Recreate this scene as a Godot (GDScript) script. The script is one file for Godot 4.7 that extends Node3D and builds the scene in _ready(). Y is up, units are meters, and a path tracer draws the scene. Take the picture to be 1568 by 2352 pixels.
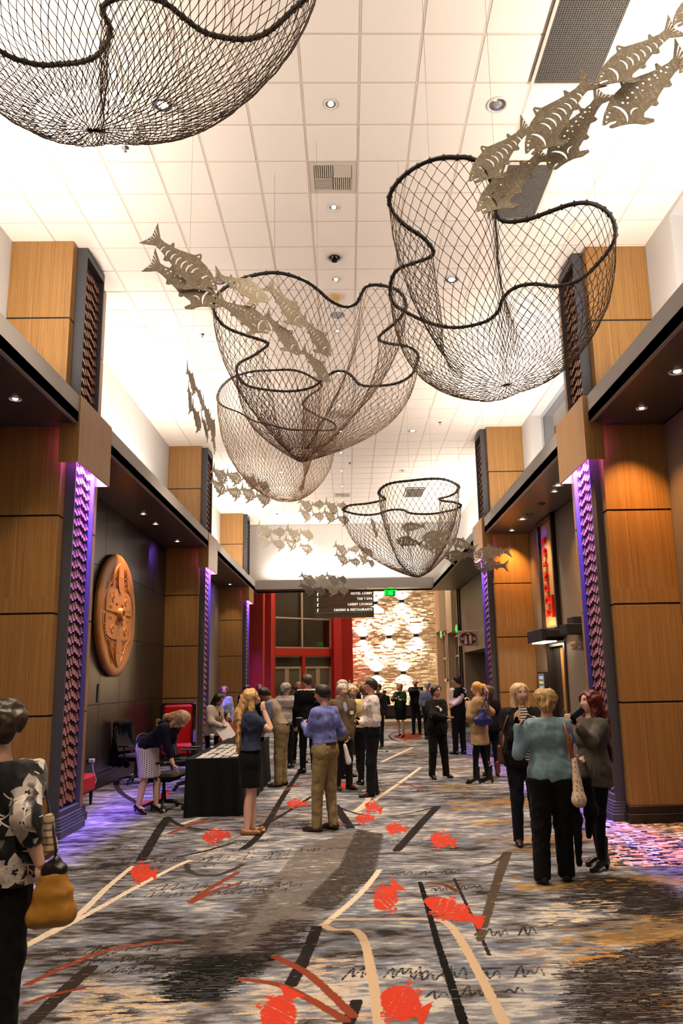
extends Node3D
# Convention-centre foyer with hanging fishing nets. World: x right, y up, metres; the hall runs away from the camera along -z ("depth" d = -z).

const F := 1719.2685
const CX := 837.1863
const CY := 1235.1858
const EYE := 1.78
const TILE := 0.580339
const CEIL := 7.678
const WL := -4.43          # left wall face
const WR := 4.274          # right wall face
const FL := -3.37          # left fascia face
const FR := 3.235          # right fascia face
const SOF := 5.06          # soffit underside
const FTOP := 5.42         # top of fascia
const DEND := 28.2         # depth of the far header wall
const DBACK := -5.0

var cam_basis: Basis
var mats := {}
var counts := {}
var rng := RandomNumberGenerator.new()
var t0 := 0

func V(x: float, y: float, d: float) -> Vector3:
	return Vector3(x, y, -d)

func ray(px: float, py: float) -> Vector3:
	return cam_basis * Vector3((px - CX) / F, -(py - CY) / F, -1.0)

func on_y(px: float, py: float, y: float) -> Vector3:
	var r := ray(px, py)
	return Vector3(0, EYE, 0) + r * ((y - EYE) / r.y)

func on_d(px: float, py: float, d: float) -> Vector3:
	var r := ray(px, py)
	return Vector3(0, EYE, 0) + r * (d / -r.z)

func on_x(px: float, py: float, x: float) -> Vector3:
	var r := ray(px, py)
	return Vector3(0, EYE, 0) + r * (x / r.x)

# ---------------------------------------------------------------- mesh builder
class MB:
	var v := PackedVector3Array()
	var n := PackedVector3Array()
	var uv := PackedVector2Array()
	var c := PackedColorArray()
	var ix := PackedInt32Array()
	var col := Color.WHITE

	func vert(p: Vector3, nn: Vector3, t := Vector2.ZERO) -> int:
		v.append(p)
		n.append(nn)
		uv.append(t)
		c.append(col)
		return v.size() - 1

	func tri_i(a: int, b: int, d: int) -> void:   # counter-clockwise seen from outside
		ix.append(a)
		ix.append(d)
		ix.append(b)

	func tri(a: Vector3, b: Vector3, d: Vector3) -> void:
		var nn := (b - a).cross(d - a).normalized()
		tri_i(vert(a, nn), vert(b, nn), vert(d, nn))

	func quad(a: Vector3, b: Vector3, d: Vector3, e: Vector3, ua := Vector2(0, 1), ub := Vector2(1, 1), ud := Vector2(1, 0), ue := Vector2(0, 0)) -> void:
		var nn := (b - a).cross(d - a).normalized()
		if nn == Vector3.ZERO:
			nn = (d - a).cross(e - a).normalized()
		var i := vert(a, nn, ua)
		vert(b, nn, ub)
		vert(d, nn, ud)
		vert(e, nn, ue)
		tri_i(i, i + 1, i + 2)
		tri_i(i, i + 2, i + 3)

	func box(lo: Vector3, hi: Vector3, bev := 0.0, t := Transform3D()) -> void:
		var a := Vector3(minf(lo.x, hi.x), minf(lo.y, hi.y), minf(lo.z, hi.z))
		var b := Vector3(maxf(lo.x, hi.x), maxf(lo.y, hi.y), maxf(lo.z, hi.z))
		var e := minf(bev, (b - a)[(b - a).min_axis_index()] * 0.45)
		var P := func(sx: int, sy: int, sz: int, ax: int) -> Vector3:
			var p := Vector3(b.x if sx else a.x, b.y if sy else a.y, b.z if sz else a.z)
			var s := [sx, sy, sz]
			for k in 3:
				if k != ax:
					p[k] += -e if s[k] else e
			return t * p
		for ax in 3:
			var o1 := (ax + 1) % 3
			var o2 := (ax + 2) % 3
			for s in 2:
				var q := []
				for cc in [[0, 0], [1, 0], [1, 1], [0, 1]]:
					var sg := [0, 0, 0]
					sg[ax] = s
					sg[o1] = cc[0]
					sg[o2] = cc[1]
					q.append(P.call(sg[0], sg[1], sg[2], ax))
				if s == 1:
					quad(q[0], q[1], q[2], q[3])
				else:
					quad(q[3], q[2], q[1], q[0])
		if e <= 0.0:
			return
		var mid := t * ((a + b) * 0.5)
		for ax in 3:                    # edges along ax
			var o1 := (ax + 1) % 3
			var o2 := (ax + 2) % 3
			for s1 in 2:
				for s2 in 2:
					var q := []
					for en in [[0, o1], [1, o1], [1, o2], [0, o2]]:
						var sg := [0, 0, 0]
						sg[ax] = en[0]
						sg[o1] = s1
						sg[o2] = s2
						q.append(P.call(sg[0], sg[1], sg[2], en[1]))
					var nn: Vector3 = (q[1] - q[0]).cross(q[2] - q[0])
					if nn.dot((q[0] + q[2]) * 0.5 - mid) < 0:
						q.reverse()
					quad(q[0], q[1], q[2], q[3])
		for sx in 2:
			for sy in 2:
				for sz in 2:
					var q := [P.call(sx, sy, sz, 0), P.call(sx, sy, sz, 1), P.call(sx, sy, sz, 2)]
					var nn: Vector3 = (q[1] - q[0]).cross(q[2] - q[0])
					if nn.dot(q[0] - mid) < 0:
						q.reverse()
					tri(q[0], q[1], q[2])

	# a tube along points with one radius each; rx/ry squash by frame not needed
	func tube(pts: PackedVector3Array, rad: Array, sides := 6, caps := true, closed := false) -> void:
		var m := pts.size()
		var up := Vector3.UP
		var d0 := (pts[1] - pts[0]).normalized()
		if absf(d0.dot(up)) > 0.9:
			up = Vector3.RIGHT
		var side := d0.cross(up).normalized()
		var base := v.size()
		for i in m:
			var prev := pts[(i - 1 + m) % m] if closed else pts[maxi(i - 1, 0)]
			var nxt := pts[(i + 1) % m] if closed else pts[mini(i + 1, m - 1)]
			var d := (nxt - prev).normalized()
			side = (side - d * side.dot(d)).normalized()
			var w := d.cross(side)
			var r: float = rad[i % rad.size()]
			for k in sides:
				var an := TAU * k / sides
				var nn := side * cos(an) + w * sin(an)
				vert(pts[i] + nn * r, nn, Vector2(float(k) / sides, float(i) / m))
		var segs := m if closed else m - 1
		for i in segs:
			var j := (i + 1) % m
			for k in sides:
				var k2 := (k + 1) % sides
				var a := base + i * sides + k
				var b := base + i * sides + k2
				var cc := base + j * sides + k2
				var dd := base + j * sides + k
				tri_i(a, b, cc)
				tri_i(a, cc, dd)
		if caps and not closed:
			for e in 2:
				var i := 0 if e == 0 else m - 1
				var d := (pts[0] - pts[1]).normalized() if e == 0 else (pts[m - 1] - pts[m - 2]).normalized()
				var ci := vert(pts[i] + d * float(rad[i % rad.size()]) * 0.35, d)
				for k in sides:
					var a := base + i * sides + k
					var b := base + i * sides + (k + 1) % sides
					if e == 0:
						tri_i(ci, b, a)
					else:
						tri_i(ci, a, b)

	# profile: array of [radius, height]; turned about the y axis of t
	func lathe(prof: Array, sides: int, t := Transform3D()) -> void:
		var base := v.size()
		var m := prof.size()
		for i in m:
			var pr: Array = prof[i]
			var a: Array = prof[maxi(i - 1, 0)]
			var b: Array = prof[mini(i + 1, m - 1)]
			var dn := Vector2(float(b[1]) - float(a[1]), -(float(b[0]) - float(a[0]))).normalized()
			for k in sides:
				var an := TAU * k / sides
				vert(t * Vector3(float(pr[0]) * cos(an), float(pr[1]), -float(pr[0]) * sin(an)), (t.basis * Vector3(dn.x * cos(an), dn.y, -dn.x * sin(an))).normalized(), Vector2(float(k) / sides, float(i) / m))
		for i in m - 1:
			for k in sides:
				var k2 := (k + 1) % sides
				tri_i(base + i * sides + k, base + i * sides + k2, base + (i + 1) * sides + k2)
				tri_i(base + i * sides + k, base + (i + 1) * sides + k2, base + (i + 1) * sides + k)

	# extrude a polygon (counter-clockwise in x,y of t) with holes, from z=0 to z=depth; outline side walls only
	func plate(outline: PackedVector2Array, holes: Array, depth: float, t := Transform3D()) -> void:
		var cuts := []
		for h in holes:
			var lo := 1e9
			var hi := -1e9
			for p in h:
				lo = minf(lo, p.x)
				hi = maxf(hi, p.x)
			cuts.append((lo + hi) * 0.5)
		cuts.sort()
		var mn := Vector2(1e9, 1e9)
		var mx := -mn
		for p in outline:
			mn = mn.min(p)
			mx = mx.max(p)
		var xs := [mn.x - 0.01]
		for x in cuts:
			if x - float(xs[-1]) > 1e-4:
				xs.append(x)
		xs.append(mx.x + 0.01)
		for i in xs.size() - 1:
			var strip := PackedVector2Array([Vector2(xs[i], mn.y - 1), Vector2(xs[i + 1], mn.y - 1), Vector2(xs[i + 1], mx.y + 1), Vector2(xs[i], mx.y + 1)])
			var parts: Array = Geometry2D.intersect_polygons(outline, strip) if xs.size() > 2 else [outline]
			for h in holes:
				var nxt := []
				for pt in parts:
					nxt.append_array(Geometry2D.clip_polygons(pt, h))
				parts = nxt
			for pt in parts:
				var tr := Geometry2D.triangulate_polygon(pt)
				for k in range(0, tr.size(), 3):
					var a: Vector2 = pt[tr[k]]
					var b: Vector2 = pt[tr[k + 1]]
					var cc: Vector2 = pt[tr[k + 2]]
					if (b - a).cross(cc - a) < 0:
						var sw := b
						b = cc
						cc = sw
					tri(t * Vector3(a.x, a.y, depth), t * Vector3(b.x, b.y, depth), t * Vector3(cc.x, cc.y, depth))
					tri(t * Vector3(a.x, a.y, 0), t * Vector3(cc.x, cc.y, 0), t * Vector3(b.x, b.y, 0))
		var rings := [[outline, 1]]
		for h in holes:
			rings.append([h, -1])
		for rr in rings:
			var pl: PackedVector2Array = rr[0]
			var ccw := 0.0
			for i in pl.size():
				ccw += pl[i].cross(pl[(i + 1) % pl.size()])
			var fl: bool = (ccw < 0.0) != (int(rr[1]) < 0)
			for i in pl.size():
				var a := pl[i]
				var b := pl[(i + 1) % pl.size()]
				if fl:
					var sw := a
					a = b
					b = sw
				quad(t * Vector3(a.x, a.y, 0), t * Vector3(b.x, b.y, 0), t * Vector3(b.x, b.y, depth), t * Vector3(a.x, a.y, depth))

	func mesh() -> ArrayMesh:
		var am := ArrayMesh.new()
		var arr := []
		arr.resize(Mesh.ARRAY_MAX)
		arr[Mesh.ARRAY_VERTEX] = v
		arr[Mesh.ARRAY_NORMAL] = n
		arr[Mesh.ARRAY_TEX_UV] = uv
		arr[Mesh.ARRAY_COLOR] = c
		arr[Mesh.ARRAY_INDEX] = ix
		am.add_surface_from_arrays(Mesh.PRIMITIVE_TRIANGLES, arr)
		return am

func named(called: String) -> String:
	var k: int = counts.get(called, -1) + 1
	counts[called] = k
	return called if k == 0 else "%s_%03d" % [called, k]

func inst(called: String, mesh: Mesh, m: Material, parent: Node3D = null, at := Transform3D()) -> MeshInstance3D:
	var o := MeshInstance3D.new()
	o.mesh = mesh
	if m:
		o.material_override = m
	o.transform = at
	if parent == null:
		o.name = named(called)
		add_child(o)
	else:
		o.name = called
		parent.add_child(o, true)
	return o

func put(called: String, mb: MB, m: Material, parent: Node3D = null, at := Transform3D()) -> MeshInstance3D:
	return inst(called, mb.mesh(), m, parent, at)

func thing(called: String, label: String, category: String, at := Vector3.ZERO, group := "") -> Node3D:
	var o := Node3D.new()
	o.name = named(called)
	o.position = at
	add_child(o)
	return tag(o, label, category, group)

func tag(o: Node3D, label: String, category: String, group := "") -> Node3D:
	o.set_meta("label", label)
	o.set_meta("category", category)
	if group:
		o.set_meta("group", group)
	return o

func structure(o: Node3D) -> Node3D:
	o.set_meta("kind", "structure")
	return o

func stuff(o: Node3D) -> Node3D:
	o.set_meta("kind", "stuff")
	return o

func bx(lo: Vector3, hi: Vector3, bev := 0.0) -> MB:
	var m := MB.new()
	m.box(lo, hi, bev)
	return m

func cbox(c: Vector3, s: Vector3, bev := 0.0) -> MB:
	return bx(c - s * 0.5, c + s * 0.5, bev)

# ---------------------------------------------------------------- materials
func mat(called: String, col: Color, rough := 0.7, metal := 0.0, spec := 0.5) -> StandardMaterial3D:
	if mats.has(called):
		return mats[called]
	var m := StandardMaterial3D.new()
	m.resource_name = called
	m.albedo_color = col
	m.roughness = rough
	m.metallic = metal
	m.metallic_specular = spec
	mats[called] = m
	return m

func glow(called: String, col: Color, energy: float) -> StandardMaterial3D:
	if mats.has(called):
		return mats[called]
	var m := mat(called, col, 0.6)
	m.emission_enabled = true
	m.emission = col
	m.emission_energy_multiplier = energy
	return m

func tri_tex(m: StandardMaterial3D, tex: Texture2D, scale: Vector3, world := true) -> StandardMaterial3D:
	m.albedo_texture = tex
	m.uv1_triplanar = true
	m.uv1_world_triplanar = world
	m.uv1_scale = scale
	m.uv1_triplanar_sharpness = 8.0
	return m

func noise(freq: float, octaves := 3, sd := 1) -> FastNoiseLite:
	var f := FastNoiseLite.new()
	f.seed = sd
	f.frequency = freq
	f.fractal_octaves = octaves
	return f

# upright wood grain: fine vertical streaks around a base colour
func wood_image(base: Color, spread: float, w := 512, h := 256, sd := 3) -> ImageTexture:
	var r := RandomNumberGenerator.new()
	r.seed = sd
	var im := Image.create(w, h, false, Image.FORMAT_RGB8)
	im.fill(base)
	for k in 2600:
		var s := r.randf_range(-spread, spread)
		var cc := Color(base.r * (1 + s), base.g * (1 + s * 1.1), base.b * (1 + s * 1.25))
		var x := r.randi_range(0, w - 1)
		var len := r.randi_range(20, h)
		im.fill_rect(Rect2i(x, r.randi_range(-40, h), r.randi_range(1, 2), len), cc)
	return ImageTexture.create_from_image(im)

func speckle_image(base: Color, spread: float, w := 256, h := 256, sd := 5, count := 9000, sx := 2, sy := 2) -> ImageTexture:
	var r := RandomNumberGenerator.new()
	r.seed = sd
	var im := Image.create(w, h, false, Image.FORMAT_RGB8)
	im.fill(base)
	for k in count:
		var s := r.randf_range(-spread, spread)
		im.fill_rect(Rect2i(r.randi_range(-2, w - 1), r.randi_range(-2, h - 1), r.randi_range(1, sx), r.randi_range(1, sy)), Color(base.r * (1 + s), base.g * (1 + s), base.b * (1 + s)))
	return ImageTexture.create_from_image(im)

func light_spot(at: Vector3, to: Vector3, col: Color, e: float, angle := 35.0, size := 0.05, soft := 0.8) -> SpotLight3D:
	var l := SpotLight3D.new()
	l.name = named("spot_light")
	l.light_color = col
	l.light_energy = e
	l.spot_angle = angle
	l.spot_angle_attenuation = soft
	l.spot_range = 60.0
	l.spot_attenuation = 2.0
	l.light_size = size
	l.shadow_enabled = true
	add_child(l)
	var up := Vector3.UP if absf((to - at).normalized().dot(Vector3.UP)) < 0.95 else Vector3.FORWARD
	l.look_at_from_position(at, to, up)
	return l

func light_area(at: Vector3, to: Vector3, col: Color, e: float, size: Vector2, up := Vector3.UP) -> AreaLight3D:
	var l := AreaLight3D.new()
	l.name = named("area_light")
	l.light_color = col
	l.light_energy = e
	l.area_size = size
	l.area_range = 60.0
	l.area_attenuation = 2.0
	l.shadow_enabled = true
	add_child(l)
	l.look_at_from_position(at, to, up)
	return l

func light_omni(at: Vector3, col: Color, e: float, size := 0.05) -> OmniLight3D:
	var l := OmniLight3D.new()
	l.name = named("omni_light")
	l.light_color = col
	l.light_energy = e
	l.omni_range = 60.0
	l.omni_attenuation = 2.0
	l.light_size = size
	l.shadow_enabled = true
	add_child(l)
	l.position = at
	return l

func stage(s: String) -> void:
	print(s, " ", Time.get_ticks_msec() - t0, " ms")
func _ready() -> void:
	t0 = Time.get_ticks_msec()
	rng.seed = 11
	set_camera()
	set_world()
	set_lights()
	make_materials()
	stage("materials")
	build_ceiling()
	build_walls()
	build_columns()
	stage("shell")
	build_floor()
	stage("floor")
	build_lobby()
	stage("lobby")
	build_fixtures()
	build_signs()
	build_medallion()
	stage("fixtures")
	build_nets()
	stage("nets")
	build_fish()
	stage("fish")
	build_furniture()
	stage("furniture")
	build_people()
	stage("people")

func set_camera() -> void:
	var p := 0.1868
	var y := 0.026
	var r := -0.0213
	var rows := Basis(Vector3(cos(r), -sin(r), 0), Vector3(sin(r), cos(r), 0), Vector3(0, 0, 1)) \
		* Basis(Vector3(1, 0, 0), Vector3(0, cos(p), sin(p)), Vector3(0, -sin(p), cos(p))) \
		* Basis(Vector3(cos(y), 0, sin(y)), Vector3(0, 1, 0), Vector3(-sin(y), 0, cos(y)))
	# the rows of that matrix are right, up and forward with z forward; turn them to -z forward
	var m := rows.transposed()
	var flip := func(q: Vector3) -> Vector3: return Vector3(q.x, q.y, -q.z)
	cam_basis = Basis(flip.call(m.x), flip.call(m.y), -flip.call(m.z))
	var c := Camera3D.new()
	c.name = "camera"
	c.projection = Camera3D.PROJECTION_FRUSTUM
	c.near = 0.1
	c.far = 200.0
	c.size = 0.1 * 2352.0 / F
	c.frustum_offset = Vector2((784.0 - CX) / F, -(1176.0 - CY) / F) * 0.1
	c.transform = Transform3D(cam_basis, Vector3(0, EYE, 0))
	add_child(c)
	c.current = true

func set_world() -> void:
	var e := Environment.new()
	e.background_mode = Environment.BG_COLOR
	e.background_color = Color(0.004, 0.004, 0.006)
	e.tonemap_mode = Environment.TONE_MAPPER_LINEAR
	e.tonemap_exposure = 1.0
	e.sdfgi_enabled = true
	e.ssao_enabled = true
	e.ssil_enabled = true
	var w := WorldEnvironment.new()
	w.name = "world"
	w.environment = e
	add_child(w)

const WARM := Color(1.0, 0.91, 0.80)
const COVE := Color(1.0, 0.96, 0.92)
const VIOLET := Color(0.51, 0.33, 1.0)

func set_lights() -> void:
	# cove strips lying on the side soffits and on the far header, shining up at the ceiling
	for s in [[-3.66, FL], [3.53, FR]]:
		for seg in [[-4.0, 8.6], [11.0, 16.4], [19.8, 25.6]]:
			light_area(V(s[0], 5.56, (seg[0] + seg[1]) * 0.5), V(s[0], 7.0, (seg[0] + seg[1]) * 0.5), COVE, 4.0 * (seg[1] - seg[0]), Vector2(0.08, seg[1] - seg[0]), Vector3(0, 0, -1))
	light_area(V(-0.07, 5.56, DEND - 0.30), V(-0.07, 7.0, DEND - 0.30), COVE, 19.0, Vector2(5.6, 0.08), Vector3(0, 0, -1))
var M_wood: StandardMaterial3D
var M_wood_dark: StandardMaterial3D
var M_white: StandardMaterial3D
var M_tile: StandardMaterial3D
var M_grid: StandardMaterial3D
var M_soffit: StandardMaterial3D
var M_fascia: StandardMaterial3D
var M_taupe: StandardMaterial3D
var M_frame: StandardMaterial3D
var M_base: StandardMaterial3D
var M_black: StandardMaterial3D
var M_shingle: StandardMaterial3D
var M_steel: StandardMaterial3D
var M_lit: StandardMaterial3D

func make_materials() -> void:
	var wood := wood_image(Color(0.575, 0.415, 0.22), 0.16)
	M_wood = tri_tex(mat("oak veneer", Color(1, 1, 1), 0.38), wood, Vector3(0.9, 0.35, 0.9))
	M_white = mat("white wall paint", Color(0.75, 0.735, 0.72), 0.8)
	M_tile = tri_tex(mat("ceiling tile", Color(1, 1, 1), 0.9), speckle_image(Color(0.92, 0.875, 0.82), 0.02, 256, 256, 4), Vector3(1.3, 1.3, 1.3))
	M_grid = mat("ceiling grid", Color(0.83, 0.77, 0.70), 0.7)
	M_soffit = mat("dark soffit paint", Color(0.255, 0.24, 0.24), 0.36)
	M_fascia = mat("grey fascia paint", Color(0.60, 0.585, 0.57), 0.5)
	M_taupe = tri_tex(mat("taupe wall covering", Color(1, 1, 1), 0.62), speckle_image(Color(0.47, 0.42, 0.35), 0.07, 256, 256, 8, 9000, 3, 3), Vector3(2, 2, 2))
	M_frame = mat("charcoal frame", Color(0.25, 0.25, 0.27), 0.5)
	M_base = mat("dark walnut base", Color(0.12, 0.075, 0.06), 0.4)
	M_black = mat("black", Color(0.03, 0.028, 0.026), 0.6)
	M_shingle = mat("copper shingle", Color(0.56, 0.38, 0.31), 0.42, 0.2)
	M_steel = mat("brushed steel", Color(0.62, 0.60, 0.56), 0.32, 0.9)
	M_lit = glow("lamp glow", Color(1.0, 0.93, 0.82), 6.0)

# ---------------------------------------------------------------- ceiling
func grid_x(i: int) -> float:
	return 0.2116 + i * TILE

func grid_d(j: int) -> float:
	return 5.971 + j * TILE

func build_ceiling() -> void:
	var ceiling := Node3D.new()
	ceiling.name = "ceiling"
	add_child(ceiling)
	structure(ceiling)
	put("slab", bx(V(WL - 0.2, CEIL + 0.035, DBACK), V(WR + 0.2, CEIL + 0.2, DEND + 0.3)), M_grid, ceiling)
	var bars := MB.new()
	for i in range(-8, 8):
		bars.box(V(grid_x(i) - 0.012, CEIL + 0.005, DBACK), V(grid_x(i) + 0.012, CEIL + 0.04, DEND))
	for j in range(-18, 39):
		bars.box(V(WL, CEIL + 0.0055, grid_d(j) - 0.012), V(WR, CEIL + 0.04, grid_d(j) + 0.012))
	stuff(put("grid_bars", bars, M_grid, ceiling))
	var skip := {}
	for k in [[-1, 3], [-1, 17], [-1, 30], [3, -2], [3, -1], [3, 0], [3, 3], [3, 4], [3, 29], [3, 30]]:
		skip[Vector2i(k[0], k[1])] = true
	var h := TILE * 0.5 - 0.0135
	var one := MB.new()
	one.box(Vector3(-h, 0, -h), Vector3(h, 0.03, h), 0.003)
	var mesh := one.mesh()
	var far := MB.new()
	for j in range(-18, 39):
		for i in range(-8, 7):
			if skip.has(Vector2i(i, j)):
				continue
			var c := V(grid_x(i) + TILE * 0.5, CEIL, grid_d(j) + TILE * 0.5)
			if j >= -3 and j < 17:
				c.y += rng.randf_range(-0.0015, 0.0015)
				inst("ceiling_tile", mesh, M_tile, ceiling, Transform3D(Basis(), c))
			elif j == 38:
				far.box(c + Vector3(-h, 0, -(DEND - 0.02 - grid_d(38) - TILE * 0.5)), c + Vector3(h, 0.03, h))
			else:
				far.box(c + Vector3(-h, 0, -h), c + Vector3(h, 0.03, h))
	stuff(put("distant_ceiling_tiles", far, M_tile, ceiling))

# ---------------------------------------------------------------- walls, soffits, header
func build_walls() -> void:
	# upper left wall, plain
	structure(put("wall_left", bx(V(WL - 0.2, SOF - 0.02, DBACK), V(WL, CEIL + 0.2, DEND + 0.3)), M_white))
	# upper right wall with two clerestory windows
	var wr := MB.new()
	var wins := [[5.2, 8.68], [11.2, 16.2]]
	var edge := DBACK
	for w in wins:
		wr.box(V(WR, SOF - 0.02, edge), V(WR + 0.34, CEIL + 0.2, w[0]))
		wr.box(V(WR, SOF - 0.02, w[0]), V(WR + 0.34, 6.55, w[1]))
		wr.box(V(WR, 7.62, w[0]), V(WR + 0.34, CEIL + 0.2, w[1]))
		edge = w[1]
	wr.box(V(WR, SOF - 0.02, edge), V(WR + 0.34, CEIL + 0.2, DEND + 0.3))
	structure(put("wall_right", wr, M_white))
	var n := 1
	for w in wins:
		var root := Node3D.new()
		root.name = "window_%d" % n
		add_child(root)
		structure(root)
		n += 1
		var fr := MB.new()
		var x0 := WR + 0.22
		fr.box(V(x0, 6.55, w[0]), V(x0 + 0.08, 6.62, w[1]))
		fr.box(V(x0, 7.55, w[0]), V(x0 + 0.08, 7.62, w[1]))
		for d in [w[0], w[1] - 0.07, (w[0] + w[1]) * 0.5 - 0.035]:
			fr.box(V(x0, 6.62, d), V(x0 + 0.08, 7.55, d + 0.07))
		put("window_frame", fr, mat("window frame grey", Color(0.62, 0.62, 0.63), 0.5), root)
		for q in [[w[0] + 0.07, (w[0] + w[1]) * 0.5 - 0.035], [(w[0] + w[1]) * 0.5 + 0.035, w[1] - 0.07]]:
			put("pane", bx(V(x0 + 0.035, 6.62, q[0]), V(x0 + 0.045, 7.55, q[1])), night_glass(), root)
	# lower left wall: taupe, with a bay of dark metal panels behind the medallion
	structure(put("wall_left_lower", bx(V(WL - 0.2, 0, DBACK), V(WL, SOF, DEND + 0.3)), M_taupe))
	# lower right wall: taupe, with the meeting-room door and the restroom opening
	var lr := MB.new()
	var holes := [[14.75, 16.0, 2.38], [23.4, 27.6, 2.66]]
	edge = DBACK
	for q in holes:
		lr.box(V(WR, 0, edge), V(WR + 0.3, SOF, q[0]))
		lr.box(V(WR, q[2], q[0]), V(WR + 0.3, SOF, q[1]))
		edge = q[1]
	lr.box(V(WR, 0, edge), V(WR + 0.3, SOF, DEND + 0.2))
	structure(put("wall_right_lower", lr, M_taupe))
	var alc := MB.new()
	alc.box(V(WR + 0.3, 0, 23.2), V(WR + 2.6, 2.9, 23.4))
	alc.box(V(WR + 0.3, 0, 27.6), V(WR + 2.6, 2.9, 27.8))
	alc.box(V(WR + 2.4, 0, 23.2), V(WR + 2.6, 2.9, 27.8))
	alc.box(V(WR + 0.3, 2.66, 23.2), V(WR + 2.6, 2.9, 27.8))
	structure(put("wall_restroom_alcove", alc, M_taupe))
	structure(put("wall_back", bx(V(WL - 0.3, 0, DBACK - 0.2), V(WR + 0.4, CEIL + 0.2, DBACK)), M_taupe))
	# soffits and fascias
	for s in [[WL, FL, "left"], [FR, WR, "right"]]:
		structure(put("ceiling_soffit_" + s[2], bx(V(s[0], SOF, DBACK), V(s[1], SOF + 0.10, DEND + 0.3)), M_soffit))
		var f: float = FL if s[2] == "left" else FR
		var g: float = f - 0.06 if s[2] == "left" else f + 0.06
		structure(put("trim_fascia_" + s[2], bx(V(f, SOF - 0.004, DBACK), V(g, FTOP, DEND + 0.3), 0.004), M_fascia))
		structure(put("ceiling_cove_deck_" + s[2], bx(V(s[0], SOF + 0.10, DBACK), V(s[1], SOF + 0.14, DEND)), M_white))
	# far header with the white wall above
	structure(put("wall_far", bx(V(WL, 5.44, DEND + 0.02), V(WR, CEIL + 0.2, DEND + 0.3)), M_white))
	structure(put("trim_fascia_far", bx(V(FL - 0.06, 5.11, DEND - 0.62), V(FR + 0.06, 5.46, DEND - 0.56), 0.004), M_fascia))
	structure(put("ceiling_soffit_far", bx(V(FL - 0.06, 5.11, DEND - 0.56), V(FR + 0.06, 5.20, DEND + 0.5)), M_soffit))
	structure(put("trim_partition_track", bx(V(FL, 5.07, DEND + 0.10), V(WR, 5.11, DEND + 0.22)), M_black))
	var jam := MB.new()
	jam.box(V(WR - 0.10, 0, DEND + 0.06), V(WR, 5.1, DEND + 0.14), 0.004)
	jam.box(V(WR - 0.06, 0, DEND - 0.14), V(WR, 5.1, DEND - 0.08), 0.004)
	structure(put("trim_partition_jamb", jam, M_base))
	# medallion bay: dark metal wall panels with fine seams
	var pan := Node3D.new()
	pan.name = "wall_left_panelling"
	add_child(pan)
	structure(pan)
	var M_panel := mat("dark bronze wall panel", Color(0.15, 0.14, 0.135), 0.30, 0.4)
	var ys := [0.26, 1.44, 2.67, 3.88, SOF]
	var d0 := 10.2
	for a in 7:
		for b in 4:
			put("panel", bx(V(WL, ys[b] + 0.004, d0 + a * 1.155 + 0.004), V(WL + 0.02, ys[b + 1] - 0.004, d0 + (a + 1) * 1.155 - 0.004), 0.002), M_panel, pan)
	# baseboards
	var bl := MB.new()
	bl.box(V(WL, 0, DBACK), V(WL + 0.035, 0.25, DEND + 0.2), 0.006)
	bl.box(V(WL + 0.035, 0, DBACK), V(WL + 0.05, 0.17, DEND + 0.2), 0.004)
	structure(put("baseboard_left", bl, M_base))
	var br := MB.new()
	for q in [[DBACK, 14.75], [16.0, 23.4], [27.6, DEND]]:
		br.box(V(WR - 0.035, 0, q[0]), V(WR, 0.2, q[1]), 0.006)
	structure(put("baseboard_right", br, M_base))

func night_glass() -> StandardMaterial3D:
	var m := mat("night window glass", Color(0.25, 0.28, 0.30, 0.35), 0.05)
	m.transparency = BaseMaterial3D.TRANSPARENCY_ALPHA
	return m

# ---------------------------------------------------------------- columns
# side -1 left, +1 right; xc = corner (aisle side of the wood), d = depth of the front face
func build_columns() -> void:
	column(-1, -3.60, 9.27, "wood-clad column with violet-lit shingle panel beside the red bench", true)
	column(-1, -3.61, 18.29, "wood-clad column with violet-lit shingle panel behind the red high-back armchair", false)
	column(-1, -3.63, 26.10, "wood-clad column with violet-lit shingle panel next to the red lobby pier", false)
	column(1, 3.42, 9.48, "wood-clad column with violet-lit shingle panel behind the red-haired woman", true)
	column(1, 3.42, 17.10, "wood-clad column with violet-lit shingle panel between meeting-room door and restroom sign", false)

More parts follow.
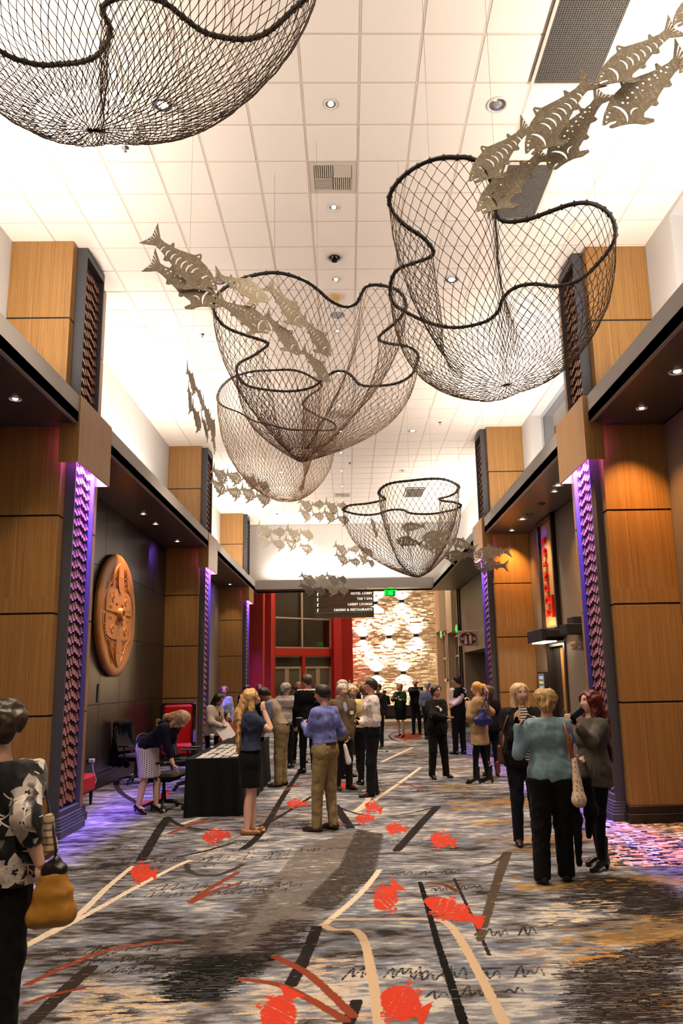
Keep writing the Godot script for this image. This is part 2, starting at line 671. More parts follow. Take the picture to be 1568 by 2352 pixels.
func column(s: int, xc: float, d: float, label: String, near: bool) -> void:
	var wall := WL if s < 0 else WR
	var t := thing("column", label, "column", V(xc, 0, d), "wood-clad columns along the hall")
	var O := func(x: float, y: float, dd: float) -> Vector3: return Vector3(s * x, y, -dd)   # x: towards the aisle is negative
	var W := absf(wall - xc)
	var L := 1.40                                    # length along the hall
	put("core", bx(O.call(0.012, 0, 0.012), O.call(W - 0.002, CEIL - 0.002, L - 0.012)), M_black, t)
	var ys := [0.20, 1.425, 2.655, 3.885, SOF, 6.563, CEIL]
	for i in 6:
		var lo: float = ys[i] + (0.012 if i else 0.0)
		if i == 4:
			lo = SOF + 0.002
		var hi: float = ys[i + 1] - (0.012 if i < 5 and i != 3 else 0.002)
		put("wood_panel", bx(O.call(0, lo, 0), O.call(W - 0.002, hi, L), 0.003), M_wood, t)
	# stepped base
	var bs := MB.new()
	bs.box(O.call(-0.05, 0, -0.05), O.call(W - 0.052, 0.11, L + 0.05), 0.006)
	bs.box(O.call(-0.03, 0.11, -0.03), O.call(W - 0.052, 0.20, L + 0.03), 0.006)
	put("base", bs, M_base, t)
	# shadow-box frame on the aisle side
	var a := 0.16                                    # near post
	var b := 0.90                                    # far post
	var dp := 0.132                                  # depth of the tray
	var lip := 0.03
	var fr := MB.new()
	fr.box(O.call(-dp, 0.23, a), O.call(0, CEIL - 0.004, a + lip), 0.002)
	fr.box(O.call(-dp, 0.23, b - lip), O.call(0, CEIL - 0.004, b), 0.002)
	fr.box(O.call(-dp, CEIL - 0.12, a + lip), O.call(0, CEIL - 0.004, b - lip), 0.002)
	fr.box(O.call(-0.02, 0.3, a + lip), O.call(0, CEIL - 0.12, b - lip))
	put("frame", fr, M_frame, t)
	var pl := MB.new()
	pl.box(O.call(-dp - 0.06, 0, a - 0.05), O.call(0, 0.09, b + 0.05), 0.005)
	for k in 4:
		pl.box(O.call(-dp - 0.05 + k * 0.008, 0.09 + k * 0.035, a - 0.04 + k * 0.007), O.call(0, 0.125 + k * 0.035, b + 0.04 - k * 0.007), 0.004)
	pl.box(O.call(-dp, 0.23, a + lip), O.call(0, 0.30, b - lip), 0.004)
	put("plinth", pl, M_frame, t)
	# shingles: staggered tabs hung on thin upright strips
	var cols := 8
	var cw := (b - a - 2 * lip - 0.02) / cols
	var bk := MB.new()
	bk.box(O.call(-0.035, 0.31, a + lip + 0.01), O.call(-0.02, CEIL - 0.14, b - lip - 0.01))
	for k in cols + 1:
		var z := a + lip + 0.01 + k * cw
		bk.box(O.call(-0.05, 0.31, z - 0.006), O.call(-0.034, CEIL - 0.14, z + 0.006))
	put("backing", bk, mat("brown shingle backing", Color(0.34, 0.22, 0.15), 0.6), t)
	var tab := MB.new()
	var tilt := Basis(Vector3(0, 0, 1), s * -0.24)
	tab.box(Vector3(-0.006, -0.095, -cw * 0.36), Vector3(0.006, 0.0, cw * 0.36), 0.002, Transform3D(tilt, Vector3.ZERO))
	var mesh := tab.mesh()
	var joined := MB.new()
	var pitch := 0.140
	for r in range(0, 52):
		for k in cols:
			var zig := absf(fmod(k, 4.0) - 2.0) * 0.026
			var y := 0.42 + r * pitch + zig
			if y > CEIL - 0.2 or (y > 4.95 and y < 5.48) :
				continue
			var at := Transform3D(Basis(), O.call(-0.060, y, a + lip + 0.01 + (k + 0.5) * cw))
			if near and y < 4.95 and (y > 0.9 or k % 2 == 0):
				inst("shingle", mesh, M_shingle, t, at)
			else:
				joined.box(Vector3(-0.006, -0.095, -cw * 0.36), Vector3(0.006, 0.0, cw * 0.36), 0.0, at * Transform3D(tilt, Vector3.ZERO))
	stuff(put("shingles_beyond", joined, M_shingle, t))
	# hollow wood capital with the violet lamp inside
	var cx := -0.252                                  # aisle face
	var c0 := -0.12
	var c1 := 1.15
	var cap := MB.new()
	cap.box(O.call(cx, 4.545, c0), O.call(cx + 0.02, 5.43, c1), 0.002)
	cap.box(O.call(cx + 0.02, 4.545, c0), O.call(-0.002, 5.43, c0 + 0.02), 0.002)
	cap.box(O.call(cx + 0.02, 4.545, c1 - 0.02), O.call(-0.002, 5.43, c1), 0.002)
	cap.box(O.call(cx + 0.02, 5.41, c0 + 0.02), O.call(-dp - 0.002, 5.43, c1 - 0.02), 0.002)
	put("capital", cap, M_wood, t)
	put("led_lamp", bx(O.call(cx + 0.035, 5.02, a + 0.05), O.call(cx + 0.085, 5.05, b - 0.05), 0.004), glow("violet led", VIOLET, 4.0), t)
	var base := t.position
	light_area(base + O.call(cx + 0.06, 5.01, (a + b) * 0.5), base + O.call(cx + 0.10, 0, (a + b) * 0.5), VIOLET, 105.0 if near else 65.0, Vector2(0.05, b - a - 0.1), Vector3(0, 0, -1))
# ---------------------------------------------------------------- carpet
var carpet: Array = []       # [image, x0, d0, texels per metre across, texels per metre along]
var crng := RandomNumberGenerator.new()
var wear := noise(1.0, 2, 55)

func carpet_rect(x: float, d: float, wx: float, wd: float, c: Color) -> void:   # centred, metres
	for k in carpet:
		if d + wd < k[2] or d - wd > k[2] + k[5]:
			continue
		var im: Image = k[0]
		im.fill_rect(Rect2i(int((x - wx * 0.5 - k[1]) * k[3]), int((k[2] + k[5] - d - wd * 0.5) * k[4]), maxi(1, int(wx * k[3] + crng.randf())), maxi(1, int(wd * k[4] + crng.randf()))), c)

func carpet_base(k: Array, sd: int) -> void:
	var im: Image = k[0]
	var w := im.get_width()
	var h := im.get_height()
	var big := noise(0.34, 3, sd)
	var mid := noise(1.1, 2, sd + 1)
	var gold := noise(0.42, 2, sd + 2)
	var ramp := [Color(0.15, 0.138, 0.135), Color(0.25, 0.228, 0.222), Color(0.335, 0.315, 0.31), Color(0.385, 0.385, 0.405), Color(0.44, 0.445, 0.47), Color(0.53, 0.52, 0.515), Color(0.64, 0.62, 0.595)]
	var fine := noise(1.0, 2, sd + 5)
	var row := 0
	while row < h:
		var th := 1 + int(crng.randf() < 0.25)
		var d: float = k[2] + k[5] - row / float(k[4])
		var x := -crng.randi_range(0, 8)
		var shift := crng.randf_range(-0.012, 0.012)
		while x < w:
			var run := int((0.012 + 0.05 * crng.randf() * crng.randf()) * k[3]) + 2
			var wx: float = k[1] + (x + run * 0.5) / k[3]
			var sx := wx + shift
			var t := 0.53 + 0.42 * big.get_noise_2d(sx, d * 1.7) + 0.44 * mid.get_noise_2d(sx * 1.3, d * 3.4) + 0.40 * fine.get_noise_2d(sx * 5.0, d * 15.0) + crng.randf_range(-0.05, 0.05)
			if wx > 1.6:
				t -= 0.09 * (wx - 1.6)
			var c: Color = ramp[clampi(int(t * 7.0), 0, 6)]
			var g := gold.get_noise_2d(sx * 0.8, d * 2.6) + 0.5 * fine.get_noise_2d(sx * 3.0 + 9.0, d * 18.0) + (0.02 if wx > 1.4 else -0.42)
			if g > 0.40:
				c = Color(0.56, 0.44, 0.28) if t > 0.5 else Color(0.45, 0.35, 0.23)
			elif t > 0.38 and t < 0.66 and mid.get_noise_2d(sx * 0.8 + 40, d * 2.0) > 0.10:
				c = c.lerp(Color(0.34, 0.37, 0.43), 0.6)
			im.fill_rect(Rect2i(x, row, run, th), c)
			x += run
		row += th

# a woven stroke through photo points on the floor; fade 0..1 thins it out towards the end
func carpet_stroke(px: Array, wide: float, c: Color, fade0 := 1.0, fade1 := 1.0, wide1 := -1.0) -> void:
	var pts := PackedVector3Array()
	for p in px:
		pts.append(on_y(p[0], p[1], 0.0))
	carpet_line(pts, wide, c, fade0, fade1, wide1)

func carpet_line(raw: PackedVector3Array, wide: float, c: Color, fade0 := 1.0, fade1 := 1.0, wide1 := -1.0) -> void:
	if wide1 < 0:
		wide1 = wide
	var cv := Curve3D.new()
	cv.bake_interval = 0.004
	for i in raw.size():
		var tg := Vector3.ZERO
		if i > 0 and i < raw.size() - 1:
			tg = (raw[i + 1] - raw[i - 1]) * 0.16
		cv.add_point(raw[i], -tg, tg)
	var bk := cv.get_baked_points()
	for i in bk.size():
		var t := float(i) / bk.size()
		if crng.randf() > lerpf(fade0, fade1, t):
			continue
		var w := lerpf(wide, wide1, t) * 0.80
		carpet_rect(bk[i].x + crng.randf_range(-0.006, 0.006), -bk[i].z, w * crng.randf_range(0.85, 1.12), w * 0.8, c)

func carpet_blob(px: Array, c: Color, density := 1.0, rag := 0.05) -> void:
	var poly := PackedVector2Array()
	var lo := Vector2(1e9, 1e9)
	var hi := -lo
	for p in px:
		var q := on_y(p[0], p[1], 0.0)
		poly.append(Vector2(q.x, -q.z))
		lo = lo.min(poly[-1])
		hi = hi.max(poly[-1])
	var d := lo.y
	while d < hi.y:
		var xs := []
		for i in poly.size():
			var a := poly[i]
			var b := poly[(i + 1) % poly.size()]
			if (a.y > d) != (b.y > d):
				xs.append(a.x + (b.x - a.x) * (d - a.y) / (b.y - a.y))
		xs.sort()
		for i in range(0, xs.size() - 1, 2):
			var x: float = xs[i] + crng.randf_range(-rag, rag) * 0.4
			var e: float = xs[i + 1] + crng.randf_range(-rag, rag) * 0.4
			while x < e:
				var run := minf(crng.randf_range(0.015, 0.05), e - x)
				if wear.get_noise_2d(x * 4.0, d * 15.0) * 0.9 + crng.randf_range(-0.08, 0.08) < density * 1.5 - 0.75:
					carpet_rect(x + run * 0.5, d, run, 0.006, c)
				x += run
		d += 0.0055

# a woven red fish that fills a photo patch of len by high pixels, laid on the floor
func carpet_fish(px: float, py: float, len: float, high: float, turn: float, c: Color) -> void:
	var a := deg_to_rad(turn)
	var n := 64
	var ring := func(u: float, v: float, wide: float) -> void:
		var q := on_y(px + u * cos(a) - v * sin(a), py + u * sin(a) + v * cos(a), 0.0)
		carpet_rect(q.x, -q.z, wide, 0.016 * -q.z / 5.0, c)
	var per := -on_y(px, py, 0.0).z / F                      # metres a pixel, across
	for i in n:
		var t := (i + 0.5) / n
		var body := pow(sin(PI * minf(1.0, t * 1.20)), 0.55) * 0.5 if t < 0.80 else (t - 0.78) * 1.9
		if fmod(t * 8.0 + 0.2, 1.0) < 0.22 and t > 0.22 and t < 0.80 and crng.randf() < 0.8:
			continue
		var m := int(high * 0.55) + 6
		for k in m:
			var s := (k + 0.5) / m * 2.0 - 1.0
			if crng.randf() < 0.14 + 0.30 * absf(s):
				continue
			ring.call((t - 0.5) * len, s * body * high, per * len / n * crng.randf_range(1.2, 4.5))
	for fin in [[-0.10, -0.60], [-0.16, 0.62], [0.16, -0.48], [-0.30, 0.52]]:
		for k in 12:
			ring.call(fin[0] * len + crng.randf_range(-0.06, 0.06) * len, fin[1] * high + crng.randf_range(-0.08, 0.08) * high, per * len * 0.05)

func carpet_scribble(px: float, py: float, letters: int, size: float, c: Color, turn := 0.0) -> void:
	var o := on_y(px, py, 0.0)
	var lx := 0.0
	var left := letters
	while left > 0:
		var word := mini(left, crng.randi_range(2, 5))
		left -= word
		var pts := PackedVector3Array()
		for i in word * 2 + 1:
			var hgt := size * crng.randf_range(0.5, 1.5) if i % 2 == 1 else size * crng.randf_range(-0.5, 0.1)
			pts.append(o + Vector3(lx + (hgt * 0.25), 0, -hgt - lx * turn))
			lx += size * crng.randf_range(0.22, 0.36)
		carpet_line(pts, 0.012, c, 0.7, 0.6, 0.009)
		lx += size * 0.5

func build_floor() -> void:
	crng.seed = 77
	var x0 := -4.5
	carpet = [[Image.create(2048, 2048, false, Image.FORMAT_RGB8), x0, 3.0, 2048 / 9.0, 2048 / 9.0, 9.0],
		[Image.create(1024, 2048, false, Image.FORMAT_RGB8), x0, 12.0, 1024 / 9.0, 2048 / 20.4, 20.4]]
	for i in 2:
		carpet_base(carpet[i], 31 + i * 0)
	var cream := Color(0.72, 0.66, 0.58)
	var tan_c := Color(0.66, 0.57, 0.47)
	var dark := Color(0.12, 0.105, 0.10)
	var black := Color(0.06, 0.055, 0.05)
	var grey := Color(0.34, 0.32, 0.31)
	var rust := Color(0.45, 0.20, 0.13)
	var red := Color(0.66, 0.20, 0.13)
	# grey bands and dark patches underneath
	carpet_blob([[690, 1945], [830, 1905], [870, 1920], [700, 2140], [560, 2190], [500, 2185]], Color(0.36, 0.33, 0.31), 0.75)
	carpet_blob([[820, 1905], [880, 1915], [860, 2010], [760, 2090], [690, 2080], [780, 1990]], Color(0.19, 0.165, 0.15), 0.85)
	carpet_blob([[600, 2040], [660, 2010], [520, 2190], [440, 2170]], Color(0.25, 0.22, 0.20), 0.55)
	carpet_blob([[420, 2200], [650, 2188], [600, 2230], [540, 2262], [520, 2300], [320, 2305], [400, 2255]], black, 1.0, 0.16)
	carpet_blob([[330, 2225], [520, 2215], [470, 2260], [350, 2265]], black, 0.6, 0.2)
	carpet_blob([[640, 2110], [720, 2115], [690, 2170], [560, 2215], [560, 2190]], Color(0.17, 0.14, 0.13), 0.6, 0.1)
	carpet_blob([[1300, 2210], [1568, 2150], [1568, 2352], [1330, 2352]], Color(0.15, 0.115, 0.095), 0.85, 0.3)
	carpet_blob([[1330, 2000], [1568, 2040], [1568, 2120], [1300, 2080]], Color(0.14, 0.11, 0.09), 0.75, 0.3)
	carpet_blob([[1200, 2180], [1460, 2160], [1440, 2205], [1240, 2230]], Color(0.62, 0.45, 0.24), 0.35, 0.2)
	carpet_blob([[1220, 2080], [1420, 2060], [1400, 2110], [1240, 2130]], cream, 0.45, 0.2)
	carpet_blob([[720, 2200], [830, 2195], [860, 2352], [560, 2352], [560, 2300]], Color(0.66, 0.58, 0.50), 0.4, 0.2)
	carpet_blob([[200, 2250], [430, 2300], [400, 2352], [150, 2352]], Color(0.68, 0.60, 0.50), 0.55, 0.2)
	for k in 700:                                      # speckled white, gold and black ground by the right column
		var q := on_y(crng.randf_range(1380, 1568), crng.randf_range(1885, 1990), 0.0)
		carpet_rect(q.x, -q.z, crng.randf_range(0.03, 0.13), crng.randf_range(0.02, 0.06), [Color(0.82, 0.76, 0.70), Color(0.68, 0.48, 0.27), Color(0.10, 0.09, 0.10), Color(0.80, 0.58, 0.42)][crng.randi() % 4])
	# handwriting
	for k in [[340, 1980, 14, 0.13], [200, 1985, 12, 0.14], [190, 2000, 14, 0.12], [345, 2045, 12, 0.15], [250, 2062, 18, 0.10], [420, 1958, 9, 0.10], [560, 1905, 14, 0.09], [480, 1938, 10, 0.10], [620, 1895, 12, 0.10], [900, 2010, 8, 0.10], [790, 2245, 9, 0.10], [950, 2250, 10, 0.11], [120, 2192, 8, 0.11], [150, 2215, 10, 0.10], [240, 2235, 12, 0.10], [700, 1900, 12, 0.09], [880, 1935, 6, 0.10], [1090, 2150, 6, 0.10], [300, 1925, 8, 0.08], [250, 1950, 9, 0.09], [990, 2045, 8, 0.08], [560, 1960, 12, 0.1], [860, 1800, 8, 0.10], [905, 1820, 6, 0.12], [640, 1790, 10, 0.1], [980, 2290, 7, 0.10]]:
		carpet_scribble(k[0], k[1], k[2], k[3], dark, 0.03)
	# cream lines
	carpet_stroke([[60, 2172], [175, 2105], [250, 2035], [305, 1990]], 0.075, cream, 1, 1, 0.05)
	carpet_stroke([[60, 2172], [180, 2112], [300, 2045], [400, 1992], [440, 1975]], 0.060, cream, 1, 0.9)
	carpet_stroke([[440, 1975], [500, 1945], [570, 1910]], 0.05, Color(0.45, 0.40, 0.36), 0.9, 0.5)
	carpet_stroke([[872, 1998], [830, 2050], [762, 2110], [742, 2124]], 0.055, cream)
	carpet_stroke([[742, 2124], [765, 2135], [815, 2137], [838, 2165], [858, 2260], [872, 2360]], 0.062, tan_c)
	carpet_stroke([[762, 2112], [880, 2111], [1005, 2113], [1045, 2140], [1095, 2225], [1165, 2362]], 0.062, tan_c)
	carpet_stroke([[816, 1864], [845, 1837], [838, 1815]], 0.09, cream, 1, 0.8)
	carpet_stroke([[822, 1862], [850, 1845], [915, 1800], [966, 1763]], 0.07, cream, 1, 0.6)
	carpet_stroke([[877, 1750], [902, 1738], [947, 1717]], 0.09, cream, 1, 0.4)
	carpet_stroke([[420, 1892], [455, 1880], [470, 1878]], 0.08, cream)
	carpet_stroke([[905, 1955], [930, 1930], [960, 1898]], 0.07, Color(0.56, 0.5, 0.44), 1, 0.7)
	# dark lines
	carpet_stroke([[770, 1850], [800, 1863], [850, 1874], [905, 1873], [960, 1864], [1005, 1852]], 0.045, dark)
	carpet_stroke([[770, 1850], [785, 1872], [805, 1902]], 0.12, dark, 1, 0.4)
	carpet_stroke([[1005, 1852], [970, 1888], [910, 1955]], 0.11, dark, 1, 0.2)
	carpet_stroke([[385, 1878], [362, 1912], [325, 1975]], 0.12, dark, 1, 0.15)
	carpet_stroke([[385, 1876], [415, 1896], [480, 1906], [560, 1905], [625, 1885], [715, 1830]], 0.06, dark)
	carpet_stroke([[690, 1770], [650, 1830], [600, 1912], [558, 1950]], 0.09, dark, 1, 1)
	carpet_stroke([[410, 1968], [470, 1955], [540, 1935]], 0.05, dark)
	carpet_stroke([[540, 1930], [640, 1931]], 0.035, dark)
	carpet_stroke([[545, 1940], [620, 1938]], 0.03, dark)
	carpet_stroke([[965, 2026], [980, 2075], [1005, 2165], [1035, 2255], [1068, 2360]], 0.040, black, 1, 1, 0.05)
	carpet_stroke([[1043, 2018], [1075, 2085], [1125, 2195]], 0.022, dark, 0.9, 0.7)
	carpet_stroke([[1165, 1958], [1145, 2015], [1125, 2080], [1102, 2160]], 0.10, Color(0.27, 0.22, 0.18), 1, 0.35, 0.06)
	carpet_stroke([[1165, 1957], [1132, 1982], [1085, 1992]], 0.035, Color(0.22, 0.18, 0.15), 1, 0.5)
	carpet_stroke([[728, 2130], [700, 2200], [668, 2262]], 0.085, dark, 1, 0.9)
	carpet_stroke([[208, 2222], [150, 2275], [60, 2360]], 0.10, Color(0.17, 0.14, 0.12), 0.9, 0.9)
	carpet_stroke([[820, 2300], [800, 2352]], 0.07, dark)
	carpet_stroke([[330, 1852], [280, 1822], [266, 1797], [275, 1778], [300, 1765]], 0.09, Color(0.15, 0.13, 0.12))
	carpet_stroke([[330, 1852], [360, 1838], [385, 1815]], 0.07, Color(0.15, 0.13, 0.12))
	carpet_stroke([[430, 1985], [440, 2005], [500, 2010], [560, 1985]], 0.06, Color(0.2, 0.17, 0.15), 0.8, 0.6)
	for k in [[[893, 1690], [905, 1700], [935, 1704], [970, 1695]], [[893, 1690], [910, 1682], [935, 1680]], [[870, 1725], [885, 1728], [890, 1724]]]:
		carpet_stroke(k, 0.06, dark)
	carpet_blob([[900, 1690], [930, 1683], [965, 1683], [968, 1694], [930, 1702]], Color(0.40, 0.17, 0.12), 0.8)
	# rust strokes
	carpet_stroke([[62, 2262], [140, 2225], [230, 2188], [330, 2168], [420, 2160]], 0.05, rust, 1, 1, 0.045)
	carpet_stroke([[437, 2072], [480, 2042], [546, 2004]], 0.055, rust)
	carpet_stroke([[440, 2074], [490, 2048], [552, 2028]], 0.045, rust)
	carpet_stroke([[555, 2250], [640, 2262], [720, 2300], [795, 2345]], 0.055, rust)
	carpet_stroke([[630, 2197], [700, 2232], [760, 2282], [812, 2335]], 0.055, rust)
	carpet_stroke([[62, 2305], [120, 2285], [190, 2270]], 0.04, rust, 1, 0.8)
	carpet_stroke([[985, 2028], [1020, 2032], [1050, 2048]], 0.05, Color(0.36, 0.18, 0.12))
	carpet_stroke([[388, 1915], [430, 1898], [475, 1882]], 0.07, rust)
	carpet_stroke([[430, 1897], [520, 1880], [600, 1868], [700, 1866], [795, 1895]], 0.03, rust)
	carpet_stroke([[655, 1815], [690, 1800], [740, 1792]], 0.06, rust, 1, 0.8)
	carpet_stroke([[900, 1798], [940, 1803], [968, 1813]], 0.05, rust)
	carpet_blob([[315, 1845], [360, 1836], [385, 1815], [392, 1818], [370, 1845], [318, 1855]], Color(0.62, 0.18, 0.12), 0.85)
	# red fish
	for k in [[330, 2005, 58, 40, 5], [890, 2058, 74, 54, -48], [1043, 2093, 140, 44, 22], [645, 2322, 110, 78, -62], [930, 2308, 112, 82, 25], [497, 1920, 62, 30, -8], [682, 1845, 46, 17, 0], [858, 1855, 40, 24, 20], [838, 1880, 42, 20, 0], [910, 1903, 46, 22, 5], [1018, 1930, 58, 34, 15], [797, 1804, 30, 13, 5]]:
		carpet_fish(k[0], k[1], k[2], k[3], k[4], red)
	# woven dashes so the marks sit in the pile
	for k in 5000:
		var s := crng.randf_range(-1, 1)
		carpet_rect(crng.randf_range(-4.5, 4.5), crng.randf_range(3, 12), crng.randf_range(0.015, 0.08), 0.004, Color(0.30, 0.27, 0.25) if s < 0.2 else Color(0.62, 0.57, 0.51))
	var fl := Node3D.new()
	fl.name = "floor"
	add_child(fl)
	structure(fl)
	put("slab", bx(V(WL - 0.2, -0.2, DBACK), V(9.0, -0.002, 46)), mat("floor slab", Color(0.3, 0.28, 0.26), 0.9), fl)
	var pile := noise(0.9, 2, 9)
	for i in 2:
		var k: Array = carpet[i]
		var mb := MB.new()
		var d0: float = k[2]
		var d1: float = k[2] + k[5]
		if i == 1:
			d1 = 32.4
		mb.quad(V(x0, 0, d0), V(-x0, 0, d0), V(-x0, 0, d1), V(x0, 0, d1), Vector2(0, 1), Vector2(1, 1), Vector2(1, 1.0 - (d1 - d0) / k[5]), Vector2(0, 1.0 - (d1 - d0) / k[5]))
		var m := mat("patterned carpet %d" % i, Color(1, 1, 1), 0.95, 0.0, 0.2)
		m.albedo_texture = ImageTexture.create_from_image(k[0])
		var nt := NoiseTexture2D.new()
		nt.width = 512
		nt.height = 512
		nt.seamless = true
		nt.noise = pile
		put("carpet", mb, m, fl)
	put("carpet_by_the_entrance", bx(V(WL, -0.002, DBACK), V(WR, 0.0, 3.0)), mat("plain carpet", Color(0.33, 0.30, 0.28), 0.95), fl)
	put("stone_paving", bx(V(WL - 0.2, -0.002, 32.4), V(9.0, 0.0, 45)), mat("pale stone paving", Color(0.72, 0.66, 0.58), 0.5), fl)
	put("restroom_floor", bx(V(4.5, -0.002, 20), V(9.0, 0.0, 32.4)), mat("plain carpet", Color(0.33, 0.30, 0.28), 0.95), fl)
# ---------------------------------------------------------------- lobby beyond the header
func build_lobby() -> void:
	var M_red := mat("red wall paint", Color(0.68, 0.13, 0.08), 0.5)
	var M_cream := mat("cream wall paint", Color(0.72, 0.66, 0.55), 0.7)
	var ztop := 7.4
	# enclosing walls and ceiling
	structure(put("ceiling_lobby", bx(V(-9, ztop, DEND + 0.3), V(9, ztop + 0.2, 45)), mat("lobby ceiling", Color(0.45, 0.40, 0.36), 0.8)))
	structure(put("wall_lobby_back", bx(V(-9, 0, 42.0), V(9, ztop, 42.2)), M_taupe))
	structure(put("wall_lobby_left", bx(V(-9.2, 0, DEND + 0.3), V(-9, ztop, 45)), M_taupe))
	structure(put("wall_lobby_front", bx(V(-9, 0, DEND + 0.2), V(WL - 0.2, ztop, DEND + 0.3)), M_taupe))
	# red pier on the left, two faces
	structure(put("wall_red_pier", bx(V(-5.2, 0, 30.2), V(-3.36, ztop, 31.2)), M_red))
	structure(put("wall_red_pier_return", bx(V(-3.9, 0, 31.0), V(-3.12, ztop, 33.0)), M_red))
	# angled glass front with doors
	var A := V(-3.29, 0, 33.0)
	var B := V(-0.76, 0, 35.0)
	var ex := (B - A).normalized()
	var len := A.distance_to(B)
	var T := Transform3D(Basis(ex, Vector3.UP, ex.cross(Vector3.UP)), A)    # x along the front, z towards the hall
	var win := Node3D.new()
	win.name = "window_3"
	add_child(win)
	structure(win)
	var fm := mat("pale aluminium", Color(0.66, 0.60, 0.52), 0.45, 0.2)
	var mid := 1.60
	var bars := MB.new()
	for q in [[0, 3.2, len, 3.26], [0, 4.50, len, 4.57], [0, 7.3, len, 7.4], [0, 3.2, 0.06, 7.4], [len - 0.06, 3.2, len, 7.4], [mid - 0.04, 3.2, mid + 0.04, 7.4]]:
		bars.box(Vector3(q[0], q[1], -0.06), Vector3(q[2], q[3], 0.04), 0.004, T)
	put("window_frame", bars, fm, win)
	var M_pane := mat("dark window glass", Color(0.10, 0.085, 0.06, 0.25), 0.04)
	M_pane.transparency = BaseMaterial3D.TRANSPARENCY_ALPHA
	for q in [[0.06, mid - 0.04], [mid + 0.04, len - 0.06]]:
		for r in [[3.26, 4.50], [4.57, 7.3]]:
			var g := MB.new()
			g.box(Vector3(q[0], r[0], -0.012), Vector3(q[1], r[1], -0.004), 0.0, T)
			put("pane", g, M_pane, win)
	var tr := MB.new()
	tr.box(Vector3(-0.05, 2.86, -0.15), Vector3(len + 0.05, 3.2, 0.12), 0.004, T)
	tr.box(Vector3(1.54, 0, -0.15), Vector3(1.70, 2.86, 0.12), 0.004, T)
	tr.box(Vector3(len - 0.02, 0, -0.3), Vector3(len + 0.16, ztop, 0.12), 0.004, T)
	structure(put("trim_red_door_surround", tr, M_red))
	var n := 1
	for q in [[0.0, 1.54], [1.70, len - 0.02]]:
		var door := Node3D.new()
		door.name = "door_%d" % n
		add_child(door)
		structure(door)
		n += 1
		var w: float = (q[1] - q[0])
		var f := MB.new()
		f.box(Vector3(q[0], 2.30, -0.04), Vector3(q[1], 2.40, 0.04), 0.004, T)
		f.box(Vector3(q[0], 2.80, -0.04), Vector3(q[1], 2.86, 0.04), 0.004, T)
		for s in 2:
			var l: float = q[0] + w * 0.5 * s
			f.box(Vector3(l, 0, -0.03), Vector3(l + 0.11, 2.30, 0.03), 0.004, T)
			f.box(Vector3(l + w * 0.5 - 0.11, 0, -0.03), Vector3(l + w * 0.5, 2.30, 0.03), 0.004, T)
			f.box(Vector3(l + 0.11, 0, -0.03), Vector3(l + w * 0.5 - 0.11, 0.25, 0.03), 0.004, T)
		put("door_frame", f, fm, door)
		for s in 2:
			var l: float = q[0] + w * 0.5 * s
			var g := MB.new()
			g.box(Vector3(l + 0.11, 0.25, -0.008), Vector3(l + w * 0.5 - 0.11, 2.30, 0.0), 0.0, T)
			var pn := put("door_pane", g, mat("frosted door glass", Color(0.36, 0.35, 0.28), 0.25), door)
			var etch := MB.new()
			for a in 5:
				var pts := PackedVector3Array()
				for k in 15:
					var th := PI * k / 14.0
					pts.append(T * Vector3(l + w * 0.25 + cos(th) * w * (0.17 - a * 0.028) * (1 if s else -1), 0.55 + a * 0.12 + sin(th) * (1.15 - a * 0.2), 0.004))
				etch.tube(pts, [0.008], 4)
			put("etched_curve", etch, mat("etched line", Color(0.20, 0.19, 0.15), 0.4), pn)
		var tg := MB.new()
		tg.box(Vector3(q[0], 2.40, -0.01), Vector3(q[1], 2.80, 0.0), 0.0, T)
		put("transom_pane", tg, mat("dim transom glass", Color(0.20, 0.20, 0.15), 0.1), door)
	put_exterior()
	# second red pier and stone wall
	structure(put("wall_red_pier_inner", bx(V(-0.62, 0, 34.6), V(-0.27, ztop, 36.5)), M_red))
	structure(put("wall_red_pier_face", bx(V(-0.27, 0, 35.6), V(0.25, ztop, 38.2)), M_red))
	stone_wall()
	# right-hand lobby wall with pilasters and tall windows
	var rw := MB.new()
	rw.box(V(WR, 0, DEND + 0.2), V(WR + 0.3, ztop, 29.0))
	rw.box(V(WR + 0.30, 0, 29.0), V(WR + 0.6, ztop, 45))
	for q in [[30.2, 1.9, 3.6], [34.2, 2.2, 3.9]]:
		rw.box(V(WR - 0.05, q[2], q[0]), V(WR + 0.31, ztop, q[0] + 1.7))
		rw.box(V(WR - 0.05, 0, q[0] + 1.5), V(WR + 0.31, q[2], q[0] + 1.7))
	structure(put("wall_lobby_right", rw, M_cream))
	var n2 := 4
	for q in [[30.25, 3.5], [34.25, 3.8]]:
		var w2 := Node3D.new()
		w2.name = "window_%d" % n2
		n2 += 1
		add_child(w2)
		structure(w2)
		var f2 := MB.new()
		f2.box(V(WR + 0.2, 1.6, q[0]), V(WR + 0.28, 1.72, q[0] + 1.2), 0.004)
		f2.box(V(WR + 0.2, q[1] - 0.1, q[0]), V(WR + 0.28, q[1], q[0] + 1.2), 0.004)
		f2.box(V(WR + 0.2, 2.6, q[0]), V(WR + 0.28, 2.68, q[0] + 1.2), 0.004)
		f2.box(V(WR + 0.2, 1.6, q[0]), V(WR + 0.28, q[1], q[0] + 0.1), 0.004)
		f2.box(V(WR + 0.2, 1.6, q[0] + 1.1), V(WR + 0.28, q[1], q[0] + 1.2), 0.004)
		put("window_frame", f2, fm, w2)
		put("pane", bx(V(WR + 0.23, 1.7, q[0] + 0.1), V(WR + 0.24, q[1] - 0.1, q[0] + 1.1)), M_pane, w2)
	# low dark-green ledge bench in front of the stone
	var bench := thing("ledge_bench", "long low dark green ledge bench in front of the stone wall", "bench", V(2.2, 0, 35.0))
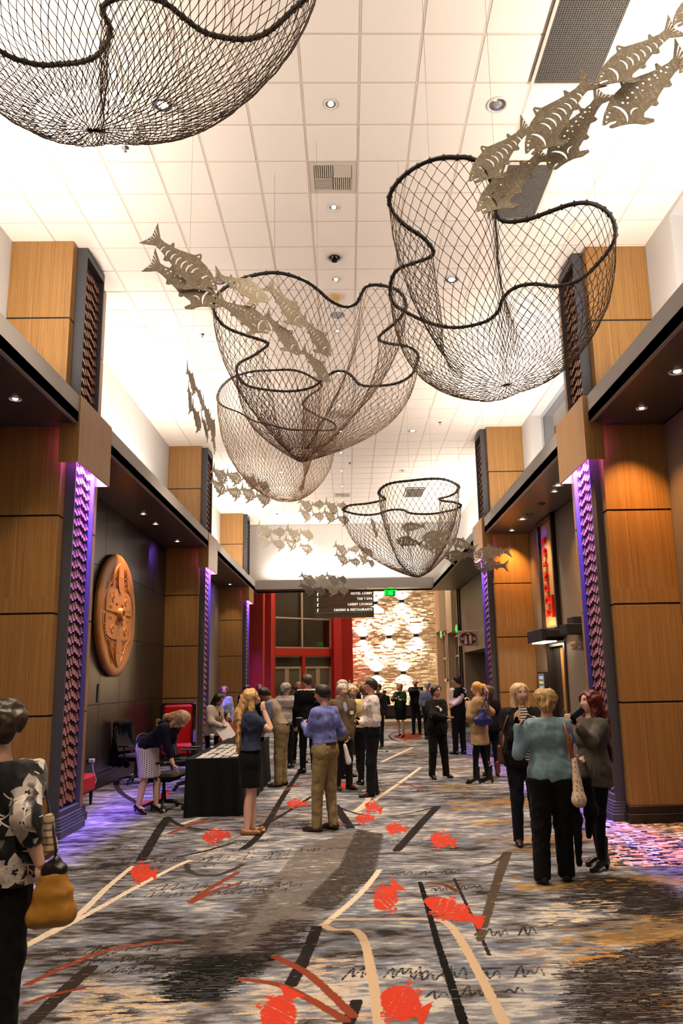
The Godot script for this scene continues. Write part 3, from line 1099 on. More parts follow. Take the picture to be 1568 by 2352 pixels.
	put("seat", bx(V(-1.5, 0.12, -0.35), V(1.8, 0.56, 0.35), 0.02), mat("dark green leather", Color(0.12, 0.13, 0.09), 0.5), bench)
	put("top_rail", bx(V(-1.5, 0.56, -0.37), V(1.8, 0.60, 0.37), 0.008), mat("pale bench top", Color(0.55, 0.47, 0.40), 0.4), bench)
	put("plinth", bx(V(-1.4, 0, -0.28), V(1.7, 0.12, 0.28)), M_black, bench)
	# lobby light: a dim warm ceiling fixture out of view
	for q in [[-2.0, 31.5], [2.5, 31.5]]:
		light_area(V(q[0], ztop - 0.1, q[1]), V(q[0], 0, q[1] + 0.01), WARM, 15.0, Vector2(0.6, 0.6), Vector3(0, 0, -1))
		var pn := put("ceiling_panel_light", bx(V(q[0] - 0.3, ztop - 0.06, q[1] - 0.3), V(q[0] + 0.3, ztop - 0.001, q[1] + 0.3), 0.01), M_lit)
		tag(pn, "square ceiling panel lamp in the lobby above the red piers", "lamp", "lobby ceiling panel lamps")

func put_exterior() -> void:
	var e := MB.new()
	e.box(V(-5, 0, 39.5), V(0.2, 7.4, 39.7))
	structure(put("wall_beyond_the_glass", e, mat("dim plaster", Color(0.30, 0.25, 0.16), 0.8)))

func stone_wall() -> void:
	var w := Node3D.new()
	w.name = "wall_stone"
	add_child(w)
	structure(w)
	var d := 38.0
	put("mortar", bx(V(0.1, 0, d + 0.05), V(4.6, 7.4, d + 0.4)), mat("stone mortar", Color(0.42, 0.36, 0.28), 0.9), w)
	var ms := []
	for c in [Color(0.76, 0.71, 0.62), Color(0.83, 0.78, 0.70), Color(0.68, 0.62, 0.52), Color(0.78, 0.73, 0.65)]:
		ms.append(mat("ledge stone %d" % ms.size(), c, 0.85))
	var shapes := []
	for k in 6:
		var m := MB.new()
		m.box(Vector3(-0.5, -0.5, -0.5), Vector3(0.5, 0.5, 0.5), 0.06, Transform3D(Basis(), Vector3.ZERO))
		for i in m.v.size():
			m.v[i] += Vector3(0, 0, rng.randf_range(-0.10, 0.10))
		shapes.append(m.mesh())
	var rest := []
	for k in 4:
		rest.append(MB.new())
	var y := 0.0
	var made := 0
	while y < 7.3:
		var h := rng.randf_range(0.05, 0.095)
		var x := 0.24 + rng.randf_range(-0.2, 0.0)
		while x < 4.5:
			var l := rng.randf_range(0.12, 0.40)
			var c0 := maxf(x, 0.22)
			var c1 := minf(x + l, 4.55)
			var out := rng.randf_range(0.045, 0.105)
			if c1 - c0 > 0.04:
				var k := rng.randi() % 4
				var at := V((c0 + c1) * 0.5, y + h * 0.5, d + 0.06 - out * 0.5)
				var sz := Vector3(c1 - c0 - 0.012, h - 0.010, out)
				if l > 0.27 and h > 0.068 and made < 300:
					made += 1
					inst("stone", shapes[made % 6], ms[k], w, Transform3D(Basis.from_scale(sz), at))
				else:
					rest[k].box(Vector3(-0.5, -0.5, -0.5), Vector3(0.5, 0.5, 0.5), 0.05, Transform3D(Basis(Vector3.RIGHT, rng.randf_range(-0.05, 0.05)).scaled(sz), at))
			x += l
		y += h
	for k in 4:
		stuff(put("small_stones", rest[k], ms[k], w))
	# sconces with an up and a down beam
	for q in [[833, 1466], [893, 1463], [955, 1459.5], [864, 1546.5], [926, 1545], [861, 1385], [922, 1381], [800, 1388]]:
		var p := on_d(q[0], q[1], d - 0.10)
		if p.x < 0.4:
			continue
		var s := thing("wall_sconce", "small black up-and-down sconce on the stone wall", "sconce", p, "sconces on the stone wall")
		var m := MB.new()
		m.box(Vector3(-0.12, -0.075, -0.07), Vector3(0.12, 0.075, -0.05), 0.004)
		m.box(Vector3(-0.12, -0.075, 0.07), Vector3(0.12, 0.075, 0.09), 0.004)
		m.box(Vector3(-0.12, -0.075, -0.05), Vector3(-0.10, 0.075, 0.07), 0.002)
		m.box(Vector3(0.10, -0.075, -0.05), Vector3(0.12, 0.075, 0.07), 0.002)
		put("housing", m, M_black, s)
		put("lamp", bx(Vector3(-0.09, -0.03, -0.045), Vector3(0.09, 0.03, 0.065), 0.01), glow("sconce lamp", Color(1.0, 0.90, 0.75), 5.0), s)
		for up in [1, -1]:
			light_spot(p + Vector3(0, up * 0.08, 0.04), p + Vector3(0, up * 1.0, -0.16), Color(1.0, 0.93, 0.83), 22.0, 64.0, 0.06, 1.0)
# ---------------------------------------------------------------- ceiling and soffit fixtures
func downlight(at: Vector3, r: float, lit: bool, label: String, group: String, aim := Vector3.ZERO, energy := 0.0, angle := 40.0, col := WARM) -> void:
	var t := thing("downlight", label, "downlight", at, group)
	var ring := MB.new()
	ring.lathe([[r * 0.74, -0.002], [r * 0.80, -0.012], [r * 0.98, -0.010], [r, 0.0]], 24)
	put("trim_ring", ring, mat("white trim", Color(0.80, 0.78, 0.76), 0.5), t)
	var dish := MB.new()
	dish.lathe([[r * 0.42, 0.0], [r * 0.75, -0.004]], 24)
	put("reflector", dish, mat("polished reflector", Color(0.75, 0.74, 0.72), 0.12, 0.9), t)
	var lamp := MB.new()
	lamp.lathe([[0.0, -0.016], [r * 0.22, -0.014], [r * 0.40, -0.006], [r * 0.44, 0.0]], 16)
	put("lamp", lamp, glow("downlight lamp", Color(1.0, 0.93, 0.84), 9.0) if lit else mat("unlit lamp", Color(0.55, 0.55, 0.55), 0.3), t)
	if energy > 0.0:
		light_spot(at + Vector3(0, -0.03, 0), aim if aim != Vector3.ZERO else at + Vector3(0, -5, 0.001), col, energy, angle, r * 0.4, 0.9)

func build_fixtures() -> void:
	for k in 12:
		var d := 6.83 + k * 1.741
		if k == 3:
			d = 12.0
		downlight(V(-0.08, CEIL - 0.001, d), 0.072, true, "small lit downlight in the middle row of ceiling tiles", "small downlights along the ceiling centre", Vector3.ZERO, 10.0, 34.0)
	for d in [-1.9, 1.6, 5.1]:
		downlight(V(-0.08, CEIL - 0.001, d), 0.072, true, "small lit downlight in the middle row of ceiling tiles", "small downlights along the ceiling centre", Vector3.ZERO, 16.0, 40.0)
	for k in 7:
		for s in [-1, 1]:
			var lit: bool = (k % 2 == 0) == (s < 0)
			var x := -1.82 if s < 0 else 1.667
			if lit:
				downlight(V(x, CEIL - 0.001, 6.84 + k * 3.5), 0.125, true, "large bright downlight in the ceiling tiles", "large lit ceiling downlights", Vector3.ZERO, 31.0, 46.0)
			else:
				downlight(V(x, CEIL - 0.001, 6.84 + k * 3.5), 0.115, false, "large switched-off downlight in the ceiling tiles", "large unlit ceiling downlights")
	for k in [[-1.82, 0.0], [1.667, -3.6]]:
		downlight(V(k[0], CEIL - 0.001, k[1]), 0.125, true, "large bright downlight in the ceiling tiles", "large lit ceiling downlights", Vector3.ZERO, 31.0, 46.0)
	# soffit downlights
	var sof := "downlights in the right-hand soffit"
	for q in [[1555, 853, 0.10, 7.0, "bright soffit downlight in front of the wide wood column"], [1281, 1114, 0.10, 7.0, "bright soffit downlight behind the wood capital"], [1199, 1192, 0.10, 7.0, "bright soffit downlight by the tall room name sign"]]:
		var p := on_y(q[0], q[1], SOF - 0.006)
		downlight(p, q[2], true, q[4], sof, p + Vector3(0.12, -3, 0), q[3], 48.0)
	for q in [[1473, 937], [1175, 1218], [1273, 1128]]:
		var p := on_y(q[0], q[1], SOF - 0.006)
		downlight(p, 0.075, true, "small warm downlight in the right-hand soffit", "small downlights in the right-hand soffit", p + Vector3(0.0, -3, -0.75), 8.0, 40.0, Color(1.0, 0.72, 0.42))
	for q in [[35, 916], [407, 1243], [528, 1342]]:
		var p := on_y(q[0], q[1], SOF - 0.006)
		downlight(p, 0.075, true, "small dim downlight in the dark left-hand soffit", "small downlights in the left-hand soffit", p + Vector3(0.0, -3, -0.4), 2.0, 38.0)
	var med := V(-4.33, 3.07, 14.26)
	for q in [[329, 1180], [357, 1203]]:
		var p := on_y(q[0], q[1], SOF - 0.006)
		downlight(p, 0.07, true, "small bright spotlight over the carved medallion", "spotlights over the carved medallion", med, 9.0, 24.0, Color(1.0, 0.74, 0.45))
	# supply diffusers: four louvred quadrants in a tile
	for j in [3, 17, 30]:
		var c := V(grid_x(-1) + TILE * 0.5, CEIL, grid_d(j) + TILE * 0.5)
		var t := thing("air_diffuser", {3: "square louvred air diffuser with dust smudges near the dome camera", 17: "square louvred air diffuser seen through the wide wavy net", 30: "square louvred air diffuser above the pale fish by the end wall"}[j], "air vent", c)
		var fr := MB.new()
		var h := TILE * 0.5 - 0.015
		var q := 0.225
		fr.box(Vector3(-h, 0, -h), Vector3(h, 0.02, -q))
		fr.box(Vector3(-h, 0, q), Vector3(h, 0.02, h))
		fr.box(Vector3(-h, 0, -q), Vector3(-q, 0.02, q))
		fr.box(Vector3(q, 0, -q), Vector3(h, 0.02, q))
		put("frame", fr, mat("vent white", Color(0.80, 0.75, 0.68), 0.6), t)
		put("duct_sheet", bx(Vector3(-q, 0.028, -q), Vector3(q, 0.034, q)), mat("galvanised duct", Color(0.50, 0.48, 0.45), 0.6, 0.3), t)
		for a in 2:
			for b in 2:
				for k in 9:
					var m := MB.new()
					var o := Vector3(-q * 0.5 + a * q, 0.008, -q * 0.5 + b * q)
					var s := -q * 0.44 + k * q * 0.11
					if (a + b) % 2:
						m.box(Vector3(-0.004, -0.010, -q * 0.47), Vector3(0.004, 0.012, q * 0.47), 0, Transform3D(Basis(Vector3.BACK, 0.5), o + Vector3(s, 0, 0)))
					else:
						m.box(Vector3(-q * 0.47, -0.010, -0.004), Vector3(q * 0.47, 0.012, 0.004), 0, Transform3D(Basis(Vector3.RIGHT, 0.5 if a else -0.5), o + Vector3(0, 0, s)))
					put("louvre", m, mat("vent white", Color(0.80, 0.75, 0.68), 0.6), t)
	# perforated return grilles
	var gi := 0
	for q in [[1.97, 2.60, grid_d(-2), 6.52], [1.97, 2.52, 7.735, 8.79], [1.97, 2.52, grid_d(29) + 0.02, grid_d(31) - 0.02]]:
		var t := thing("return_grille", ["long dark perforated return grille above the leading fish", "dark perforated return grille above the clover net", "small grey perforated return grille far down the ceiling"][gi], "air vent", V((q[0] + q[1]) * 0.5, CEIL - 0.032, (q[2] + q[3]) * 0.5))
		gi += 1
		var w: float = (q[1] - q[0]) * 0.5
		var l: float = (q[3] - q[2]) * 0.5
		put("void_shade_sheet", bx(Vector3(-w, 0.024, -l), Vector3(w, 0.03, l)), M_black, t)  # thin sheet coloured black to stand in for the shade of the void
		var m := MB.new()
		var nx := int(w * 2 / 0.022)
		for k in nx:
			var x := -w + (k + 0.5) * 2 * w / nx
			m.box(Vector3(x - 0.0045, 0.0, -l), Vector3(x + 0.0045, 0.004, l))
		var nz := int(l * 2 / 0.022)
		for k in nz:
			var z := -l + (k + 0.5) * 2 * l / nz
			m.box(Vector3(-w, 0.001, z - 0.0045), Vector3(w, 0.005, z + 0.0045))
		stuff(put("perforated_sheet", m, mat("grille grey", Color(0.34, 0.31, 0.27), 0.6), t))
		var rim := MB.new()
		for e in [[-w - 0.03, -w, -l - 0.03, l + 0.03], [w, w + 0.03, -l - 0.03, l + 0.03], [-w, w, -l - 0.03, -l], [-w, w, l, l + 0.03]]:
			rim.box(Vector3(e[0], -0.004, e[2]), Vector3(e[1], 0.012, e[3]))
		put("rim", rim, mat("vent white", Color(0.80, 0.75, 0.68), 0.6), t)
	# dome camera, smoke detector, speaker disc, sprinklers
	var cam := thing("dome_camera", "black dome security camera in white ring on the ceiling", "camera", on_y(768, 590, CEIL))
	var r1 := MB.new()
	r1.lathe([[0.075, -0.004], [0.085, -0.016], [0.112, -0.012], [0.115, 0.0]], 24)
	put("ring", r1, M_white, cam)
	var r2 := MB.new()
	r2.lathe([[0.0, -0.085], [0.035, -0.078], [0.062, -0.055], [0.076, -0.02], [0.077, 0.0]], 24)
	put("dome", r2, mat("smoked dome", Color(0.02, 0.02, 0.022), 0.08), cam)
	var sm := thing("smoke_detector", "cream round smoke detector on the ceiling", "detector", on_y(770, 682, CEIL))
	var r3 := MB.new()
	r3.lathe([[0.0, -0.062], [0.04, -0.060], [0.06, -0.040], [0.10, -0.034], [0.11, 0.0]], 24)
	put("body", r3, mat("aged ivory", Color(0.80, 0.66, 0.45), 0.5), sm)
	put("stem", bx(Vector3(-0.008, -0.10, -0.008), Vector3(0.008, -0.06, 0.008), 0.003), M_white, sm)
	var sd := thing("ceiling_speaker", "round grey ceiling speaker between the downlights", "speaker", on_y(775, 724, CEIL))
	var r4 := MB.new()
	r4.lathe([[0.0, -0.006], [0.115, -0.006], [0.125, 0.0]], 28)
	put("grille", r4, mat("speaker grey", Color(0.60, 0.60, 0.60), 0.7), sd)
	for q in [[288, 339], [464, 768], [1010, 970], [803, 1063], [296 + 560 - 220, 1180]]:
		var s := thing("sprinkler", "small chrome fire sprinkler on the ceiling", "sprinkler", on_y(q[0], q[1], CEIL), "chrome ceiling sprinklers")
		var a := MB.new()
		a.lathe([[0.008, -0.03], [0.022, -0.014], [0.038, -0.008], [0.042, 0.0]], 16)
		put("cup", a, mat("chrome", Color(0.7, 0.7, 0.7), 0.15, 1.0), s)
		var b := MB.new()
		b.lathe([[0.0, -0.055], [0.018, -0.052], [0.018, -0.048], [0.006, -0.046], [0.006, -0.028]], 12)
		put("deflector", b, mat("chrome", Color(0.7, 0.7, 0.7), 0.15, 1.0), s)
	for q in [[1243, 1156], [1215, 1181]]:
		var s := thing("soffit_sensor", "small dark round sensor under the right-hand soffit", "sensor", on_y(q[0], q[1], SOF - 0.001), "dark sensors under the right-hand soffit")
		var a := MB.new()
		a.lathe([[0.0, -0.05], [0.03, -0.045], [0.05, -0.02], [0.075, -0.012], [0.08, 0.0]], 16)
		put("body", a, M_black, s)

# ---------------------------------------------------------------- lettering and signs
func text(called: String, s: String, size: float, m: Material, parent: Node3D, at: Transform3D, right := false, depth := 0.01, serif := false, wide := 1.0) -> MeshInstance3D:
	var tm := TextMesh.new()
	var f := SystemFont.new()
	f.font_names = PackedStringArray(["Droid Serif" if serif else "Droid Sans"])
	f.font_weight = 700
	tm.font = f
	tm.text = s
	tm.font_size = 32
	tm.pixel_size = size / 23.0                       # capitals are about 23 units high at size 32
	tm.depth = depth
	tm.curve_step = 2.0
	tm.horizontal_alignment = HORIZONTAL_ALIGNMENT_RIGHT if right else HORIZONTAL_ALIGNMENT_CENTER
	var o := MeshInstance3D.new()
	o.mesh = tm
	o.material_override = m
	o.transform = at * Transform3D(Basis.from_scale(Vector3(wide, 1, 1)), Vector3.ZERO)
	o.name = called
	parent.add_child(o, true)
	return o

func ellipse(rx: float, ry: float, n := 40, c := Vector2.ZERO) -> PackedVector2Array:
	var p := PackedVector2Array()
	for k in n:
		p.append(c + Vector2(cos(TAU * k / n) * rx, sin(TAU * k / n) * ry))
	return p

func build_signs() -> void:
	# hanging directory
	var d := 27.7
	var a := on_d(721.6, 1359, d)
	var b := on_d(857.5, 1356, d)
	var c := on_d(721, 1421, d)
	var wid := b.x - a.x
	var hgt := a.y - c.y
	var s := thing("directory_sign", "brown hanging directory sign listing hotel lobby, spa, lounge and casino", "sign", V((a.x + b.x) * 0.5, c.y, d))
	var M_board := mat("sign brown", Color(0.26, 0.20, 0.12), 0.5)
	var M_trim := mat("sign grey trim", Color(0.45, 0.40, 0.35), 0.4, 0.4)
	var M_let := glow("sign letter white", Color(0.98, 0.96, 0.90), 0.8)
	var rows := ["HOTEL LOBBY", "THE T SPA", "LOBBY LOUNGE", "CASINO & RESTAURANTS"]
	var band := hgt * 0.20
	var rh := (hgt - band) / 4.0
	for k in 4:
		var y0 := hgt - (k + 1) * rh
		put("board", bx(Vector3(-wid * 0.5, y0 + 0.012, -0.03), Vector3(wid * 0.5, y0 + rh - 0.004, 0.03), 0.004), M_board, s)
		text("lettering", rows[k], rh * 0.44, M_let, s, Transform3D(Basis(), Vector3(wid * 0.5 - 0.05, y0 + rh * 0.5, 0.034)), true, 0.012, false, 1.0)
		var ch := MB.new()
		for q in [-1, 1]:
			ch.box(Vector3(-0.012, 0, -0.004), Vector3(0.022, rh * 0.34, 0.008), 0, Transform3D(Basis(Vector3.BACK, -0.45 * q).scaled(Vector3(1, q, 1)) if q > 0 else Basis(Vector3.BACK, PI + 0.45), Vector3(-wid * 0.5 + 0.11, y0 + rh * 0.5, 0.034)))
		put("arrow", ch, M_let, s)
	put("rail", bx(Vector3(-wid * 0.5 - 0.02, band - 0.02, -0.04), Vector3(wid * 0.5 + 0.02, band + 0.012, 0.04), 0.004), M_trim, s)
	put("foot_board", bx(Vector3(-wid * 0.5, 0.0, -0.02), Vector3(wid * 0.5, band - 0.02, 0.02), 0.004), M_board, s)
	var orn := MB.new()
	orn.box(Vector3(-wid * 0.5, 0, 0.02), Vector3(wid * 0.5, 0.022, 0.034))
	var x := -wid * 0.5 + 0.04
	var kk := 0
	while x < wid * 0.5 - 0.12:
		var w := [0.05, 0.08, 0.10, 0.05, 0.12][kk % 5] as float
		if kk % 5 == 2 or kk % 5 == 4:
			for q in [-1, 1]:
				orn.box(Vector3(-0.007, 0, 0.02), Vector3(0.007, band - 0.03, 0.034), 0, Transform3D(Basis(Vector3.BACK, 0.42 * q), Vector3(x + w * 0.5 + 0.05 * q, 0.01, 0)))
		else:
			orn.box(Vector3(x, 0.02, 0.02), Vector3(x + 0.014, band - 0.02, 0.034))
			orn.box(Vector3(x + w, 0.02, 0.02), Vector3(x + w + 0.014, band - 0.02, 0.034))
		x += w + 0.06
		kk += 1
	put("ornament_band", orn, M_trim, s)
	for q in [-0.8, 0.8]:
		put("hanger", bx(Vector3(q - 0.012, hgt, -0.012), Vector3(q + 0.012, 5.12 - c.y, 0.012)), M_black, s)
	# exit sign
	var ep := on_d(896, 1361, 28.0)
	var e := thing("exit_sign", "green glowing exit sign under the dark header", "exit sign", ep)
	put("plate", bx(Vector3(-0.19, -0.13, -0.02), Vector3(0.19, 0.13, 0.0), 0.01), mat("clear sign plate", Color(0.05, 0.16, 0.08), 0.3), e)
	var M_green := glow("exit sign green", Color(0.05, 0.95, 0.30), 1.6)
	text("lettering", "EXIT", 0.17, M_green, e, Transform3D(Basis(), Vector3(0, 0, 0.006)), false, 0.01)
	put("hanger", bx(Vector3(-0.012, 0.13, -0.02), Vector3(0.012, 5.12 - ep.y, 0.0)), M_black, e)
	light_omni(ep + Vector3(0, 0, 0.15), Color(0.1, 1.0, 0.35), 0.25, 0.1)
	for q in [[1049, 1444, 29.0, "green exit sign on the cream pilaster beside the restroom sign"], [1013, 1457, 34.0, "small green exit sign deeper in the lobby by the stone wall"]]:
		var p := on_x(q[0], q[1], WR - 0.12)
		var ex := thing("wall_exit_sign", q[3], "exit sign", p)
		put("plate", bx(Vector3(-0.02, -0.16, -0.22), Vector3(0.02, 0.16, 0.22), 0.01), mat("pale sign plate", Color(0.75, 0.80, 0.72), 0.4), ex)
		text("lettering", "EXIT", 0.16, M_green, ex, Transform3D(Basis(Vector3.UP, -PI / 2), Vector3(-0.026, 0, 0)), false, 0.01)
		put("bracket", bx(Vector3(0.02, -0.02, -0.02), Vector3(0.12, 0.02, 0.02)), M_black, ex)
	# restroom blade sign
	var rp := on_d(1074.5, 1466, 24.7)
	var r := thing("restroom_sign", "blade sign with dark red oval, W and M and two white figures", "sign", rp)
	put("board", bx(Vector3(-0.315, -0.25, -0.02), Vector3(0.315, 0.25, 0.02), 0.012), mat("sign pale", Color(0.70, 0.64, 0.58), 0.5), r)
	var ov := MB.new()
	ov.plate(ellipse(0.285, 0.21), [], 0.008, Transform3D(Basis(), Vector3(0, -0.01, 0.02)))
	put("oval", ov, mat("sign dark red", Color(0.38, 0.07, 0.06), 0.5), r)
	var M_w := mat("sign white", Color(0.86, 0.82, 0.78), 0.5)
	text("letter_w", "W", 0.10, M_w, r, Transform3D(Basis(), Vector3(-0.20, -0.02, 0.032)), false, 0.008, true)
	text("letter_m", "M", 0.10, M_w, r, Transform3D(Basis(), Vector3(0.20, -0.02, 0.032)), false, 0.008, true)
	var fw := PackedVector2Array([Vector2(-0.055, -0.19), Vector2(0.055, -0.19), Vector2(0.03, 0.0), Vector2(0.035, 0.03), Vector2(0.02, 0.05), Vector2(0.02, 0.09), Vector2(-0.02, 0.09), Vector2(-0.02, 0.05), Vector2(-0.035, 0.03), Vector2(-0.03, 0.0)])
	var fm := PackedVector2Array([Vector2(-0.04, -0.19), Vector2(-0.008, -0.19), Vector2(0, -0.06), Vector2(0.008, -0.19), Vector2(0.04, -0.19), Vector2(0.045, -0.02), Vector2(0.05, 0.06), Vector2(0.02, 0.08), Vector2(0.022, 0.12), Vector2(-0.022, 0.12), Vector2(-0.02, 0.08), Vector2(-0.05, 0.06), Vector2(-0.045, -0.02)])
	for q in [[fw, -0.085, "woman_figure"], [fm, 0.07, "man_figure"]]:
		var m := MB.new()
		m.plate(q[0], [], 0.006, Transform3D(Basis(), Vector3(q[1], 0, 0.028)))
		put(q[2], m, M_w, r)
	var bird := MB.new()
	bird.plate(PackedVector2Array([Vector2(-0.07, 0.165), Vector2(0.0, 0.14), Vector2(0.03, 0.125), Vector2(0.08, 0.15), Vector2(0.03, 0.17), Vector2(0.0, 0.185)]), [], 0.006, Transform3D(Basis(), Vector3(0, 0, 0.028)))
	put("bird_mark", bird, M_w, r)
	# meeting-room sign, canopy lamp and door on the right wall
	var cs := thing("room_name_sign", "tall framed orange panel with red vertical letters over the door", "sign", V(WR, 0, 15.45))
	var M_dk := mat("dark bronze", Color(0.09, 0.065, 0.055), 0.45)
	var fr := MB.new()
	for q in [[2.72, 5.055, -0.58, -0.49], [2.72, 5.055, 0.49, 0.58], [4.97, 5.055, -0.49, 0.49], [2.72, 2.76, -0.49, 0.49]]:
		fr.box(Vector3(-0.09, q[0], q[2]), Vector3(0, q[1], q[3]), 0.006)
	put("frame", fr, M_dk, cs)
	put("panel", bx(Vector3(-0.03, 2.76, -0.49), Vector3(-0.005, 4.97, 0.49)), tri_tex(mat("amber panel", Color(1, 1, 1), 0.35), wood_image(Color(0.72, 0.52, 0.32), 0.06, 256, 128, 21), Vector3(1, 0.4, 1)), cs)
	var M_redl := mat("red enamel letter", Color(0.78, 0.10, 0.05), 0.3)
	var word := "CHINOOK"
	for k in 7:
		text("letter", word[k], 0.20, M_redl, cs, Transform3D(Basis(Vector3(0, -1, 0), Vector3(0, 0, 1), Vector3(-1, 0, 0)), Vector3(-0.07, 4.60 - k * 0.255, -0.12)), false, 0.05)
	text("numeral", "1", 0.46, M_redl, cs, Transform3D(Basis(Vector3(0, 0, 1), Vector3(0, 1, 0), Vector3(-1, 0, 0)), Vector3(-0.07, 3.16, 0.24)), false, 0.05)
	var cn := thing("door_canopy", "black stepped canopy lamp between the room sign and the door", "lamp", V(WR, 2.56, 15.45))
	var cm := MB.new()
	cm.box(Vector3(-0.42, -0.10, -0.62), Vector3(0, 0.14, 0.62), 0.01)
	cm.box(Vector3(-0.34, -0.04, -0.86), Vector3(0, 0.10, -0.62), 0.01)
	cm.box(Vector3(-0.34, -0.04, 0.62), Vector3(0, 0.10, 0.86), 0.01)
	put("canopy", cm, M_black, cn)
	put("lamp", bx(Vector3(-0.36, -0.125, -0.5), Vector3(-0.10, -0.10, 0.5), 0.008), glow("canopy lamp", Color(1.0, 0.95, 0.86), 3.0), cn)
	light_area(V(WR - 0.23, 2.42, 15.45), V(WR - 0.23, 0, 15.45), Color(1, 0.9, 0.75), 2.2, Vector2(0.24, 0.9), Vector3(0, 0, -1))
	put("up_lamp", bx(Vector3(-0.30, 0.14, -0.4), Vector3(-0.12, 0.15, 0.4), 0.003), glow("canopy lamp", Color(1.0, 0.95, 0.86), 3.0), cn)
	light_area(V(WR - 0.21, 2.73, 15.45), V(WR - 0.12, 5, 15.45), Color(1, 0.88, 0.7), 1.1, Vector2(0.1, 0.8), Vector3(0, 0, -1))
	var dr := Node3D.new()
	dr.name = "door_3"
	add_child(dr)
	structure(dr)
	var jf := MB.new()
	jf.box(V(WR - 0.03, 0, 14.70), V(WR + 0.25, 2.43, 14.82), 0.004)
	jf.box(V(WR - 0.03, 0, 15.93), V(WR + 0.25, 2.43, 16.05), 0.004)
	jf.box(V(WR - 0.03, 2.36, 14.82), V(WR + 0.25, 2.43, 15.93), 0.004)
	put("door_frame", jf, M_dk, dr)
	put("door_leaf", bx(V(WR + 0.08, 0.01, 14.83), V(WR + 0.13, 2.35, 15.40), 0.003), M_wood, dr)
	put("door_leaf", bx(V(WR + 0.08, 0.01, 15.41), V(WR + 0.13, 2.35, 15.92), 0.003), M_dk, dr)
	put("door_handle", bx(V(WR + 0.05, 0.95, 15.33), V(WR + 0.08, 1.12, 15.36), 0.004), M_steel, dr)
	put("backing", bx(V(WR + 0.26, 0, 14.7), V(WR + 0.30, 2.43, 16.05)), M_black, dr)
	var sc := thing("room_display_screen", "small lit schedule screen in a black housing by the door", "screen", V(WR, 1.62, 16.48))
	put("housing", bx(Vector3(-0.07, -0.22, -0.34), Vector3(0, 0.24, 0.34), 0.01), M_black, sc)
	var im := Image.create(64, 64, false, Image.FORMAT_RGB8)
	im.fill(Color(0.03, 0.05, 0.10))
	im.fill_rect(Rect2i(10, 8, 44, 12), Color(0.55, 0.70, 0.85))
	im.fill_rect(Rect2i(10, 26, 44, 10), Color(0.80, 0.72, 0.20))
	im.fill_rect(Rect2i(10, 42, 44, 14), Color(0.45, 0.62, 0.72))
	var sm := glow("schedule screen", Color(0.5, 0.5, 0.5), 0.8)
	sm.emission_texture = ImageTexture.create_from_image(im)
	sm.emission = Color(1, 1, 1)
	sm.emission_operator = BaseMaterial3D.EMISSION_OP_MULTIPLY
	var q4 := MB.new()
	q4.quad(Vector3(-0.074, -0.19, -0.26), Vector3(-0.074, -0.19, 0.26), Vector3(-0.074, 0.20, 0.26), Vector3(-0.074, 0.20, -0.26))
	put("display", q4, sm, sc)
	var nb := 0
	for q in [[1318, 1483], [1336, 1481]]:
		var p := on_x(q[0], q[1], WR - 0.02)
		var bxs := thing("wall_sensor_box", ["small cream alarm box on the taupe wall beside the door canopy", "small cream alarm box half hidden by the violet column"][nb], "alarm box", p)
		nb += 1
		put("housing", bx(Vector3(-0.05, -0.07, -0.06), Vector3(0.02, 0.07, 0.06), 0.01), mat("alarm cream", Color(0.62, 0.56, 0.46), 0.5), bxs)
		put("lens", bx(Vector3(-0.056, -0.02, -0.02), Vector3(-0.05, 0.03, 0.02), 0.002), M_black, bxs)
	var br := thing("wall_bracket", "black stepped wall bracket lamp behind the violet column", "lamp", on_x(1335, 1440, WR - 0.01))
	var bm := MB.new()
	bm.box(Vector3(-0.34, -0.13, -0.25), Vector3(0.01, 0.05, 0.25), 0.008)
	bm.box(Vector3(-0.2, 0.05, -0.2), Vector3(0.01, 0.18, 0.2), 0.008)
	put("canopy", bm, M_black, br)

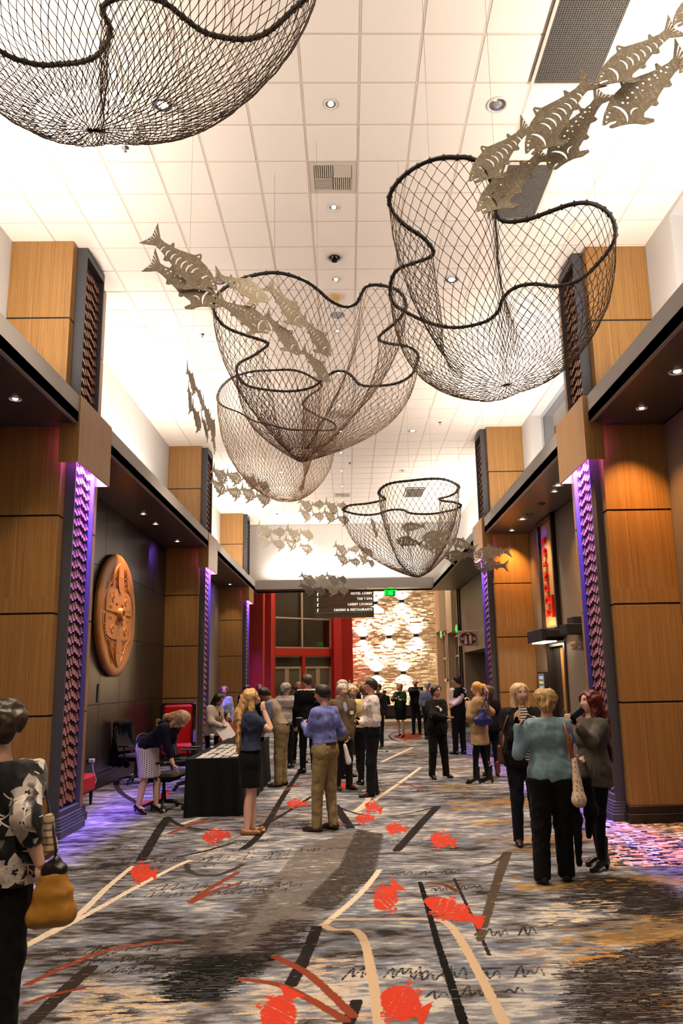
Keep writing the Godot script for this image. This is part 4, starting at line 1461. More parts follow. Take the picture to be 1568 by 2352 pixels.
# ---------------------------------------------------------------- carved medallion
func build_medallion() -> void:
	var c := V(WL + 0.03, 3.07, 14.26)
	var t := thing("carved_medallion", "large round carved cedar medallion with central hole on dark panelled wall", "wall carving", c)
	var B := Basis(Vector3(0, 0, 1), Vector3(0, 1, 0), Vector3(-1, 0, 0)).orthonormalized()
	B = Basis(Vector3(0, 0, -1), Vector3(0, 1, 0), Vector3(1, 0, 0))     # local x towards the far end, z out of the wall
	var T := Transform3D(B, Vector3.ZERO)
	var M_cedar := tri_tex(mat("carved cedar", Color(1, 1, 1), 0.42), wood_image(Color(0.66, 0.43, 0.21), 0.12, 256, 256, 41), Vector3(1.4, 0.6, 1.4))
	var disc := MB.new()
	disc.lathe([[0.0, 0.085], [0.86, 0.085], [0.92, 0.095], [1.04, 0.105], [1.11, 0.095], [1.145, 0.07], [1.15, 0.04], [1.13, 0.0]], 72, T * Transform3D(Basis(Vector3.RIGHT, PI / 2), Vector3.ZERO))
	put("disc", disc, M_cedar, t)
	var hub := MB.new()
	hub.lathe([[0.05, 0.09], [0.055, 0.17], [0.09, 0.20], [0.125, 0.17], [0.135, 0.09]], 32, T * Transform3D(Basis(Vector3.RIGHT, PI / 2), Vector3.ZERO))
	put("hub_ring", hub, M_cedar, t)
	var hole := MB.new()
	hole.lathe([[0.0, 0.118], [0.06, 0.118]], 24, T * Transform3D(Basis(Vector3.RIGHT, PI / 2), Vector3.ZERO))
	put("hub_hole", hole, M_black, t)
	var P := func(pts: Array) -> PackedVector2Array:
		var o := PackedVector2Array()
		for p in pts:
			o.append(Vector2(p[0], p[1]))
		return o
	# raised body panel, heads above and below, and carved crescents
	for s in [1, -1]:
		var body := MB.new()
		var bp := PackedVector2Array()
		for k in 25:
			var an := PI * k / 24.0
			bp.append(Vector2(0.80 * signf(cos(an)) * pow(absf(cos(an)), 0.55), s * (0.03 + 0.44 * pow(sin(an), 0.45))))
		var cuts := []
		for q in [-1, 1]:
			cuts.append(P.call([[q * 0.17 - 0.08, 0.20 * s], [q * 0.17 + 0.08, 0.20 * s], [q * 0.19, 0.09 * s]]))
			cuts.append(crescent(Vector2(q * 0.40, 0.36 * s), 0.09, 0.035, PI * 0.5 * s))
			cuts.append(crescent(Vector2(q * 0.60, 0.30 * s), 0.07, 0.03, 0.0 if q < 0 else PI))
			for k in 4:
				cuts.append(P.call([[q * (0.46 + k * 0.055) - 0.012, 0.07 * s], [q * (0.46 + k * 0.055) + 0.012, 0.07 * s], [q * (0.46 + k * 0.055) + 0.012, 0.13 * s], [q * (0.46 + k * 0.055) - 0.012, 0.13 * s]]))
		body.plate(bp, cuts, 0.03, T * Transform3D(Basis(), Vector3(0, 0, 0.078)))
		put("raised_body", body, M_cedar, t)
		var head := MB.new()
		head.plate(ellipse(0.17, 0.27, 36, Vector2(0.0, 0.68 * s)), [], 0.046, T * Transform3D(Basis(), Vector3(0, 0, 0.078)))
		put("raised_head", head, M_cedar, t)
		var cowl := MB.new()
		var pts := PackedVector3Array()
		for k in 25:
			var an := PI * (k / 24.0)
			pts.append(T * Vector3(cos(an) * 0.30 * (1.0 + 0.55 * pow(absf(cos(an)), 3.0)), s * (0.50 + sin(an) * 0.46), 0.095))
		cowl.tube(pts, [0.02], 8)
		put("cowl_ridge", cowl, M_cedar, t)
		for q in [-1, 1]:
			var wing := MB.new()
			wing.tube(smooth_path([T * Vector3(q * 0.34, s * 0.92, 0.088), T * Vector3(q * 0.44, s * 0.72, 0.09), T * Vector3(q * 0.50, s * 0.56, 0.09), T * Vector3(q * 0.70, s * 0.44, 0.09), T * Vector3(q * 0.90, s * 0.24, 0.088), T * Vector3(q * 0.97, s * 0.02, 0.088)]), [0.022], 8)
			put("wing_ridge", wing, M_cedar, t)
		for q in [[-0.40, 0.28], [0.40, 0.28]]:
			var dm := MB.new()
			dm.plate(P.call([[q[0] - 0.10, (q[1]) * s], [q[0], (q[1] - 0.085) * s], [q[0] + 0.10, q[1] * s], [q[0], (q[1] + 0.085) * s]]), [P.call([[q[0] - 0.055, q[1] * s], [q[0], (q[1] - 0.045) * s], [q[0] + 0.055, q[1] * s], [q[0], (q[1] + 0.045) * s]])], 0.012, T * Transform3D(Basis(), Vector3(0, 0, 0.106)))
			put("carved_diamond", dm, M_cedar, t)
		for q in [-1, 1]:
			for k in 3:
				var cr := MB.new()
				var cp := PackedVector3Array()
				for m in 9:
					var an := -0.9 + 1.8 * m / 8.0
					cp.append(T * Vector3(q * (0.24 + k * 0.02 + cos(an) * 0.05), s * (0.55 + k * 0.10) + sin(an) * 0.05, 0.125 - k * 0.012))
				cr.tube(cp, [0.002, 0.009, 0.011, 0.012, 0.013, 0.012, 0.011, 0.009, 0.002], 5)
				put("carved_crescent", cr, M_cedar, t)
			var eye := MB.new()
			eye.tube(PackedVector3Array([T * Vector3(q * 0.04, 0.70 * s, 0.126), T * Vector3(q * 0.07, 0.715 * s, 0.127), T * Vector3(q * 0.10, 0.70 * s, 0.126)]), [0.004, 0.008, 0.004], 5)
			put("carved_eye", eye, M_cedar, t)
			for k in 6:
				var nt := MB.new()
				var ca: float = q * cos(0.25 + k * 0.07)
				var sa: float = s * sin(0.25 + k * 0.07)
				nt.box(Vector3(-0.035, -0.006, 0), Vector3(0.035, 0.006, 0.008), 0.002, T * Transform3D(Basis(Vector3.BACK, atan2(sa, ca)), Vector3(ca * 0.90, sa * 0.90, 0.112)))
				put("carved_notch", nt, M_cedar, t)
	var cd := thing("wall_light_switch", "narrow metal card plate on the dark panels below the medallion", "wall plate", on_x(225, 1592, WL + 0.025))
	put("plate", bx(Vector3(-0.005, -0.16, -0.03), Vector3(0.012, 0.16, 0.03), 0.003), M_frame, cd)
# ---------------------------------------------------------------- hanging nets
func scaled_px(pts: Array, ox: float, oy: float, s: float) -> Array:
	var o := []
	for p in pts:
		o.append([ox + p[0] * s, oy + p[1] * s])
	return o

func build_nets() -> void:
	var R := [[1050, 362], [985, 372], [925, 405], [895, 445], [900, 485], [930, 520], [975, 548], [995, 575], [985, 590], [950, 605], [912, 622], [897, 650], [900, 690], [925, 715], [980, 738], [1050, 753], [1110, 742], [1142, 715], [1155, 685], [1185, 662], [1230, 653], [1280, 655], [1335, 640], [1380, 600], [1408, 555], [1412, 520], [1395, 490], [1355, 468], [1310, 468], [1260, 484], [1210, 505], [1165, 512], [1142, 500], [1135, 465], [1128, 415], [1105, 378]]
	net("clover-shaped hanging net with a black hoop below the leading fish school", R, 5.8, 1.37, [1165, 880], 84, 30, 0.0030, 0.019, [[1, 1.0], [13, 1.0], [23, 1.0]])
	var C := scaled_px([[425, 510], [440, 455], [500, 395], [600, 345], [740, 330], [880, 365], [960, 410], [1030, 470], [1100, 505], [1160, 490], [1190, 430], [1220, 390], [1300, 390], [1380, 425], [1415, 490], [1400, 540], [1350, 590], [1285, 650], [1280, 680], [1330, 695], [1430, 705], [1475, 740], [1475, 790], [1440, 855], [1350, 900], [1240, 915], [1180, 905], [1130, 850], [1070, 832], [1000, 870], [930, 915], [800, 940], [680, 930], [590, 900], [548, 850], [555, 800], [640, 745], [705, 700], [690, 685], [600, 655], [500, 610], [445, 560]], 300, 480, 0.44643)
	net("wide wavy hanging net crossed by the bronze fish school in mid hall", C, 6.4, 1.75, [690, 1040], 100, 32, 0.0034, 0.020, [[4, 1.0], [13, 1.0], [32, 1.0]], 1.7, Color(0.38, 0.275, 0.16))
	var Bn := scaled_px([[450, 950], [500, 880], [560, 855], [690, 830], [830, 830], [960, 880], [975, 925], [905, 970], [890, 1020], [960, 1060], [1050, 1110], [1030, 1135], [900, 1140], [700, 1110], [560, 1050], [460, 1000]], 300, 480, 0.44643)
	net("round tan hanging net half behind the wide wavy net", Bn, 6.8, 1.84, [655, 1118], 84, 32, 0.0036, 0.018, [[0, 1.0], [5, 1.0], [10, 1.0]], 0.95, Color(0.50, 0.37, 0.22))
	var Dn := scaled_px([[740, 340], [770, 325], [850, 312], [920, 300], [932, 292], [905, 270], [915, 245], [970, 220], [1060, 205], [1150, 202], [1220, 208], [1270, 230], [1265, 260], [1230, 278], [1185, 290], [1200, 305], [1250, 310], [1283, 322], [1250, 345], [1180, 358], [1100, 362], [1045, 360], [1020, 345], [980, 340], [940, 348], [910, 362], [860, 367], [790, 360], [745, 350]], 420, 1000, 0.49745)
	net("distant hanging net with a lobed black hoop and fish swimming through", Dn, 6.0, 1.85, [960, 1306], 84, 28, 0.0052, 0.026, [[0, 1.0], [9, 1.0], [17, 1.0]], 1.4)
	var A := scaled_px([[-300, -300], [-260, -60], [-120, 150], [0, 225], [100, 270], [200, 298], [300, 290], [400, 262], [450, 235], [485, 190], [495, 140], [480, 90], [460, 50], [465, 20], [500, -5], [560, -16], [640, -10], [740, 15], [830, 75], [920, 145], [1000, 175], [1080, 180], [1160, 160], [1240, 115], [1320, 50], [1370, 0], [1430, -100], [1440, -250], [1300, -420], [1000, -480], [800, -440], [600, -420], [350, -520], [0, -500]], 0, 0, 0.5102)
	net("big hanging net with a wavy black hoop in front of a bright downlight", A, 6.0, 0.92, [215, 280], 104, 24, 0.0026, 0.017, [[5, 1.0], [20, 1.0], [30, 1.0]])

func net(label: String, px: Array, y: float, drop: float, bottom: Array, around: int, rows: int, rs: float, rr: float, wires: Array, taper := 0.8, tone := Color(0.31, 0.22, 0.13)) -> void:
	var raw := PackedVector3Array()
	var cen := Vector3.ZERO
	for p in px:
		var q := on_y(p[0], p[1], y)
		raw.append(q)
		cen += q / px.size()
	var t := thing("hanging_net", label, "net", cen, "hanging fishing nets")
	# smooth closed rim, evenly spaced
	var cv := Curve3D.new()
	cv.bake_interval = 0.02
	for i in raw.size() + 1:
		var k := i % raw.size()
		var tg := (raw[(k + 1) % raw.size()] - raw[(k - 1 + raw.size()) % raw.size()]) * 0.17
		cv.add_point(raw[k] - cen, -tg, tg)
	var len := cv.get_baked_length()
	var rim := PackedVector3Array()
	var seg := around * 2
	for i in seg:
		rim.append(cv.sample_baked(len * i / seg) + Vector3(0, 0.012 * sin(i * 0.35), 0))
	var hoop := MB.new()
	hoop.tube(rim, [rr], 8, false, true)
	put("hoop", hoop, mat("black rubber hoop", Color(0.075, 0.072, 0.06), 0.55), t)
	var lash := MB.new()
	for i in range(0, seg, 2):
		var d := (rim[(i + 1) % seg] - rim[i]).normalized()
		lash.tube(PackedVector3Array([rim[i] - d * 0.012, rim[i], rim[i] + d * 0.012]), [rr * 1.05, rr * rng.randf_range(1.3, 1.6), rr * 1.05], 6)
		if rng.randf() < 0.4:
			lash.tube(PackedVector3Array([rim[i], rim[i] + Vector3(rng.randf_range(-0.03, 0.03), rng.randf_range(-0.03, 0.04), rng.randf_range(-0.03, 0.03))]), [rs, rs * 0.6], 3)
	stuff(put("lashing", lash, mat("olive twine", Color(0.20, 0.155, 0.085), 0.8), t))
	# the bag
	var bc := on_d(bottom[0], bottom[1], -cen.z) - cen
	bc.y = 0
	bc.z = 0
	var knots := []
	var ext := Vector3.ZERO
	var area := 0.0
	for i in seg:
		ext = ext.max(rim[i].abs())
		area += rim[i].x * rim[(i + 1) % seg].z - rim[i].z * rim[(i + 1) % seg].x
	ext *= 0.88
	var turn := 1.0 if area > 0 else -1.0
	var phase := atan2(rim[0].z / ext.z, rim[0].x / ext.x * turn)
	for j in rows + 1:
		var v := float(j) / rows
		var row := PackedVector3Array()
		var a := v * PI * 0.5
		var w := pow(cos(a), taper) if j < rows else 0.0      # how far out it stays
		var h := drop * sin(a)
		var rnd := smoothstep(0.25, 1.0, v)
		for i in around:
			var r := cv.sample_baked(fmod(len * (i + 0.5 * (j % 2)) / around, len))
			var an := TAU * (i + 0.5 * (j % 2)) / around + phase
			r = r.lerp(Vector3(cos(an) * ext.x * turn, 0, sin(an) * ext.z), rnd * 0.85)
			var p := r * w + bc * (1.0 - w)
			p.y = -h
			if j > 0 and j < rows:
				p += Vector3(rng.randf_range(-1, 1), rng.randf_range(-1, 1), rng.randf_range(-1, 1)) * 0.0045
			row.append(p)
		knots.append(row)
	var twine := MB.new()
	var kn := MB.new()
	for j in rows:
		for i in around:
			var p: Vector3 = knots[j][i]
			var i2 := i if j % 2 == 0 else (i + 1) % around
			var i1 := (i - 1 + around) % around if j % 2 == 0 else i
			if (j > rows * 0.78 and i % 2 == 1) or (j > rows * 0.90 and i % 4 != 0):
				continue
			for q in [knots[j + 1][i1], knots[j + 1][i2]]:
				if p.distance_squared_to(q) > 1e-6:
					var mid: Vector3 = (p + q) * 0.5 + Vector3(0, -0.004, 0)
					twine.tube(PackedVector3Array([p, mid, q]), [rs], 3, false)
			if j > 0 and j < rows - 2:
				var s := rs * 2.1
				var o := [Vector3(s, 0, 0), Vector3(-s, 0, 0), Vector3(0, s, 0), Vector3(0, -s, 0), Vector3(0, 0, s), Vector3(0, 0, -s)]
				for f in [[0, 2, 4], [4, 2, 1], [1, 2, 5], [5, 2, 0], [0, 4, 3], [4, 1, 3], [1, 5, 3], [5, 0, 3]]:
					kn.tri(p + o[f[0]], p + o[f[1]], p + o[f[2]])
	var nt := put("netting", twine, mat("net twine " + str(tone), tone, 0.7), t)
	stuff(nt)
	stuff(put("knots", kn, mat("dark net knots", Color(0.20, 0.145, 0.09), 0.8), t))
	for wr in wires:
		var p := raw[int(wr[0])] - cen
		var wm := MB.new()
		wm.tube(PackedVector3Array([p, Vector3(p.x, CEIL - cen.y, p.z)]), [0.0016], 4)
		put("hanging_wire", wm, mat("thin steel wire", Color(0.55, 0.52, 0.48), 0.4, 0.8), t)

# ---------------------------------------------------------------- steel fish
func crescent(c: Vector2, r: float, thick: float, tilt: float) -> PackedVector2Array:
	var p := PackedVector2Array()
	var n := 8
	for k in n + 1:
		var a := -1.15 + 2.3 * k / n
		p.append(c + Vector2(cos(a) * r - r * 0.7, sin(a) * r).rotated(tilt))
	for k in range(n - 1, 0, -1):
		var a := -1.15 + 2.3 * k / n
		p.append(c + Vector2(cos(a) * (r - thick) - r * 0.7 + thick * 0.15, sin(a) * r).rotated(tilt))
	return p

var fish_meshes := []

# a salmon cut from sheet steel: nose at x = 0, tail at x = -1
func fish_mesh(kind: int, bend: float, flip: bool) -> ArrayMesh:
	var top := [[0.0, 0.01], [-0.02, 0.03], [-0.08, 0.07], [-0.18, 0.115], [-0.28, 0.14], [-0.36, 0.145], [-0.39, 0.20], [-0.42, 0.205], [-0.455, 0.15], [-0.52, 0.125], [-0.62, 0.09], [-0.68, 0.072], [-0.71, 0.11], [-0.73, 0.108], [-0.735, 0.062], [-0.80, 0.05], [-0.86, 0.055], [-0.93, 0.11], [-1.0, 0.17]]
	var bot := [[-0.965, 0.06], [-0.945, 0.01], [-0.965, -0.05], [-1.0, -0.13], [-0.92, -0.085], [-0.85, -0.04], [-0.78, -0.045], [-0.70, -0.062], [-0.685, -0.105], [-0.66, -0.105], [-0.62, -0.078], [-0.54, -0.10], [-0.50, -0.115], [-0.485, -0.15], [-0.455, -0.15], [-0.43, -0.122], [-0.34, -0.13], [-0.31, -0.155], [-0.36, -0.215], [-0.345, -0.235], [-0.27, -0.205], [-0.22, -0.15], [-0.17, -0.115], [-0.11, -0.085], [-0.045, -0.06], [-0.03, -0.045], [-0.035, -0.03], [-0.055, -0.032], [-0.10, -0.045], [-0.115, -0.035], [-0.07, -0.012], [-0.02, -0.005]]
	var f := -1.0 if flip else 1.0
	var W := func(p: Vector2) -> Vector2:
		return Vector2(p.x, p.y + bend * 4.0 * (p.x + 0.5) * (p.x + 0.5) - bend)
	var out := PackedVector2Array()
	for p in top + bot:
		out.append(W.call(Vector2(p[0], p[1])))
	var holes := []
	holes.append(crescent(Vector2(-0.205, -0.01), 0.10, 0.030, PI))          # gill
	for q in [[-0.085, 0.035, 0.014], [-0.045, 0.01, 0.008]]:                # eye
		holes.append(ellipse(q[2], q[2] * 0.8, 8, Vector2(q[0], q[1])))
	holes.append(PackedVector2Array([Vector2(-0.14, 0.04), Vector2(-0.115, 0.045), Vector2(-0.12, 0.065)]))
	if kind == 0:
		for k in 7:
			var x := -0.34 - k * 0.072
			holes.append(crescent(Vector2(x, 0.005 - 0.004 * k), 0.078 - 0.006 * k, 0.024 - 0.001 * k, PI))
	else:
		for k in 9:
			holes.append(ellipse(0.012, 0.011, 7, Vector2(-0.27 - k * 0.062, 0.06 - absf(k - 3) * 0.006)))
		for k in 6:
			holes.append(ellipse(0.009, 0.008, 6, Vector2(-0.30 - k * 0.085, 0.015 - 0.01 * (k % 2))))
		holes.append(crescent(Vector2(-0.29, -0.06), 0.055, 0.018, PI * 0.5))
	for k in 5:                                                              # tail rays
		var s := (k - 2) / 2.0
		holes.append(PackedVector2Array([Vector2(-0.885, 0.012 + s * 0.03), Vector2(-0.955 - absf(s) * 0.02, 0.022 + s * 0.078 - 0.006), Vector2(-0.955 - absf(s) * 0.02, 0.022 + s * 0.078 + 0.008)]))
	holes.append(PackedVector2Array([Vector2(-0.395, 0.155), Vector2(-0.43, 0.153), Vector2(-0.408, 0.188)]))
	var hw := []
	for h in holes:
		var q := PackedVector2Array()
		for p in h:
			q.append(W.call(p))
		hw.append(q)
	var mb := MB.new()
	var T := Transform3D(Basis.from_scale(Vector3(1, f, 1)), Vector3(0, 0, -0.0025))
	mb.plate(out, hw, 0.005, T)
	return mb.mesh()

func build_fish() -> void:
	for k in 8:
		fish_meshes.append(fish_mesh(k % 2, [0.0, 0.03, -0.03, 0.02][k / 2], false))
	# each fish: nose x, y, tail x, y, [depth of nose, depth of tail]
	school("bronze-lit steel fish school swimming towards the clover net", [
		[1078, 418, 1222, 285, 5.60, 5.45], [1095, 488, 1258, 345, 5.72, 5.55], [1208, 355, 1368, 178, 5.42, 5.2], [1260, 392, 1398, 208, 5.50, 5.3], [1370, 192, 1560, 60, 5.15, 4.95], [1385, 290, 1585, 120, 5.25, 5.05], [1545, 60, 1700, -60, 4.95, 4.8], [1560, 170, 1740, 40, 5.05, 4.9]], 0, 0.88)
	school("curving bronze steel fish school sweeping across the wide wavy net", [
		[498, 668, 338, 538, 6.6, 6.35], [505, 700, 338, 600, 6.65, 6.4], [618, 690, 488, 632, 6.95, 6.7], [622, 762, 492, 690, 7.0, 6.75], [700, 752, 612, 652, 7.25, 7.0], [690, 815, 605, 718, 7.3, 7.05], [759, 820, 688, 728, 7.5, 7.25], [757, 880, 690, 800, 7.55, 7.3]], 0)
	school("steel fish school seen almost edge-on near the left wall", [
		[450, 900, 428, 845, 10.3, 9.7], [440, 940, 432, 885, 10.3, 9.7], [470, 940, 446, 885, 11.0, 10.4], [462, 985, 440, 930, 11.0, 10.4], [485, 985, 465, 925, 11.8, 11.1], [478, 1000, 462, 955, 11.8, 11.1], [494, 1005, 480, 960, 12.5, 11.8], [495, 1030, 484, 985, 12.5, 11.8]], 1)
	school("eight small steel fish in front of the left-hand white wall", [
		[522, 1107, 486, 1076, 17.0, 17.4], [519, 1130, 484, 1100, 17.0, 17.4], [554, 1108, 517, 1088, 16.6, 17.0], [555, 1136, 518, 1122, 16.6, 17.0], [591, 1118, 556, 1094, 16.2, 16.6], [586, 1144, 552, 1118, 16.2, 16.6], [620, 1130, 590, 1108, 15.8, 16.2], [621, 1152, 586, 1135, 15.8, 16.2]], 1)
	school("eight pale steel fish between the round net and the lobed net", [
		[717, 1172, 686, 1148, 21.4, 21.8], [714, 1192, 687, 1168, 21.4, 21.8], [744, 1160, 714, 1160, 21.0, 21.4], [745, 1188, 716, 1180, 21.0, 21.4], [776, 1178, 745, 1152, 20.6, 21.0], [770, 1195, 742, 1172, 20.6, 21.0], [798, 1168, 772, 1160, 20.2, 20.6], [802, 1198, 772, 1186, 20.2, 20.6]], 1)
	school("eight pale steel fish against the upper part of the white end wall", [
		[622, 1232, 591, 1205, 22.6, 23.0], [618, 1252, 592, 1225, 22.6, 23.0], [655, 1225, 618, 1222, 22.2, 22.6], [655, 1255, 620, 1240, 22.2, 22.6], [691, 1243, 656, 1212, 21.8, 22.2], [682, 1258, 653, 1235, 21.8, 22.2], [720, 1235, 687, 1222, 21.4, 21.8], [718, 1265, 686, 1250, 21.4, 21.8]], 1)
	school("eight pale steel fish low on the white end wall beside the lobed net", [
		[797, 1272, 767, 1250, 24.6, 25.0], [800, 1293, 770, 1270, 24.6, 25.0], [826, 1262, 797, 1264, 24.2, 24.6], [828, 1292, 799, 1286, 24.2, 24.6], [846, 1278, 823, 1252, 23.8, 24.2], [844, 1292, 823, 1272, 23.8, 24.2], [857, 1275, 841, 1262, 23.4, 23.8], [860, 1298, 843, 1285, 23.4, 23.8]], 1)
	school("dark steel fish school hanging in front of the directory sign", [
		[725, 1342, 688, 1318, 24.6, 25.0], [722, 1362, 688, 1340, 24.6, 25.0], [750, 1330, 722, 1328, 24.2, 24.6], [748, 1360, 718, 1350, 24.2, 24.6], [778, 1342, 747, 1318, 23.8, 24.2], [776, 1362, 745, 1340, 23.8, 24.2], [797, 1335, 774, 1328, 23.4, 23.8], [800, 1358, 772, 1352, 23.4, 23.8]], 1)
	school("large steel fish passing through and beside the lobed net", [
		[920, 1212, 978, 1208, 14.9, 14.8], [966, 1238, 1036, 1222, 14.8, 14.7], [908, 1242, 972, 1252, 14.9, 14.8], [970, 1258, 1038, 1245, 14.7, 14.6], [1034, 1240, 1095, 1262, 14.6, 14.5], [1018, 1278, 1090, 1275, 14.6, 14.5], [1088, 1275, 1175, 1268, 14.5, 14.4], [1088, 1300, 1168, 1302, 14.5, 14.4]], 0)
	school("pair of pale steel fish half hidden behind the lobed net", [[862, 1215, 850, 1190, 21.0, 21.3], [868, 1232, 856, 1210, 21.0, 21.3]], 1)

func school(label: String, list: Array, first: int, near := 1.0) -> void:
	var M_fish := tri_tex(mat("brushed fish steel", Color(1, 1, 1), 0.42, 0.7), swirl_image(), Vector3(2.6, 2.6, 2.6), false)
	M_fish.roughness = 0.44
	var cen := Vector3.ZERO
	var pts := []
	for q in list:
		var a := on_d(q[0], q[1], q[4] * near)
		var b := on_d(q[2], q[3], q[5] * near)
		pts.append([a, b])
		cen += (a + b) * 0.5 / list.size()
	var t := thing("fish_school", label, "fish sculpture", cen, "hanging steel fish schools")
	for i in pts.size():
		var a: Vector3 = pts[i][0]
		var b: Vector3 = pts[i][1]
		var ax := (a - b)
		var len := ax.length()
		var ex := ax.normalized()
		var ez := ex.cross(Vector3.UP).normalized()
		var ey := ez.cross(ex).normalized()
		# the plate stands upright, turned a little
		var B := Basis(ex, ey, ez) * Basis(Vector3.RIGHT, 0.12 * sin(i * 2.3))
		var h := len * (1.25 if first == 0 else 1.35)
		inst("fish", fish_meshes[(i + first + (i / 2) * 2) % 8], M_fish, t, Transform3D(B * Basis.from_scale(Vector3(len, h, 1.0)), a - cen))
	for i in [0, pts.size() - 2]:
		var p: Vector3 = pts[i][0].lerp(pts[i][1], 0.4) - cen
		var m := MB.new()
		m.tube(PackedVector3Array([p, Vector3(p.x, CEIL - cen.y, p.z)]), [0.0013], 4)
		put("hanging_wire", m, mat("thin steel wire", Color(0.55, 0.52, 0.48), 0.4, 0.8), t)

var _swirl: ImageTexture
func swirl_image() -> ImageTexture:
	if _swirl:
		return _swirl
	var im := Image.create(256, 256, false, Image.FORMAT_RGB8)
	im.fill(Color(0.54, 0.50, 0.43))
	var r := RandomNumberGenerator.new()
	r.seed = 6
	for k in 420:
		var c := Vector2(r.randf_range(0, 256), r.randf_range(0, 256))
		var a0 := r.randf_range(0, TAU)
		var rad := r.randf_range(6, 16)
		var s := r.randf_range(-0.16, 0.26)
		for m in 14:
			var p := c + Vector2.from_angle(a0 + m * 0.13) * rad
			im.fill_rect(Rect2i(int(p.x), int(p.y), 2, 2), Color(0.54 + s, 0.50 + s * 0.95, 0.43 + s * 0.85))
	_swirl = ImageTexture.create_from_image(im)
	return _swirl
# ---------------------------------------------------------------- furniture
func caster_chair(label: String, at: Vector3, yaw: float, coat: bool) -> void:
	var t := thing("office_chair", label, "chair", at)
	t.rotation.y = deg_to_rad(yaw)
	var M_fab := mat("black mesh fabric", Color(0.035, 0.033, 0.036), 0.8)
	var M_pl := mat("black plastic", Color(0.03, 0.03, 0.032), 0.4)
	var seat := MB.new()
	seat.box(Vector3(-0.25, 0.44, -0.24), Vector3(0.25, 0.52, 0.26), 0.035)
	put("seat", seat, M_fab, t)
	put("seat_pan", bx(Vector3(-0.20, 0.40, -0.18), Vector3(0.20, 0.44, 0.18), 0.015), M_pl, t)
	var fr := MB.new()
	var lp := smooth_path([Vector3(-0.20, 0.56, -0.25), Vector3(-0.23, 0.75, -0.30), Vector3(-0.22, 0.98, -0.34), Vector3(-0.10, 1.05, -0.36), Vector3(0.10, 1.05, -0.36), Vector3(0.22, 0.98, -0.34), Vector3(0.23, 0.75, -0.30), Vector3(0.20, 0.56, -0.25)])
	fr.tube(lp, [0.014], 8)
	fr.tube(PackedVector3Array([Vector3(0, 0.42, -0.16), Vector3(0, 0.46, -0.29), Vector3(0, 0.62, -0.33), Vector3(0, 0.80, -0.36)]), [0.024, 0.022, 0.018, 0.014], 8)
	put("back_frame", fr, M_pl, t)
	var bk := MB.new()
	for i in 6:
		for j in 6:
			var Q := func(a: int, b: int) -> Vector3:
				var u := a / 6.0 * 2 - 1
				var v := b / 6.0
				return Vector3(u * 0.225 * (1.0 - 0.12 * pow(v, 4.0)), 0.57 + v * 0.47, -0.255 - v * 0.10 + 0.035 * u * u - 0.02 * sin(v * PI))
			bk.quad(Q.call(i, j), Q.call(i + 1, j), Q.call(i + 1, j + 1), Q.call(i, j + 1))
			bk.quad(Q.call(i + 1, j) - Vector3(0, 0, 0.008), Q.call(i, j) - Vector3(0, 0, 0.008), Q.call(i, j + 1) - Vector3(0, 0, 0.008), Q.call(i + 1, j + 1) - Vector3(0, 0, 0.008))
	put("backrest", bk, M_fab, t)
	for sd in [-1, 1]:
		var am := MB.new()
		am.tube(PackedVector3Array([Vector3(sd * 0.22, 0.42, 0), Vector3(sd * 0.29, 0.46, 0), Vector3(sd * 0.29, 0.66, -0.02)]), [0.016], 7)
		am.box(Vector3(sd * 0.29 - 0.04, 0.66, -0.14), Vector3(sd * 0.29 + 0.04, 0.69, 0.14), 0.012)
		put("armrest", am, M_pl, t)
	var col := MB.new()
	col.lathe([[0.045, 0.12], [0.035, 0.16], [0.028, 0.26], [0.022, 0.28], [0.022, 0.41]], 14)
	put("gas_lift", col, M_pl, t)
	for k in 5:
		var an := TAU * k / 5 + 0.3
		var d := Vector3(cos(an), 0, sin(an))
		var leg := MB.new()
		leg.tube(PackedVector3Array([Vector3(0, 0.12, 0), d * 0.16 + Vector3(0, 0.11, 0), d * 0.30 + Vector3(0, 0.075, 0)]), [0.030, 0.024, 0.016], 7)
		var lg := put("leg", leg, M_pl, t)
		var wh := MB.new()
		wh.lathe([[0.0, -0.018], [0.026, -0.018], [0.029, -0.01], [0.029, 0.01], [0.026, 0.018], [0.0, 0.018]], 14, Transform3D(Basis(d, PI / 2) * Basis(Vector3.UP, 0.0), d * 0.30 + Vector3(0, 0.03, 0)))
		put("caster", wh, M_pl, lg)
	if coat:
		var c := thing("draped_coat", "black coat hung over the back of an office chair by the panelled wall", "coat", at)
		c.rotation.y = deg_to_rad(yaw)
		field("cloth", c, cloth("black coat", Color(0.02, 0.02, 0.022)), [[Vector3(-0.15, 1.06, -0.36), Vector3(0.15, 1.06, -0.36), 0.055, 0.055], [Vector3(-0.13, 1.05, -0.38), Vector3(-0.15, 0.35, -0.42), 0.07, 0.06], [Vector3(0.13, 1.05, -0.38), Vector3(0.15, 0.30, -0.40), 0.07, 0.065], [Vector3(0, 1.05, -0.38), Vector3(0, 0.33, -0.43), 0.07, 0.07], [Vector3(0.14, 1.0, -0.36), Vector3(0.20, 0.62, -0.30), 0.05, 0.045]], [], [], 0.02, 0.05, 0.010)

